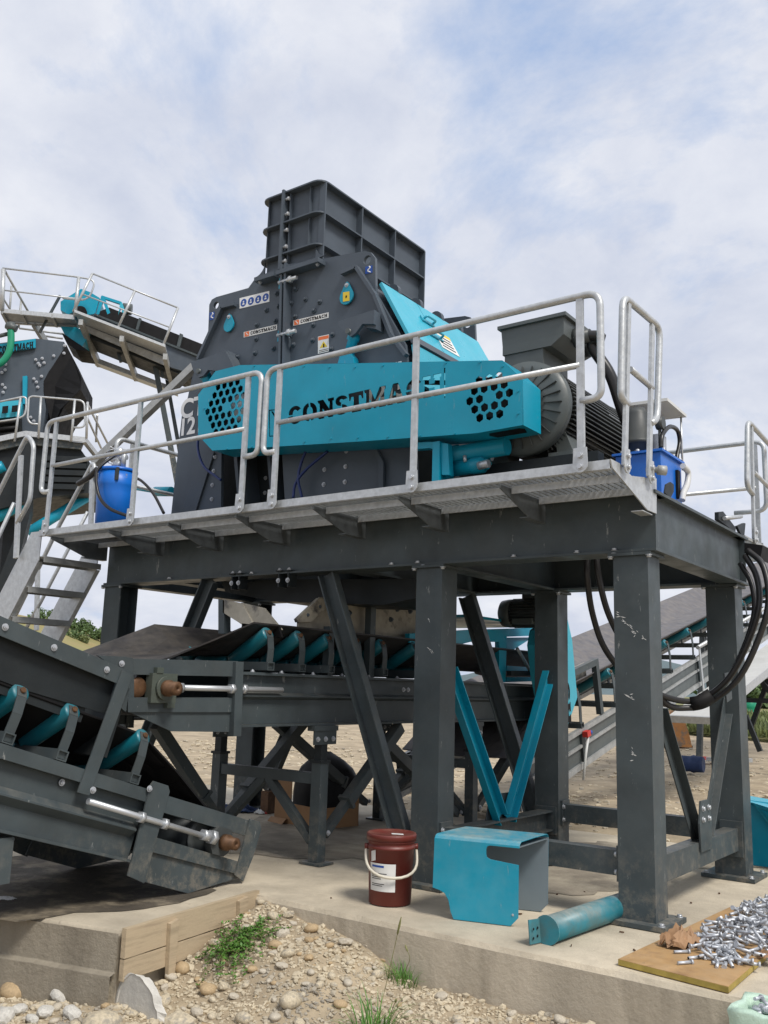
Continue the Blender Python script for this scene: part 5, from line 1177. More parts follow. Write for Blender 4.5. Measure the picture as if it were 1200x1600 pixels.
put('pull_switch', B().prism(rp_(RX+.01, [(.30, -.09), (.39, -.09), (.39, -.03), (.30, -.03)]), (.06, 0, 0)), 'red', rcv)
put('switch_cap', B().cyl(FR(.41, -.07, RX+.04), FR(.45, -.07, RX+.04), .026, 10), 'signblue', rcv)
put('switch_conduit', B().tube([FR(.35, -.10, RX+.05), FR(.25, -.25, RX+.05), FR(.12, -.50, RX+.05)], .015, 8), 'sheet', rcv)
for s in (9.5, 17): 
    for x in (RX, RXF):
        t0 = V(FR(s, -.42, x)); put('trestle_leg', B().bar(t0, (x, t0.y-.5, 0), .1, .1).bar(t0, (x, t0.y+.8, 0), .1, .1), 'frame', rcv)

# ================================================================== THINGS ON THE SLAB
# red-brown pail
pc = V((-3.465,4.905,0.000)); 
pl_ = thing('pail', 'maroon plastic pail with lid, white bail handle and paper label on the slab', 'pail', (pc.x, pc.y, .003))
r_b = .129; hp = .41
P0 = V((pc.x, pc.y, .004)); UZ = V((0, 0, 1))
put('pail_body', B().lathe(P0, P0+UZ, [(0, r_b*.94), (.004, r_b), (hp*.78, r_b*1.10), (hp*.78+.002, r_b*1.16), (hp*.82, r_b*1.17), (hp*.83, r_b*1.11), (hp*.88, r_b*1.12), (hp*.89, r_b*1.18), (hp*.905, r_b*1.18)], 48), 'maroon', pl_)
put('pail_lid', B().lathe(P0, P0+UZ, [(hp*.906, r_b*1.2), (hp*.985, r_b*1.2), (hp, r_b*1.17), (hp*.998, r_b*1.1), (hp*.98, r_b*1.05), (hp*.98, .01)], 48), 'maroon', pl_)
vd = V((-pc.x, -pc.y, 0)).normalized(); vs_ = V((-vd.y, vd.x, 0))       # towards the viewer, and sideways
A0 = math.atan2(vd.y, vd.x)
ear = [P0+V((math.cos(A0+s*PI/2+.12)*r_b*1.19, math.sin(A0+s*PI/2+.12)*r_b*1.19, hp*.80)) for s in (1, -1)]
hpts = []
for k in range(19):
    t = PI*k/18; side = math.cos(t); a = A0+.12-side*(PI/2)
    rad = r_b*1.2+.012*math.sin(t)
    hpts.append(P0+V((math.cos(a)*rad, math.sin(a)*rad, hp*.82-.165*math.sin(t))))
put('bail_handle', B().tube(hpts, .0085, 8), 'cream', pl_)
for e in ear: put('handle_lug', B().cyl(e-(e-P0-UZ*(e.z-P0.z)).normalized()*.012, e+(e-P0-UZ*(e.z-P0.z)).normalized()*.012, .018, 10), 'maroon', pl_)
def wrap_label(name, a0, a1, z0, z1, m, off=.0015, tilt=0):
    b = B(); rings = []
    for k in range(9):
        a = a0+(a1-a0)*k/8; row = []
        for z in (z0, z1):
            zz = z+tilt*(k/8-.5); rr = r_b*(1+.10*zz/(hp*.78))+off; row.append((P0.x+math.cos(a)*rr, P0.y+math.sin(a)*rr, P0.z+zz))
        rings.append(row)
    b.loft(rings, closed=False); return b
lab = put('label', wrap_label('l', A0-1.08, A0+.22, .085, .245, 'paper'), 'paper', pl_)
for k, (u0, u1, z) in enumerate(((.12, .6, .222), (.1, .7, .185), (.1, .65, .175), (.1, .68, .165), (.1, .5, .155), (.1, .62, .125), (.1, .55, .115))):
    put('print_line', wrap_label('p', A0-1.08+1.3*u0, A0-1.08+1.3*u1, z, z+(.012 if k == 0 else .004), 'ink', .0022), 'signblue' if k == 0 else 'ink', lab)
put('sticker', wrap_label('s', A0-1.0, A0-.72, .255, .315, 'paper', .002, .012), 'paper', pl_)
lt_ = P0+UZ*(hp*.981)
put('lid_sticker', B().prism([lt_+vs_*(-.0)+vd*.03+UZ*.001, lt_+vs_*.075+vd*.045+UZ*.001, lt_+vs_*.07+vd*.005+UZ*.001, lt_+vs_*(.0)-vd*.01+UZ*.001], (0, 0, .001)), 'paper', pl_)

# teal folded sheet cover
cu = V((.962, .272, 0)); co_n = V((.272, -.962, 0)); c0_ = V((-2.964, 4.817, .004))
co = thing('sheet_cover', 'bright teal folded sheet metal cover with a notched side lying on the slab', 'cover', (-2.95, 5.05, .003))
Fc = lambda u, z, d: c0_+cu*u+V((0, 0, z))+V((-.03, .43, 0))*d
side = [(-.112, .435), (-.118, .16), (-.07, .148), (-.045, .135), (-.022, .10), (-.008, .04), (.01, .0), (.342, .0), (.386, .046), (.388, .328), (.225, .345), (.203, .355), (.199, .37), (.199, .40), (.205, .414), (.22, .42), (.392, .418), (.392, .43)]
def sheet(pts3, vec): return B().prism(pts3, vec)
put('side_panel', sheet([Fc(u, z, 0) for u, z in side], co_n*.004), 'teal_cover', co)
side2 = [(-.112, .435), (-.118, .0), (.342, .0), (.386, .046), (.392, .43)]
put('side_panel', sheet([Fc(u, z, 1) for u, z in side2], co_n*-.004), 'teal_cover', co)
put('lining', sheet([Fc(u, z, 1)+co_n*.001 for u, z in side2], co_n*.0015), 'sheetin', co)
b = B(); rows = []
for d, dz in ((0, 0), (.02, .014), (.06, .022), (.5, .024), (.94, .022), (.98, .014), (1, 0)):
    rows.append([Fc(-.112, .435+dz, d), Fc(.392, .43+dz, d), Fc(.392, .426+dz, d), Fc(-.112, .431+dz, d)])
put('top_panel', b.loft(rows, smooth=False), 'teal_cover', co)
put('lining', B().prism([Fc(-.110, .425, .015), Fc(.390, .420, .015), Fc(.390, .420, .985), Fc(-.110, .425, .985)], (0, 0, .0015)), 'sheetin', co)
inst('rivet', SBOLT, co, Fc(.355, .06, 0)+co_n*.004, q_z(co_n)).scale = (.35, .35, .35)

tb_ = thing('roller_tube', 'dusty teal tube with a flat drilled end plate lying beside the column foot', 'tube', (-2.409,5.279,0.000))
ta, te = V((-2.311,4.715,0.072)), V((-2.238,5.581,0.072))
td = (te-ta).normalized(); te = ta+td*1.05
put('tube', B().lathe(ta, te, [(0, .055), (0, .068), ((te-ta).length, .068), ((te-ta).length, .055)], 32, False, False).lathe(ta, te, [(0, .0545), ((te-ta).length, .0545)], 24, False, False), 'teal_dirty', tb_)
ts = td.cross(UZ).normalized()
fp = [ta-td*.004+ts*(.075*math.cos(t))+UZ*(.075*math.sin(t)-.0) for t in [2*PI*k/20 for k in range(20)]]
put('end_flange', B().prism(fp, -td*.008), 'teal_dirty', tb_)
put('end_plate', B().prism([ta-td*.012-ts*.05+UZ*.05, ta-td*.10-ts*.06+UZ*.055, ta-td*.10-ts*.05-UZ*.064, ta-td*.012-ts*.04-UZ*.066], ts*.006), 'teal_dirty', tb_)
for a, c in ((.04, .01), (.08, .01), (.04, -.03), (.08, -.035)):
    put('bolt_hole', B().cyl(ta-td*a-ts*.044+UZ*c+ts*.0062-ts*.0, ta-td*a-ts*.044+UZ*c+ts*.0075, .007, 8), 'ink', tb_)

# board with a heap of bolts
bq = [V(p) for p in [(-1.879,4.600,0.004),(-1.336,4.523,0.004),(-1.347,5.547,0.004),(-1.791,6.180,0.004)]]
board = B().prism(bq, (0, 0, .028))
bd = put('plywood_board', board, 'ply', loc=bq[0])
tag(bd, 'worn plywood board lying on the slab edge under heaped bolts', 'board')
eb_ = B()
for a, c in ((bq[0], bq[1]), (bq[1], bq[2])):
    o = ((c-a).cross(UZ)).normalized()*.0015; o = o if o.y < 0 or o.x > 0 else -o
    eb_.prism([a+o*.1+UZ*.001, c+o*.1+UZ*.001, c+o*.1+UZ*.026, a+o*.1+UZ*.026], o)
put('board_edge', eb_, 'plyedge', bd)
LB = []
for Lb in (.075, .09, .06):
    LB.append(mesh_of('bolt', B().cyl((0, 0, -Lb/2), (0, 0, Lb/2), .0078, 8).cyl((0, 0, Lb/2), (0, 0, Lb/2+.010), .0135, 6).cyl((0, 0, -Lb/2), (0, 0, -Lb/2+Lb*.4), .0068, 8), 'boltzinc'))
def inside(p, poly):
    r = False; n = len(poly)
    for i in range(n):
        a, c = poly[i], poly[(i+1) % n]
        if (a[1] > p[1]) != (c[1] > p[1]) and p[0] < (c[0]-a[0])*(p[1]-a[1])/(c[1]-a[1])+a[0]: r = not r
    return r
heap = [(-1.644,5.032,0.050),(-1.551,4.858,0.050),(-1.461,4.782,0.050),(-1.372,4.891,0.050),(-1.300,5.072,0.050),(-1.277,5.502,0.050),(-1.536,6.587,0.050),(-1.646,6.407,0.050),(-1.718,6.172,0.050),(-1.693,5.662,0.050),(-1.678,5.268,0.050)]
hx = [p[0] for p in heap]; hy = [p[1] for p in heap]; hc = V((sum(hx)/len(hx), sum(hy)/len(hy), 0)); nb = 0
rb = random.Random(5)
while nb < 285:
    p = V((rb.uniform(min(hx), max(hx)), rb.uniform(min(hy), max(hy)), 0))
    if not inside(p, heap): continue
    e = min((p-V((q[0], q[1], 0))).length for q in heap); hgt = .07*min(1, (e+.03)/.2)
    lay_ = rb.random(); z = .04+hgt*lay_
    a = rb.uniform(0, 2*PI); tilt = rb.gauss(0, .22)*(.4+lay_)
    d = V((math.cos(a)*math.cos(tilt), math.sin(a)*math.cos(tilt), math.sin(tilt)))
    o = inst('loose_bolt', rb.choice(LB), None, p+UZ*z, q_z(d))
    tag(o, 'loose zinc plated bolt in the heap on the plywood board', 'bolt', 'bolts heaped on the board'); nb += 1
for px_, a, lb in (((-1.675,4.909,0.041), 12, 'bolt with its head to the right, lying alone beside the kraft paper'), ((-1.599,4.729,0.041), 20, 'bolt lying alone on bare plywood, nearest the slab edge'), ((-1.590,4.852,0.041), 24, 'bolt lying end to end with the lone bolt nearest the slab edge'), ((-1.350,4.941,0.041), -25, 'long bolt at the front foot of the heap pointing to the green bag')):
    tag(inst('loose_bolt', LB[0], None, px_, q_z((math.cos(R(a+35)), math.sin(R(a+35)), 0))), lb, 'bolt', 'loose bolts around the heap')
# crumpled kraft paper
def crumple(name, c, sx, sy, sz, rot, label, seed, m='kraft', cat='paper'):
    """a torn sheet, scrunched into sharp folds and standing up unevenly"""
    b = B(); n = 15; g_ = []
    for j in range(n):
        row = []
        for i in range(n):
            u, v = i/(n-1)*2-1, j/(n-1)*2-1; rr = math.hypot(u, v)
            f = 1/max(1, rr/.95)*(1+.18*noise.noise(V((u*1.7+seed, v*1.7, 0))))
            r1 = 1-abs(noise.noise(V((u*1.6+seed, v*1.6, 2)))*2); r2 = 1-abs(noise.noise(V((u*3.6, v*3.6+seed, 7)))*2)
            z = sz*(.80*max(0, r1)+.14*r2)*(1-.62*rr**2 if rr < 1.1 else .2)
            x, y = sx*u*f*(1-.18*r2), sy*v*f*(1-.18*r1)
            row.append(b.bm.verts.new(V(c)+V((x*math.cos(rot)-y*math.sin(rot), x*math.sin(rot)+y*math.cos(rot), max(.001+.006*(r2+.2), z)))))
        g_.append(row)
    for j in range(n-1):
        for i in range(n-1): b.face([g_[j][i], g_[j][i+1], g_[j+1][i+1], g_[j+1][i]])
    return tag(put(name, b, m, loc=c), label, cat)
crumple('kraft_paper', (-1.723,5.043,0.034), .14, .10, .13, R(60), 'crumpled brown kraft paper bag spilling the bolt heap on the board', 3.1)
crumple('kraft_paper', (-1.321,5.118,0.034), .05, .06, .05, R(20), 'small torn scrap of kraft paper at the picture edge by the bolts', 7.7)
# green plastic bag with bolts in front of the slab corner
gb0 = V((-1.269,4.400,-0.013))
bag = thing('plastic_bag', 'pale green plastic bag of bolts hanging open at the slab corner', 'bag', (gb0.x+.2, 4.3, -.3))
b = B(); rings = []
X_0, X_1, Y_0, Y_1 = gb0.x+.03, gb0.x+.50, 4.20, 4.47
per = [(X_0+(X_1-X_0)*t, Y_0) for t in [k/10 for k in range(10)]]+[(X_1, Y_0+(Y_1-Y_0)*t) for t in [k/6 for k in range(6)]]+[(X_1-(X_1-X_0)*t, Y_1) for t in [k/10 for k in range(10)]]+[(X_0, Y_1-(Y_1-Y_0)*t) for t in [k/6 for k in range(6)]]
for j, z in enumerate((-.32, -.24, -.14, -.05, .0, .03, .045, .03, -.02)):
    ring = []
    for i, (x, y) in enumerate(per):
        w = .018*noise.noise(V((x*9, y*9, z*6)))+.01*noise.noise(V((x*25, y*25, z*9)))
        k = (0, 0, 0, 0, .006, .01, -.01, -.03, -.045)[j]
        cxx, cyy = (X_0+X_1)/2, (Y_0+Y_1)/2
        ring.append((x+w+(x-cxx)*k*3, y+w+(y-cyy)*k*3, z+.012*noise.noise(V((x*14, y*14, j*.4)))))
    rings.append(ring)
b.loft(rings, closed=True, smooth=True)
put('bag_film', b, 'bag', bag)
put('bag_fold', B().loft([[(X_0+.02, Y_0-.02, -.30), (X_0+.05, Y_0-.04, -.18), (X_0+.03, Y_0-.02, -.05)], [(X_0+.12, Y_0-.012, -.31), (X_0+.11, Y_0-.03, -.2), (X_0+.13, Y_0-.015, -.03)]], closed=False), 'bag', bag)
put('bag_filling', B().box(X_0+.03, X_1-.03, Y_0+.03, Y_1-.03, -.30, -.035), 'bag', bag)
for k in range(34):
    p = V((rb.uniform(X_0+.06, X_1-.1), rb.uniform(Y_0+.06, Y_1-.06), rb.uniform(.0, .05))); a = rb.uniform(0, PI)
    tag(inst('loose_bolt', rb.choice(LB), None, p, q_z((math.cos(a), math.sin(a), rb.gauss(0, .2)))), 'loose zinc plated bolt inside the pale green plastic bag', 'bolt', 'bolts in the green bag')

# teal box at the right edge behind the corner column
tx = thing('sheet_cover', 'large teal sheet metal cover standing behind the rear corner column at the right edge', 'cover', (-1.9, 8.1, 0))
a = V((-2.458,7.950,-0.040)); X_0 = a.x; 
put('front_panel', B().prism([(X_0, 7.95, .004), (X_0+.95, 7.95, .004), (X_0+.95, 8.05, .46), (X_0, 8.05, .50)], (0, .005, 0)), 'teal', tx)
put('end_panel', B().prism([(X_0+.36, 7.94, .47), (X_0+1.1, 7.60, .36), (X_0+1.1, 7.60, .004), (X_0+.74, 7.92, .004)], (.004, .006, 0)), 'teal', tx)
put('top_panel', B().prism([(X_0, 8.052, .503), (X_0+.36, 7.945, .475), (X_0+1.1, 7.604, .365), (X_0+1.1, 8.3, .42), (X_0, 8.4, .50)], (0, 0, .005)), 'flap', tx)

# black cables looped on the right
def cable(name, ys, pts, off, r, label):
    P = []
    for p in pts: P.append(V(p)+V(off))
    return tag(put(name, B().tube(smoothpath(P, 7), r, 10), 'cable', loc=P[0]), label, 'cable', 'black cables looped over the corner column')
cp = [(-2.629,6.000,2.252), (-2.631,6.000,2.077), (-2.639,6.100,1.841), (-2.590,6.200,1.602), (-2.491,6.400,1.410), (-2.335,6.600,1.297), (-2.219,6.800,1.261), (-2.125,6.900,1.292), (-1.948,6.900,1.442), (-1.804,6.900,1.705), (-1.723,6.900,1.954), (-1.745,6.950,2.167), (-1.832,7.000,2.328)]
cq = [(-2.586,6.000,2.249), (-2.569,6.000,2.096), (-2.537,6.050,1.879), (-2.493,6.150,1.700), (-2.456,6.400,1.500), (-2.354,6.650,1.247), (-2.243,6.800,1.215), (-2.111,6.880,1.256), (-1.899,6.850,1.423), (-1.748,6.850,1.702), (-1.667,6.850,1.970), (-1.708,6.920,2.231), (-1.830,7.000,2.366)]
cable('power_cable', 0, cp, (0, 0, 0), .022, 'inner black cable of the loop from under the deck round the corner column')
cable('power_cable', 0, cq, (.02, 0, 0), .022, 'outer black cable of the loop from under the deck round the corner column')
cable('power_cable', 0, cp[5:], (-.05, .05, -.05), .019, 'third and shortest black cable beside the corner column loop')
tag(put('cable_wrap', B().tube([(-2.206,6.830,1.244), (-2.157,6.850,1.255), (-2.070,6.870,1.312)], .052, 10), 'black', loc=(-2.157,6.850,1.255)), 'black tape wrap bundling the cables at the corner column', 'cable wrap')
put('cable_bracket', B().prism([(-2.000,6.961,1.470),(-2.000,7.124,1.484),(-2.000,7.130,1.289),(-2.000,6.997,1.261)], (-.01, 0, 0)), 'frame', fr)
tag(put('cable_duct', B().prism([(-1.832,7.000,2.423),(-1.703,7.000,2.396),(-1.725,7.000,2.293),(-1.835,7.000,2.347)], (0, .25, 0)), 'black', loc=(-1.8, 7.0, 2.4)), 'short black cable duct at the rear corner of the end girder', 'cable duct')

# rubbish under the conveyor
bx = thing('cardboard_box', 'open brown cardboard box on the slab under the conveyor stand', 'box', (-6.0, 7.0, 0))
bo = V((-6.241,6.879,0.000)); u = V((.62, -.05, 0)); w = V((.1, .42, 0))
put('box_side', B().prism([bo, bo+u*.36, bo+u*.36+UZ*.42, bo+UZ*.40], (0, .006, 0)), 'card', bx)
put('box_side', B().prism([bo+u*.362, bo+u, bo+u+UZ*.18, bo+u*.362+UZ*.19], (0, .006, 0)), 'card', bx)
put('box_side', B().prism([bo+u+V((.002, .008, 0)), bo+u+w, bo+u+w+UZ*.2, bo+u+V((.002, .008, .18))], (-.006, 0, 0)), 'card', bx)
put('box_side', B().prism([bo+w+V((0, .01, 0)), bo+u+w+V((0, .01, 0)), bo+u+w+UZ*.3+V((0, .01, 0)), bo+w+UZ*.36+V((0, .01, 0))], (0, .006, 0)), 'card', bx)
put('box_flap', B().prism([bo-V((.06, .03, 0))+UZ*.004, bo+u*.3-V((.0, .08, 0))+UZ*.004, bo+u*.3-V((0, .02, 0))+UZ*.05, bo-V((.03, .01, 0))+UZ*.05], (0, .004, 0)), 'card', bx)
sk = V((-6.007,7.200,0.125))
b = B(); rings = []
for j in range(9):
    v = j/8; rr = .33*(1-.25*(v-.2)**2-(max(0, v-.55)/.45)**2.2*.72)
    rings.append([(sk.x+rr*1.05*math.cos(2*PI*i/20)*(1+.12*noise.noise(V((i*.5, v*2, 1)))), 7.35+rr*.8*math.sin(2*PI*i/20), .03+v*.62+.02*noise.noise(V((i*.7, v*3, 4)))) for i in range(20)])
tag(put('rubbish_sack', b.loft(rings, caps=True), 'black', loc=(sk.x, 7.35, 0)), 'full black rubbish sack standing beside the cardboard box', 'sack')
bt = V((-6.769,7.365,0.000)); bc = (bt.x, bt.y, 0)
bo_ = thing('water_bottle', 'blue tinted plastic water bottle left of the cardboard box', 'bottle', bc)
put('bottle_body', B().lathe((bt.x, bt.y, .003), (bt.x, bt.y, 1), [(0, .038), (.01, .042), (.12, .042), (.16, .03), (.19, .016), (.205, .016)], 16), 'glassblue', bo_)
put('cap', B().cyl((bt.x, bt.y, .208), (bt.x, bt.y, .228), .018, 12), 'white', bo_)
l1 = V((-6.698,7.158,0.000)); crumple('plastic_litter', l1, .07, .05, .06, 0, 'crumpled white plastic wrapper on the slab near the blue bottle', 1.2, 'paper', 'litter')
l2 = V((-6.656,7.206,0.000)); crumple('plastic_litter', l2, .035, .03, .035, 0, 'small red wrapper on the slab beside the white one', 2.2, 'red', 'litter')
l3 = V((-6.676,7.200,0.123)); tag(put('brick', B().box(l3.x-.05, l3.x+.05, 7.2, 7.35, .0, .22), 'rust', loc=(l3.x, 7.2, 0)), 'single orange hollow brick standing in the shade left of the box', 'brick')
l4 = V((-6.970,7.132,0.000)); crumple('tarpaulin', l4, .25, .15, .10, .4, 'dark blue crumpled tarpaulin in the shade of the rear left column', 5.2, 'tarp', 'tarpaulin')
l5 = V((-5.179,3.395,0.000)); crumple('plastic_litter', l5, .08, .05, .02, .3, 'flattened white scrap on the slab at the left edge under the conveyor', 9.2, 'paper', 'litter')
db = B(); rd_ = random.Random(3)
for k in range(45):
    x, y = rd_.uniform(-4, -.9), rd_.uniform(4.7, 8); a = rd_.uniform(0, PI); l = rd_.uniform(.004, .014)
    d = V((math.cos(a), math.sin(a), 0)); db.bar(V((x, y, .006))-d*l, V((x, y, .006))+d*l, rd_.uniform(.004, .012), .006)
put('debris', db, 'rust', kind='stuff')
for q in ('1052,1424',): pass

# ================================================================== FORMWORK, STONES, PLANTS
fwk = thing('timber_formwork', 'weathered timber formwork boards staked along the side of the left footing', 'formwork', (-4.15, 4, -.2))
f0, f1 = V((-4.095, 3.385, 0)), V((-4.235, 4.53, 0)); fd = (f1-f0).normalized(); fn = V((fd.y, -fd.x, 0))
def plank(z0, z1, nm='board', d0=0, d1=0, off=0):
    rows = []
    for k in range(13):
        p = f0+fd*d0+(f1-f0-fd*(d0+d1))*k/12; j = .004*noise.noise(V((k*.5, z0*9, 2)))
        rows.append([p+fn*off+UZ*(z0+j), p+fn*(off+.03)+UZ*(z0+j), p+fn*(off+.03)+UZ*(z1+j), p+fn*off+UZ*(z1+j)])
    put(nm, B().loft(rows, smooth=False, caps=True), 'wood', fwk)
plank(-.125, .022); plank(-.235, -.131, d0=.0, d1=.25)
for t, z1, z0, w in ((.27, -.01, -.36, .07), (.80, .0, -.26, .085)):
    p = f0+(f1-f0)*t+fn*.031
    put('stake', B().prism([p+UZ*z0+fd*.01, p+fd*(w-.01)+UZ*z0, p+fd*w+UZ*(z1+.012), p+UZ*z1], fn*.026), 'wood', fwk)

rs = random.Random(21)
def stone_mesh(seed, m, ang=0):
    bm = bmesh.new(); bmesh.ops.create_icosphere(bm, subdivisions=2 if not ang else 2, radius=1)
    rr = random.Random(seed); s3 = (1, rr.uniform(.65, .9), rr.uniform(.42, .62))
    for v in bm.verts:
        n = v.co.normalized()
        d = 1+.16*noise.noise(n*1.3+V((seed*3.1, 0, 0)))+(.12*noise.noise(n*3+V((0, seed*2.3, 0))) if ang else .03*noise.noise(n*3+V((0, seed, 0))))
        if ang: 
            q = max(abs(n.x), abs(n.y)*.95, abs(n.z)); d *= .55+.45/q*.62
        v.co = V((n.x*d*s3[0], n.y*d*s3[1], n.z*d*s3[2]))
    for f in bm.faces: f.smooth = not ang
    me = bpy.data.meshes.new('stone'); bm.to_mesh(me); bm.free(); me.materials.append(M[m]); return me
SM = {'s': [stone_mesh(k, 'stone', k > 2) for k in range(7)], 'g': [stone_mesh(k+10, 'stone2', k > 1) for k in range(6)], 'o': [stone_mesh(k+20, 'stone3', k > 1) for k in range(4)], 'c': [stone_mesh(k+30, 'chunk', 1) for k in range(4)]}
def place_stone(x, y, r, kind, label, cat='stone', group=None, sink=.25, idx=None):
    me = SM[kind][idx if idx is not None else rs.randrange(len(SM[kind]))]
    o = bpy.data.objects.new('stone' if kind != 'c' else 'concrete_chunk', me); COL.objects.link(o)
    o.location = (x, y, gz(x, y)+r*.45*(1-sink*1.3)); o.scale = (r, r, r); o.rotation_euler = (rs.gauss(0, .15), rs.gauss(0, .15), rs.uniform(0, 6.28))
    tag(o, label, cat, group); return o
BIG = [((-3.294,3.823,-0.220), .075, 's', 'large smooth oval pebble lying alone on the open gravel slope'), ((-4.076,3.801,-0.300), .058, 'o', 'ochre brown stone at the foot of the front formwork stake'),
       ((-4.164,3.738,-0.310), .044, 's', 'rounded pale stone just left of the ochre stone by the stake'), ((-3.908,3.153,-0.330), .10, 's', 'largest pale boulder at the bottom edge left of the broken slab piece'),
       ((-3.670,3.431,-0.330), .088, 's', 'broad smooth stone right of the broken slab piece at the bottom'), ((-3.532,3.459,-0.330), .055, 'o', 'yellowish stone at the bottom edge beside the broad smooth one'),
       ((-4.144,3.669,-0.330), .032, 's', 'small rounded stone touching the broken slab piece'), ((-4.078,3.728,-0.330), .036, 'g', 'flat grey stone above the broad smooth one'),
       ((-4.184,3.977,-0.270), .034, 's', 'whitish stone halfway between the two formwork stakes'), ((-4.054,3.898,-0.290), .03, 's', 'upright pale pebble near the ochre stone'),
       ((-3.722,3.780,-0.290), .038, 's', 'pale block like stone below the green weed patch'), ((-3.625,3.757,-0.290), .034, 'g', 'grey stone beside the pale block below the weed patch'),
       ((-3.408,4.405,-0.140), .05, 'g', 'grey stone leaning against the slab face in the middle'), ((-3.339,4.519,-0.170), .032, 'g', 'dark grey pebble against the slab face right of the leaning stone'),
       ((-3.191,4.533,-0.240), .042, 's', 'flat white stone behind the green grass tuft'), ((-3.213,4.513,-0.200), .03, 'o', 'small ochre stone against the slab above the flat white one'),
       ((-4.730,3.207,-0.350), .085, 'o', 'brown boulder against the footing at the left edge'), ((-3.793,3.734,-0.300), .05, 'o', 'brown clod below the formwork beside the weed patch'),
       ((-3.425,3.623,-0.330), .05, 's', 'pale stone at the bottom edge below the weed patch'), ((-3.288,3.703,-0.300), .04, 'g', 'grey flat stone at the bottom below the lone oval pebble'),
       ((-3.889,4.158,-0.150), .05, 's', 'pale stone near the far formwork stake by the slab corner'), ((-3.927,4.373,-0.090), .045, 's', 'upright pale stone by the slab corner'), ((-3.758,4.266,-0.120), .05, 'g', 'flat grey stone just below the slab corner')]
for p, r, k, lb in BIG: place_stone(p[0], p[1], r, k, lb)
CH = [((-4.423,3.273,-0.360), .075, 'tall white concrete lump by the footing'), ((-4.272,3.086,-0.360), .06, 'white concrete lump in front of the tall one'), ((-4.509,3.479,-0.360), .055, 'white concrete lump highest up against the footing'),
      ((-4.151,3.156,-0.360), .062, 'rounded white concrete lump beside the largest pale boulder'), ((-4.406,3.030,-0.360), .06, 'white concrete lump below the brown boulder'), ((-4.366,2.920,-0.360), .075, 'white concrete lump cut by the left picture corner'), ((-4.219,2.979,-0.360), .05, 'smallest white concrete lump at the bottom edge on the left')]
for p, r, lb in CH: place_stone(p[0], p[1], r, 'c', lb, 'concrete lump', 'broken concrete lumps by the footing', sink=.1)
# broken slab piece with a fan outline and rough edge
sl = [V(p) for p in [(-4.184,3.400,-0.451),(-4.088,3.400,-0.229),(-4.027,3.400,-0.186),(-3.940,3.400,-0.200),(-3.866,3.400,-0.245),(-3.813,3.400,-0.324),(-3.803,3.400,-0.415),(-4.169,3.400,-0.485)]]
sl = [a.lerp(c, k/4)+V((.012*noise.noise(a*30+V((k, 0, 0))), 0, .012*noise.noise(a*30+V((0, k, 3))))) for a, c in zip(sl, sl[1:]+sl[:1]) for k in range(4)]
b = B()
rim = [p+V((.05+.03*noise.noise(p*40), .03, -.006+.02*noise.noise(p*35))) for p in sl]
b.loft([sl, [p+V((.018, -.004, .0)) for p in sl], rim], closed=True, smooth=False); b.face(b.verts(sl)); b.face(b.verts(rim))
tag(put('slab_fragment', b, 'chunk', loc=sl[0]), 'fan shaped pale broken slab piece leaning upright at the footing corner', 'slab piece')
# smaller stones
VIEW = [(-4.174,2.646,-0.300),(-4.754,3.060,-0.300),(-3.894,3.292,-0.300),(-4.045,4.252,-0.300),(-3.727,4.949,-0.300),(-3.012,4.472,-0.300),(-2.091,4.574,-0.300),(-1.951,4.266,-0.300),(-3.262,3.135,-0.300)]
n = 0; placed = [(p[0], p[1], r) for p, r, *_ in BIG]+[(p[0], p[1], r) for p, r, _ in CH]
reg = [(-4.75, 2.8), (-4.5, 3.28), (-4.03, 3.42), (-4.12, 4.45), (-2.1, 4.46), (-1.5, 4.46), (-2.3, 3.9), (-3.1, 3.2), (-3.9, 2.6)]
rx = [p[0] for p in reg]; ry = [p[1] for p in reg]
LABS = {'s': ('small pale river stone lying in the gravel', 'small pale river stones'), 'g': ('small grey river stone lying in the gravel', 'small grey river stones'), 'o': ('small ochre river stone lying in the gravel', 'small ochre river stones')}
tries = 0
while n < 245 and tries < 20000:
    tries += 1
    x, y = rs.uniform(min(rx), max(rx)), rs.uniform(min(ry), max(ry))
    if not inside((x, y), reg): continue
    dens = 1 if x < -3.6 else .45
    if rs.random() > dens: continue
    r = min(.045, max(.012, rs.lognormvariate(-3.68, .42)))
    if any((x-a)**2+(y-c)**2 < (r+q)**2*.8 for a, c, q in placed): continue
    k = rs.choice('sssggo'); lb, grp = LABS[k]
    place_stone(x, y, r, k, lb, group=grp); placed.append((x, y, r)); n += 1
gv = B(); ico = bmesh.new(); bmesh.ops.create_icosphere(ico, subdivisions=1, radius=1)
iv = [v.co.copy() for v in ico.verts]; ifc = [[v.index for v in f.verts] for f in ico.faces]; ico.free()
cnt = 0
while cnt < 20000:
    x, y = rs.uniform(-5.4, -1.2), rs.uniform(2.5, 4.48)
    if x < -4.12 and y > 3.15+(x+5)*.24: continue
    r = min(.024, rs.lognormvariate(-4.85, .5)); q = Matrix.Rotation(rs.uniform(0, 6.28), 3, 'Z') @ Matrix.Rotation(rs.gauss(0, .5), 3, 'X')
    o = V((x, y, gz(x, y)+r*.2)); sx, sy, sz = r*rs.uniform(.8, 1.3), r*rs.uniform(.6, 1), r*rs.uniform(.4, .8)
    vs = gv.verts([o+q @ V((v.x*sx*(1+.45*rs.uniform(-1, 1)), v.y*sy*(1+.35*rs.uniform(-1, 1)), v.z*sz)) for v in iv])
    for f in ifc: gv.face([vs[i] for i in f])
    cnt += 1
put('gravel', gv, 'stone', kind='stuff')
g2 = B(); cnt = 0
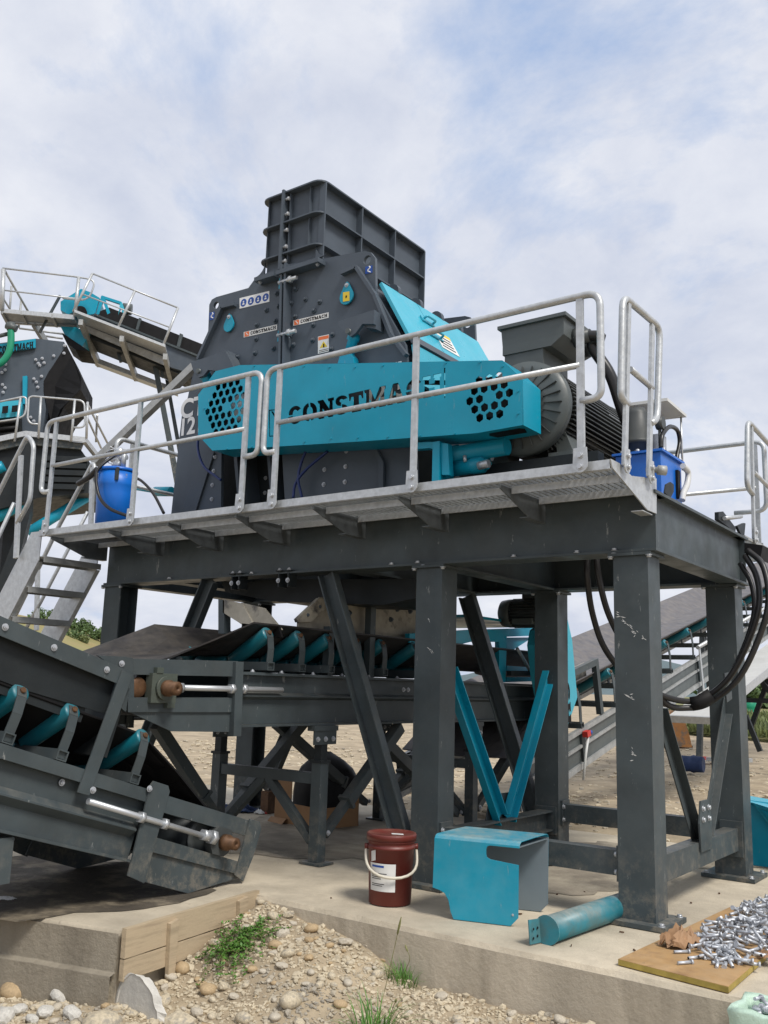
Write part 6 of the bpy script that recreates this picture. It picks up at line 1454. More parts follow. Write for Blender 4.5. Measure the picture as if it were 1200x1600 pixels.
while cnt < 5000:                                             # pebbles strewn over the yard behind
    y = 8.8+abs(rs.gauss(0, 9)); x = rs.uniform(-14, 3)-y*.15
    r = rs.uniform(.008, .035)*(1+y*.02); o = V((x, y, gz(x, y)+r*.1)); q = Matrix.Rotation(rs.uniform(0, 6.28), 3, 'Z')
    vs = g2.verts([o+q @ V((v.x*r*1.3, v.y*r, v.z*r*.5)) for v in iv])
    for f in ifc: g2.face([vs[i] for i in f])
    cnt += 1
put('gravel', g2, 'stone', kind='stuff')

# weeds and grass
def blade(b, o, d, L_, w, bend, n=5):
    d = V(d).normalized(); s = d.cross(UZ); s = s.normalized() if s.length > .01 else V((1, 0, 0)); pr = None
    for k in range(n+1):
        t = k/n; p = V(o)+UZ*(L_*(t-.5*bend*t*t))+d*(L_*bend*t*t*.8); ww = w*(1-t)**.7+.0004
        cur = b.verts([p-s*ww, p+s*ww])
        if pr: b.face([pr[0], pr[1], cur[1], cur[0]], True)
        pr = cur
def tuft(name, c, n, L_, w, spread, label, seed, stems=()):
    t = thing(name, label, 'grass', c); r_ = random.Random(seed); b = B()
    for k in range(n):
        a = r_.uniform(0, 2*PI); rr = spread*math.sqrt(r_.random()); x, y = c[0]+rr*math.cos(a), c[1]+rr*math.sin(a)
        a2 = a+r_.gauss(0, .6); blade(b, (x, y, gz(x, y)-.005), (math.cos(a2), math.sin(a2), 0), L_*r_.uniform(.4, 1.1), w*r_.uniform(.7, 1.2), r_.uniform(.3, 1.1))
    put('blades', b, 'weed', t, kind='stuff')
    for path, head in stems:
        P = smoothpath(path, 6); put('stem', B().tube(P, .0016, 5), 'weed_dry', t)
        q = P[-1]; d = (P[-1]-P[-4]).normalized()
        put('seed_head', B().lathe(q-d*head*.3, q+d*head, [(0, .001), (head*.2, .005), (head*.8, .0055), (head*1.25, .002), (head*1.3, .0005)], 8), 'weed_dry', t)
    return t
t1 = (-3.034,4.427,-0.240)
tuft('grass_tuft', t1, 130, .13, .0022, .085, 'dense low green grass tuft growing against the slab face', 4, [([t1, (-2.935,4.350,-0.116), (-2.952,4.350,-0.069)], .03)])
t2 = (-2.785,3.844,-0.280)
tuft('grass_tuft', t2, 95, .27, .0045, .10, 'tall foreground grass with a long dry seed stalk at the bottom edge', 8, [([t2, (-2.853,4.000,-0.207), (-2.791,3.980,-0.015), (-2.750,3.970,0.126)], .075), ([t2, (-2.783,3.950,-0.267), (-2.727,3.930,-0.179)], .02)])
t3 = (-2.036,4.600,-0.300)
tuft('grass_tuft', t3, 3, .10, .003, .01, 'few green blades at the bottom edge before the slab right of centre', 2)
wdc = (-3.882,4.037,-0.200)
wt = thing('weed_patch', 'low leafy green weed sprawling on the gravel below the formwork', 'weed', wdc)
b = B(); r_ = random.Random(31); sb = B()
for k in range(80):
    a = r_.uniform(0, 2*PI); L_ = r_.uniform(.06, .20)
    st0 = V((wdc[0]+r_.gauss(0, .05), wdc[1]+r_.gauss(0, .09), 0)); st0.z = gz(st0.x, st0.y)
    d = V((math.cos(a), math.sin(a)*1.2, 0)); pr = st0
    for j in range(1, 8):
        p = st0+d*L_*j/7; p.z = gz(p.x, p.y)+.035*math.sin(PI*j/8)+.012+r_.uniform(0, .012)
        sb.bar(pr, p, .002, .002); pr = p
        for s in range(4):
            ld = V((r_.gauss(0, 1), r_.gauss(0, 1), r_.uniform(.0, .9))).normalized(); sd2 = ld.cross(V((r_.gauss(0, .3), r_.gauss(0, .3), 1))).normalized(); l = r_.uniform(.012, .026)
            b.face(b.verts([p, p+ld*l*.5+sd2*l*.28, p+ld*l, p+ld*l*.5-sd2*l*.28]))
put('leaves', b, 'weed', wt, kind='stuff'); put('stems', sb, 'weed_dry', wt, kind='stuff')

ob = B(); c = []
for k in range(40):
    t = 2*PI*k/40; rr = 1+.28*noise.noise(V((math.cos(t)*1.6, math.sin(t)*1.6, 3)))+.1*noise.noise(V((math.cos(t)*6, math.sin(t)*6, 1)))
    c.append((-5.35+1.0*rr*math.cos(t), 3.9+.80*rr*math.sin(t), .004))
ob.face(ob.verts(c)); put('oil_stain_and_shade', ob, 'stain_shade', pad)  # oil stain sheet that also paints in the conveyor's shade

for cx, cy, ax, ay, sd_2 in ((-5.0, 6.9, 1.5, 1.35, 1), (-3.2, 6.6, .75, .9, 2), (-2.75, 7.9, .8, .4, 5)):  # irregular patches of darker concrete on the slab below the deck
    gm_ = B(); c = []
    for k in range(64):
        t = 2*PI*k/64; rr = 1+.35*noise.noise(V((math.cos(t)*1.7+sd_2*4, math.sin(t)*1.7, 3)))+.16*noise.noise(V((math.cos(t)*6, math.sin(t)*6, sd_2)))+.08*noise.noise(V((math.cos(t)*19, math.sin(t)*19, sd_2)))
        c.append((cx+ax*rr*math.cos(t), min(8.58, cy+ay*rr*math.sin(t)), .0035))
    gm_.face(gm_.verts(c)); put('dark_patch', gm_, 'dark_conc', pad)

# ================================================================== FAR LEFT PLANT
E1 = V((.714, .70, 0)); E2 = V((-.70, .714, 0))
def sl_(pts, d0, dep):                                          # solid from a face outline, d0 behind its plane and dep deep
    return B().prism([V(p)+E2*d0 for p in pts], E2*dep)
def rod(a, c, r, d0=0): return B().cyl(V(a)+E2*d0, V(c)+E2*d0, r, 8)
fc = thing('feed_conveyor', 'distant inclined feed conveyor with galvanised walkway and teal head behind the crusher', 'conveyor', (-18.455,15.520,7.251))
put('side_plate', sl_([(-20.280,13.731,10.596),(-19.962,14.043,10.744),(-17.864,16.099,9.725),(-17.842,16.121,9.244),(-18.472,15.503,9.440),(-20.194,13.815,10.339)], 0, .12), 'crusher', fc)
put('side_rail', sl_([(-19.987,14.019,10.759),(-17.866,16.098,9.761),(-17.864,16.100,9.707),(-19.983,14.022,10.706)], -.08, .08), 'frame', fc)
put('belt_cover', sl_([(-19.969,14.036,10.852),(-19.744,14.257,11.025),(-19.160,14.829,10.757),(-17.885,16.079,10.173),(-17.866,16.098,9.761),(-19.963,14.042,10.762)], .1, .9), 'ink', fc)
for q in ('217,500 221,500 217,515 213,514', '281,522 285,523 281,540 277,539'): pass
put('cover_strap', sl_([(-19.172,14.817,10.755),(-19.124,14.865,10.743),(-19.165,14.824,10.413),(-19.213,14.777,10.425)], -.02, .12), 'frame', fc)
put('cover_strap', sl_([(-18.390,15.584,10.419),(-18.329,15.644,10.390),(-18.371,15.603,10.025),(-18.432,15.543,10.053)], -.02, .12), 'frame', fc)
put('underside', sl_([(-20.064,13.943,10.301),(-18.415,15.559,9.482),(-17.842,16.121,9.244),(-17.834,16.129,9.066),(-18.409,15.566,9.358),(-20.041,13.965,10.126)], .13, 1.0), 'dark', fc)
put('head_housing', sl_([(-20.636,13.382,11.052),(-20.288,13.723,11.460),(-20.119,13.889,11.392),(-19.934,14.070,11.254),(-19.989,14.017,10.795),(-20.195,13.815,10.715),(-20.342,13.670,10.839),(-20.474,13.541,10.714),(-20.621,13.397,10.821)], .05, 1.1), 'teal', fc)
put('head_pulley', B().cyl(V((-20.245,13.765,10.780))-E2*.05, V((-20.245,13.765,10.780))+E2*1.3, .16, 20), 'black', fc)
put('head_chute', sl_([(-20.591,13.427,10.360),(-20.313,13.699,10.377),(-20.048,13.959,10.232),(-20.164,13.844,9.862),(-20.508,13.508,10.157)], .05, 1.0), 'teal', fc)
put('head_chute', sl_([(-20.555,13.462,10.169),(-20.507,13.509,10.140),(-20.163,13.845,9.845),(-20.016,13.990,9.721),(-20.273,13.738,9.743),(-20.445,13.569,9.899)], .0, 1.0), 'black', fc)
put('drive_frame', sl_([(-19.977,14.028,10.796),(-19.915,14.089,11.329),(-19.857,14.146,11.337),(-19.710,14.290,10.849),(-19.767,14.234,10.823),(-19.870,14.133,11.171),(-19.919,14.085,10.804)], .1, .08), 'teal', fc)
put('drive_frame', sl_([(-19.905,14.099,11.348),(-19.530,14.466,11.216),(-19.538,14.459,11.143),(-19.900,14.103,11.276)], .1, .08), 'teal', fc)
put('drive_frame', sl_([(-19.567,14.430,10.831),(-19.554,14.443,11.213),(-19.517,14.479,11.200),(-19.400,14.594,10.798),(-19.458,14.537,10.791),(-19.533,14.464,11.053)], .1, .08), 'flap', fc)
put('drive_motor', B().cyl((-19.725,14.695,11.108), (-19.556,14.861,11.093), .15, 16), 'motor', fc)
put('walkway_deck', sl_([(-20.254,13.757,10.546),(-18.586,15.392,9.801),(-18.582,15.395,9.730),(-20.249,13.761,10.475)], -.75, .72), 'galv', fc)
put('walkway_skirt', sl_([(-20.201,13.809,10.445),(-18.629,15.350,9.707),(-18.617,15.362,9.476),(-20.167,13.842,10.271)], -.04, .03), 'galv_dull', fc)
put('far_walkway', sl_([(-21.102,14.886,10.072),(-19.432,16.523,9.326),(-19.426,16.529,9.196),(-21.092,14.895,9.923)], 0, .35), 'galv', fc)
for a, c in (((-19.639,13.380,10.244), (-21.225,15.186,9.944)), ((-18.889,14.114,9.886), (-20.480,15.916,9.614)), ((-18.087,14.900,9.496), (-19.753,16.629,9.468))):
    put('bracket', B().bar(a, c, .11, .16), 'galv_dull', fc)
for a, c in (((-20.275,13.736,10.507), (-20.002,14.004,11.590)), ((-19.459,14.536,10.180), (-19.220,14.770,11.203)), ((-18.632,15.346,9.778), (-18.412,15.563,10.852))):
    put('rail_post', rod(a, c, .035, -.7), 'galv', fc)
put('top_rail', rod((-20.002,14.004,11.590), (-18.412,15.563,10.852), .025, -.7), 'galv', fc)
put('mid_rail', rod((-20.130,13.878,10.993), (-18.528,15.449,10.294), .02, -.7), 'galv', fc)
put('support_leg', sl_([(-18.884,15.100,9.606),(-18.791,15.191,9.634),(-18.045,15.922,5.582),(-18.161,15.809,5.573)], .4, .14), 'frame', fc)
put('support_leg', sl_([(-18.689,15.291,9.504),(-18.617,15.362,9.476),(-17.930,16.035,5.592),(-18.022,15.945,5.584)], 1.2, .14), 'frame', fc)
b = B()
for a, c in (((-19.960,14.745,10.152), (-19.836,14.867,9.659)), ((-19.106,15.583,9.726), (-19.024,15.663,9.318))): b.bar(a, c, .08, .08)
put('truss_web', b, 'frame', fc, kind='stuff')

hpf = thing('head_platform', 'distant galvanised platform with railings at the conveyor head on the upper left', 'platform', (-20.635,12.823,10.231))
put('deck_frame', sl_([(-21.310,12.161,10.546),(-20.017,13.428,10.537),(-20.010,13.436,10.415),(-21.303,12.168,10.442)], 0, .06), 'galv', hpf)
put('deck_frame', sl_([(-21.828,12.634,10.512),(-20.547,13.889,10.548),(-20.541,13.895,10.458),(-21.821,12.640,10.423)], 0, .06), 'galv', hpf)
for q in ((2, 0), ): pass
for a, c in (((-21.293,12.178,10.461), (-21.800,12.661,10.444)), ((-20.945,12.519,10.471), (-21.454,13.000,10.469)), ((-20.400,13.053,10.453), (-20.906,13.538,10.466))): put('joist', B().bar(a, c, .06, .10), 'galv_dull', hpf)
put('deck_grating', B().prism([(-21.312,12.187,10.486), (-20.041,13.433,10.474), (-20.529,13.879,10.522), (-21.796,12.637,10.470)], (0, 0, .03)), 'galv_dull', hpf)
for a, c, r in (((-21.295,12.175,10.495), (-21.354,12.118,11.614), .06), ((-20.004,13.442,10.504), (-20.002,13.443,11.570), .045)): put('rail_post', rod(a, c, r), 'galv', hpf)
put('top_rail', B().tube(rounded([(-21.368,12.104,11.647),(-19.992,13.453,11.589),(-19.688,13.752,11.541),(-19.791,13.651,10.956),(-20.251,13.199,10.966)], .25), .025, 8), 'galv', hpf)
put('mid_rail', rod((-21.347,12.125,11.049), (-19.861,13.581,10.982), .022), 'galv', hpf)
put('side_rail', rod((-21.331,12.141,11.599), (-22.575,14.282,10.641), .03), 'galv_dull', hpf)
put('side_rail', rod((-21.323,12.148,10.877), (-22.268,13.183,10.801), .025), 'galv_dull', hpf)
put('far_post', rod((-22.432,13.022,11.764), (-22.409,13.044,10.783), .03), 'galv_dull', hpf)
put('far_post', rod((-22.491,13.385,11.484), (-22.483,13.392,10.698), .03), 'galv_dull', hpf)
put('prop', B().bar((-20.944,13.080,10.121), (-20.645,13.373,11.195), .06, .06), 'frame', hpf)
put('stair_stringer', B().bar((-21.327,13.124,10.485), (-21.851,13.871,10.283), .09, .2), 'galv_dull', hpf)
put('far_rail', rod((-23.092,13.775,10.940), (-22.216,14.635,10.876), .03), 'galv_dull', hpf)
put('far_rail', rod((-22.584,14.274,10.773), (-22.232,14.619,10.740), .03), 'galv_dull', hpf)

lc = thing('primary_crusher', 'distant anthracite primary crusher with black feed mouth and teal name plate at the left edge', 'crusher', (-20.116,12.492,6.932))
put('housing', sl_([(-21.335,11.296,8.931),(-21.354,11.277,9.177),(-20.724,11.895,9.404),(-20.126,12.481,9.594),(-19.639,12.959,9.569),(-19.586,13.010,9.440),(-19.850,12.752,8.753),(-19.920,12.684,8.495),(-19.902,12.701,8.231),(-19.828,12.774,7.777),(-19.859,12.743,6.957),(-21.159,11.469,6.670)], 0, 2.2), 'crusher', lc)
put('feed_mouth', B().loft([[V(p)-E2*.02 for p in [(-19.590,13.007,9.490),(-19.839,12.763,8.754),(-19.909,12.694,8.496),(-19.891,12.712,8.233),(-19.811,12.791,7.845),(-19.720,12.880,7.460),(-19.846,12.756,7.088),(-19.880,12.722,6.955)]], [(-19.484,13.111,9.215),(-19.646,12.952,8.659),(-19.717,12.883,8.401),(-19.693,12.906,8.204),(-19.707,12.892,7.922),(-19.741,12.859,7.458),(-19.788,12.812,7.191),(-19.842,12.760,7.023)], [(-18.948,13.076,8.555),(-18.937,13.087,8.375),(-18.940,13.084,8.244),(-19.018,13.008,8.104),(-19.153,12.875,7.861),(-19.249,12.781,7.689),(-19.326,12.706,7.229),(-19.450,12.584,6.864)]], closed=False, smooth=False), 'ink', lc)
put('mouth_back', sl_([(-19.844,13.178,9.580),(-19.535,13.481,8.780),(-19.525,13.491,8.442),(-19.784,13.237,7.960),(-19.924,13.099,7.413),(-20.096,12.931,7.033),(-20.108,12.919,7.859),(-20.175,12.854,8.522)], 0, 1.8), 'ink', lc)
put('name_plate', sl_([(-21.304,11.257,9.111),(-20.081,12.455,9.560),(-20.065,12.471,9.326),(-21.286,11.274,8.881)], -.04, .05), 'teal', lc)
nq = [(-20.634,11.843,9.077),(-20.065,12.402,9.303),(-20.077,12.390,9.478),(-20.649,11.828,9.283)]
put('lettering', fit_word('CONSTMACH', [V(p) for p in nq]), 'ink', lc)
for q in ((-20.062,12.502,9.033), (-20.012,12.551,8.939), (-19.956,12.606,9.079), (-19.987,12.576,8.892), (-19.915,12.646,8.967), (-19.764,12.794,9.169), (-20.561,12.013,8.858), (-20.561,12.013,8.709), (-20.609,11.966,8.637), (-20.060,12.504,8.533), (-20.012,12.552,8.456), (-19.981,12.582,8.327), (-19.935,12.627,8.614), (-20.576,11.998,8.327), (-20.527,12.046,8.250), (-20.551,12.023,8.132), (-19.596,12.959,9.459), (-19.594,12.961,9.257), (-20.047,12.517,7.546), (-19.986,12.577,7.455)):
    inst('bolt', SBOLT, lc, q, q_z(-E2)).scale = (2, 2, 2)
put('teal_bar', sl_([(-20.229,12.310,8.556),(-20.155,12.383,8.581),(-20.116,12.421,7.859),(-20.180,12.358,7.852)], -.05, .1), 'teal', lc)
put('teal_guard', sl_([(-20.731,11.749,7.775),(-20.163,12.305,7.917),(-20.134,12.334,7.806),(-20.145,12.322,7.511),(-20.701,11.778,7.373)], -.1, .2), 'flap', lc)
for q in ([(-20.294,11.896,7.697),(-20.201,11.988,7.723),(-20.199,11.990,7.546),(-20.292,11.899,7.520)], [(-20.138,12.050,7.730),(-20.044,12.142,7.756),(-20.043,12.143,7.594),(-20.137,12.051,7.568)]): put('guard_slot', sl_(q, -.01, .02), 'ink', lc)
put('spring_box', sl_([(-20.699,11.779,7.357),(-20.143,12.325,7.479),(-20.092,12.375,6.901),(-20.654,11.824,6.750)], 0, .2), 'dark', lc)
for k in range(4): put('spring_coil', B().cyl(V((-20.457,11.877,7.281))-UZ*.16*k, V((-20.082,12.244,7.384))-UZ*.16*k, .06, 8), 'black', lc)
put('frame_legs', B().bar((-20.847,12.615,6.893), (-20.766,12.694,1.365), .3, .3), 'dark', lc)
tag(put('coolant_hose', B().tube(smoothpath([(-20.212,11.837,9.679),(-20.185,11.864,9.301),(-20.207,11.842,9.018),(-20.287,11.763,8.795),(-20.445,11.609,8.630)]), .085, 10), 'green', loc=(-20.185,11.864,9.301)), 'bright green hose bending in front of the distant crusher name plate', 'hose')
tag(put('pipe_fitting', B().cyl((-20.291,11.759,9.735), (-20.114,11.933,9.658), .09, 10).cyl((-20.220,11.829,9.794), (-20.207,11.842,9.613), .10, 10).cyl((-20.571,11.625,9.433), (-20.312,11.879,9.564), .05, 10), 'motor', loc=(-20.214,11.835,9.712)), 'grey valve fitting on top of the green hose', 'fitting')

lp = thing('crusher_platform', 'distant pale edged service platform with railings in front of the left crusher', 'platform', (-18.924,12.260,6.563))
put('deck_edge', sl_([(-20.247,10.962,6.543),(-19.259,11.931,6.949),(-18.280,12.891,6.890),(-18.272,12.898,6.765),(-19.251,11.939,6.825),(-20.236,10.973,6.406)], 0, .06), 'galv', lp)
put('fascia', sl_([(-20.327,11.024,6.414),(-19.337,11.995,6.835),(-18.396,12.917,6.771),(-18.428,12.886,6.611),(-19.324,12.007,6.650),(-20.312,11.039,6.216)], 0, .1), 'frame', lp)
put('underside', sl_([(-20.450,11.114,6.250),(-19.455,12.089,6.686),(-18.553,12.973,6.647),(-18.387,13.136,6.348),(-18.362,13.161,5.602),(-19.160,12.378,5.411),(-19.753,11.797,5.102),(-20.351,11.211,4.978)], 0, 2.5), 'dark', lp)
put('side_edge', B().prism([(-18.331,12.841,6.869), (-18.269,12.901,6.891), (-19.612,14.386,6.867), (-19.680,14.319,6.861)], (0, 0, -.12)), 'galv', lp)
for k in range(5): put('joist', B().bar(V((-19.079,12.388,6.362))-UZ*.17*k, V((-18.391,13.062,6.395))-UZ*.17*k, .08, .12), 'dark', lp)
for p in ('0,656 20,650 38,646 41,640 41,622 36,620 -40,635',): pass
put('rail_loop', B().tube(rounded([(-20.081,11.125,7.006),(-19.432,11.761,7.212),(-19.305,11.886,7.303),(-19.285,11.906,7.462),(-19.304,11.886,7.743),(-19.358,11.834,7.769),(-20.114,11.093,7.437)], .15), .024, 8), 'galv', lp)
put('rail_loop', B().tube(rounded([(-19.034,12.151,7.128),(-19.189,11.999,7.127),(-19.248,11.942,7.231),(-19.263,11.927,7.747),(-19.215,11.974,7.800),(-18.356,12.816,7.781),(-18.305,12.866,7.123),(-18.502,12.673,7.103)], .15), .024, 8), 'galv', lp)
for a, c in (((-19.414,11.779,6.670), (-19.397,11.796,7.733)), ((-19.042,12.144,6.784), (-19.068,12.118,7.784)), ((-18.512,12.664,6.758), (-18.514,12.661,7.780)), ((-18.268,12.903,6.860), (-18.302,12.869,7.755))): put('rail_post', rod(a, c, .03), 'galv', lp)
for a, c in (((-18.311,12.861,7.723), (-19.857,14.846,7.173)), ((-18.289,12.882,7.377), (-20.061,14.646,7.258)), ((-19.753,14.248,7.297), (-18.949,13.635,7.737))): put('stair_rail', rod(a, c, .028), 'galv', lp)
for a, c in (((-19.969,11.795,4.862), (-19.290,13.582,6.341)), ((-19.387,12.366,4.602), (-18.976,13.609,5.667)), ((-19.698,11.501,5.953), (-19.544,11.651,6.074))): put('teal_strut', B().cyl(a, c, .13, 10), 'teal', lp)
put('rear_leg', sl_([(-19.047,11.439,3.100),(-18.709,11.770,4.931),(-18.853,11.629,6.409),(-18.744,11.736,6.570),(-18.693,11.785,6.424),(-18.621,11.857,4.938),(-18.874,11.608,2.054),(-19.065,11.421,2.044)], 0, .3), 'dark', lp)
put('panel', sl_([(-20.853,12.469,6.663),(-20.534,12.781,6.792),(-20.473,12.841,5.914),(-20.763,12.557,5.727)], 0, .1), 'wear', lp)
put('blue_tank', sl_([(-19.137,11.910,6.433),(-19.078,11.969,6.454),(-19.059,11.987,6.180),(-19.119,11.928,6.174)], 0, .15), 'bluep', lp)

# ================================================================== BACKGROUND YARD
ex = thing('excavator_bucket', 'worn orange brown excavator bucket standing on the yard behind the frame', 'bucket', (-8.716,25.282,-0.040))
ec = V((-8.716,25.282,-0.040)); 
prof = [(-.38, 0), (-.42, .3), (-.34, .75), (-.12, .95), (.10, .92), (.22, .70), (.34, .30), (.40, .0)]
for s in (-.35, .33):
    put('cheek', B().prism([ec+E1*x+UZ*z+E2*s for x, z in prof], E2*.04), 'exc', ex)
b = B(); rows = [[ec+E1*x+UZ*z-E2*.34, ec+E1*x+UZ*z+E2*.34] for x, z in prof]
put('shell', b.loft(rows, closed=False), 'exc', ex)
put('tooth', B().bar(ec+E1*.40+UZ*.02, ec+E1*.56, .12, .06), 'rust', ex)
a = V((-5.740,16.884,0.000)); c = V((-5.277,16.920,0.000))
b = B(); rings = []
for j in range(9):
    p = a+(c-a)*j/8; rr = .14+.03*noise.noise(V((j*.7, 1, 1)))
    rings.append([p+V((0, 0, .12))+(UZ*math.sin(t)+((c-a).cross(UZ)).normalized()*math.cos(t))*rr*(1+.15*noise.noise(V((j, t*2, 3)))) for t in [2*PI*k/14 for k in range(14)]])
tag(put('tarpaulin', b.loft(rings, caps=True), 'tarp', loc=a), 'rolled dark blue tarpaulin lying on the yard', 'tarpaulin')
r1 = V((-6.297,19.794,0.000)); crumple('plastic_litter', r1, .55, .25, .10, .5, 'flattened reddish plastic sheet behind the blue tarpaulin roll', 4.4, 'red', 'litter')
a = V((-6.054,19.600,0.000)); c = V((-5.317,20.181,0.000)); tag(put('steel_bar', B().bar(a+UZ*.05, c+UZ*.05, .06, .08), 'galv', loc=a), 'grey steel bar lying on the yard right of the blue tarpaulin', 'bar')
a = V((-20.896,79.352,0.000)); tag(put('water_pump', B().lathe(a, a+UZ, [(0, .5), (.1, .3), (.5, .45), (.9, .5), (1.1, .3)], 14).bar(a+UZ*.4, a+UZ*.9+E1*.9, .25, .25), 'green', loc=a), 'small turquoise machine on the grass far to the right', 'machine')
tr = thing('steel_trestle', 'dark crossed steel trestle legs under the far conveyor at the right edge', 'trestle', (-6.136,24.183,0.000))
for a, c in (((-4.552,17.000,0.997), (-4.334,17.000,0.406)), ((-4.522,17.300,1.830), (-4.115,17.300,1.296)), ((-4.571,17.150,1.259), (-3.894,17.150,1.259)), ((-4.119,17.450,1.985), (-4.606,17.450,0.747))): put('leg', B().bar(a, c, .08, .08), 'dark', tr)
put('cross_bar', B().bar((-4.343,17.000,1.658), (-3.995,17.000,1.664), .06, .06), 'galv', tr)
# grass field, hedge, trees, hill, mountain
gpts = [(-16.676,44.814,0.000),(-11.146,33.027,0.000),(-9.834,32.346,0.000),(-7.629,30.876,0.000),(-5.746,29.620,0.000)]
fb_ = B(); rows = []
for p in gpts:
    d = V((p[0], p[1], 0)); rows.append([V((p[0]*k, p[1]*k, .13 if k > 1.02 else -.03)) for k in (1, 1.05, 1.5, 3, 8, 30)])
put('field', fb_.loft(rows, closed=False), 'grass', kind='structure')
gb_ = B(); r_ = random.Random(77)
for k in range(9000):
    t = r_.random(); i = min(3, int(t*4)); p = V(gpts[i]).lerp(V(gpts[i+1]), t*4-i); p = p*(1+1.6*r_.random()**2); p.z = .1
    a = r_.uniform(0, PI); s = V((math.cos(a), math.sin(a), 0))*r_.uniform(.04, .12); h = r_.uniform(.1, .45)
    gb_.face(gb_.verts([p-s, p+s, p+V((r_.gauss(0, .1), r_.gauss(0, .1), h))]))
put('field_grass', gb_, 'leaf2', kind='stuff')
def tree(name, label, base, h, cw, seed, m='leaf', leaf=.3, n=1200, trunk=True, cat='tree', group=None):
    t = thing(name, label, cat, base, group); r_ = random.Random(seed); b = B(); base = V(base)
    cl = [(V((r_.gauss(0, cw*.32), r_.gauss(0, cw*.32), h*r_.uniform(.3 if trunk else .15, .9))), r_.uniform(.18, .36)*cw) for _ in range(14)]
    for k in range(n):
        c, rr = r_.choice(cl); d = V((r_.gauss(0, 1), r_.gauss(0, 1), r_.gauss(0, 1))).normalized()*rr*r_.random()**.4
        p = base+c+d
        if p.z < base.z+.05: continue
        u = V((r_.gauss(0, 1), r_.gauss(0, 1), r_.gauss(0, 1))).normalized(); w = u.orthogonal().normalized(); l = leaf*r_.uniform(.6, 1.4)
        b.face(b.verts([p-u*l, p+w*l*.6, p+u*l, p-w*l*.6]))
    put('crown', b, m, t)
    k = B().tube([base-UZ*.2, base+UZ*h*.25+V((.02*h, 0, 0)), base+UZ*h*.6], .035*h*.5, 8)
    for c, rr in cl[:5]: k.tube([base+UZ*h*.25, base+c*.7, base+c], .012*h*.6, 5)
    put('trunk', k, 'bark', t); return t
HG = [(1160, 1098, 5, 7), (1182, 1100, 6.5, 8), (1206, 1100, 7, 9), (1232, 1102, 6, 8)]
tree('bush', 'dark green bush left in the hedge beyond the grass field', (-30.457,112.512,0.000), 3.6, 5.5, 1, leaf=.35, n=1500, trunk=False, cat='bush', group='hedge bushes beyond the field')
tree('bush', 'dark green bush in the hedge seen right beside the corner column cables', (-30.262,118.399,0.000), 4.6, 6.5, 2, leaf=.35, n=1700, trunk=False, cat='bush', group='hedge bushes beyond the field')
tree('bush', 'taller dark bush of the hedge at the right picture edge', (-28.359,117.176,0.000), 5.2, 6.5, 3, leaf=.35, n=1700, trunk=False, cat='bush', group='hedge bushes beyond the field')
# hill with scattered trees on the left
hp_ = [(-260, 925), (-120, 940), (0, 955), (60, 964), (100, 975), (125, 984), (160, 1001), (190, 1018), (240, 1036), (330, 1052), (420, 1060)]
D0 = 230.0
ridge = [(-260.0, (-228.870,97.747,18.985)), (0, (-202.397,123.701,16.094)), (60, (-196.082,129.892,14.793)), (100, (-191.804,134.086,13.366)), (125, (-189.099,136.738,12.148)), (160, (-185.259,140.502,9.774)), (190, (-181.947,143.749,7.518)), (240, (-176.482,149.108,5.054)), (330, (-166.680,158.717,3.072)), (430, (-155.677,169.504,2.178))]
rows = []
for _, p in ridge:
    p = V(p); row = []
    for e, f in ((-130, -.02), (-95, .12), (-60, .42), (-30, .78), (0, 1), (40, 1.02), (110, .6)):
        q = p+E2*e; q.z = -.3+(p.z+.3)*f*(1+.05*noise.noise(V((q.x*.03, q.y*.03, 1)))); row.append(q)
    rows.append(row)
hb = B().loft(rows, closed=False)
bmesh.ops.subdivide_edges(hb.bm, edges=hb.bm.edges[:], cuts=2, use_grid_fill=True)
for v in hb.bm.verts: v.co.z += .5*noise.noise(v.co*.12)
put('hillside', hb, 'hill', kind='structure')
def hill_tree(px3, e, h, cw, seed, lab, m): 
    p = V(px3); p = p+E2*e; return tree('hill_tree', lab, (p.x, p.y, max(0, p.z)-.4), h, cw, seed, m, leaf=.26, n=900, group='trees on the hill')
hill_tree((-192.407,127.892,13.681), 0, 3.1, 4.0, 11, 'green tree on the hill seen through the lower stair treads', 'leaf')
hill_tree((-186.917,127.673,12.410), 0, 2.5, 3.4, 12, 'round tree on the hill right below the far stair stringer', 'leaf2')
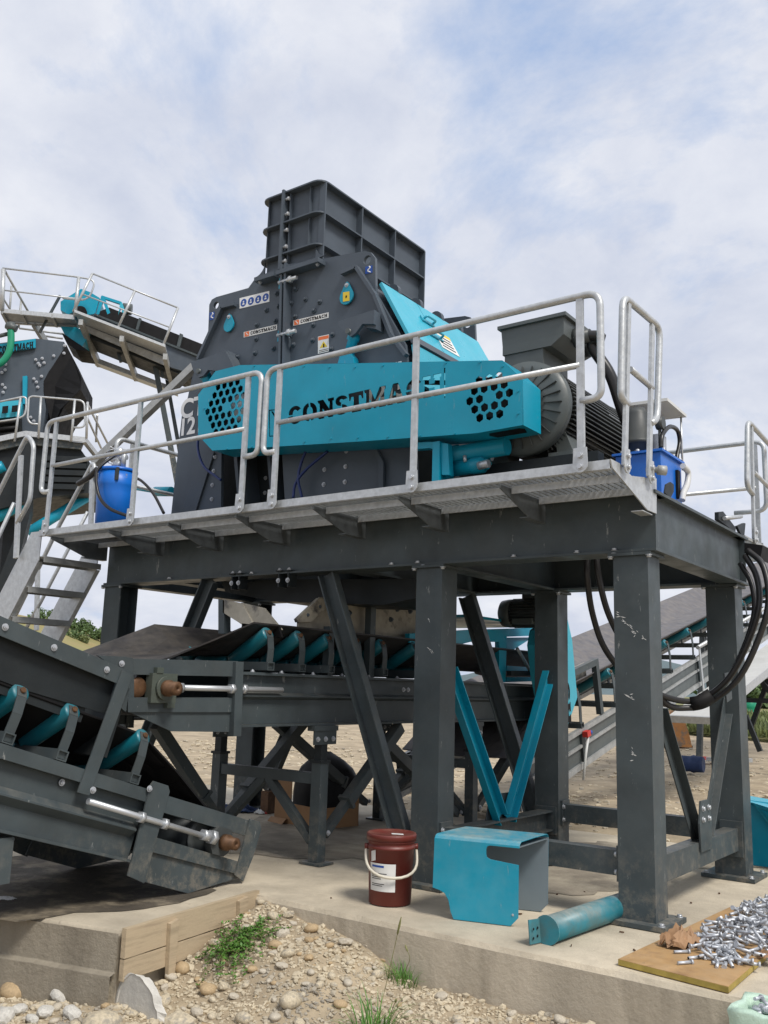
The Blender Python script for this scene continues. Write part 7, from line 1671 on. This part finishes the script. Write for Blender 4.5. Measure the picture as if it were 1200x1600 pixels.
hill_tree((-190.948,134.925,13.109), 0, 2.2, 3.1, 13, 'bushy tree on the hill crest right of the stairs', 'leaf')
hill_tree((-189.213,136.625,12.294), 0, 2.6, 3.7, 14, 'dark tree on the hill crest between the stairs and the left column', 'leaf')
hill_tree((-186.652,137.736,11.282), 0, 2.6, 3.7, 15, 'dark tree on the descending hill crest left of the left column', 'leaf')
hill_tree((-185.111,139.247,10.156), 0, 2.8, 3.7, 16, 'dark tree touching the left frame column on the hill crest', 'leaf')
hill_tree((-177.789,126.817,8.984), 0, 2.9, 3.7, 17, 'rounded green tree in the middle of the hill meadow', 'leaf')
hill_tree((-175.237,126.518,8.540), 0, 2.1, 3.1, 18, 'smaller green tree low on the hill meadow above the belt', 'leaf2')
for k, (q, hh) in enumerate((((-116.112,96.248,3.208), 3.2), ((-114.782,97.553,3.072), 3.6), ((-113.517,98.793,2.932), 2.8), ((-110.843,101.414,2.856), 3.4))):
    tree('bush', ('low green bush seen over the belt right of the left column', 'bush in the gap between belt and left brace', 'pale bush behind the left brace', 'bush beyond the belt right of the left brace')[k], (q[0], q[1], -.2), hh, 5, 40+k, 'leaf2' if k % 2 else 'leaf', leaf=.4, n=500, trunk=False, cat='bush', group='bushes beyond the yard')
mt = [(700, (-760.962,1214.743,14.699)), (800, (-689.253,1285.046,39.174)), (880, (-630.492,1342.655,63.571)), (905, (-611.870,1360.912,69.446)), (940, (-585.654,1386.614,71.752)), (1000, (-540.479,1430.903,61.006)), (1080, (-479.668,1490.521,42.838)), (1250, (-346.864,1620.721,32.563)), (1500, (-143.077,1820.513,22.589))]
rows = []
for _, p in mt:
    p = V(p); rows.append([V(((p+E2*e).x, (p+E2*e).y, -2+(p.z+2)*f)) for e, f in ((-420, 0), (-260, .35), (-120, .75), (0, 1), (200, .8))])
mb = B().loft(rows, closed=False); bmesh.ops.subdivide_edges(mb.bm, edges=mb.bm.edges[:], cuts=2, use_grid_fill=True)
for v in mb.bm.verts: v.co.z += 5*noise.noise(v.co*.01)
put('mountain', mb, 'mount', kind='structure')
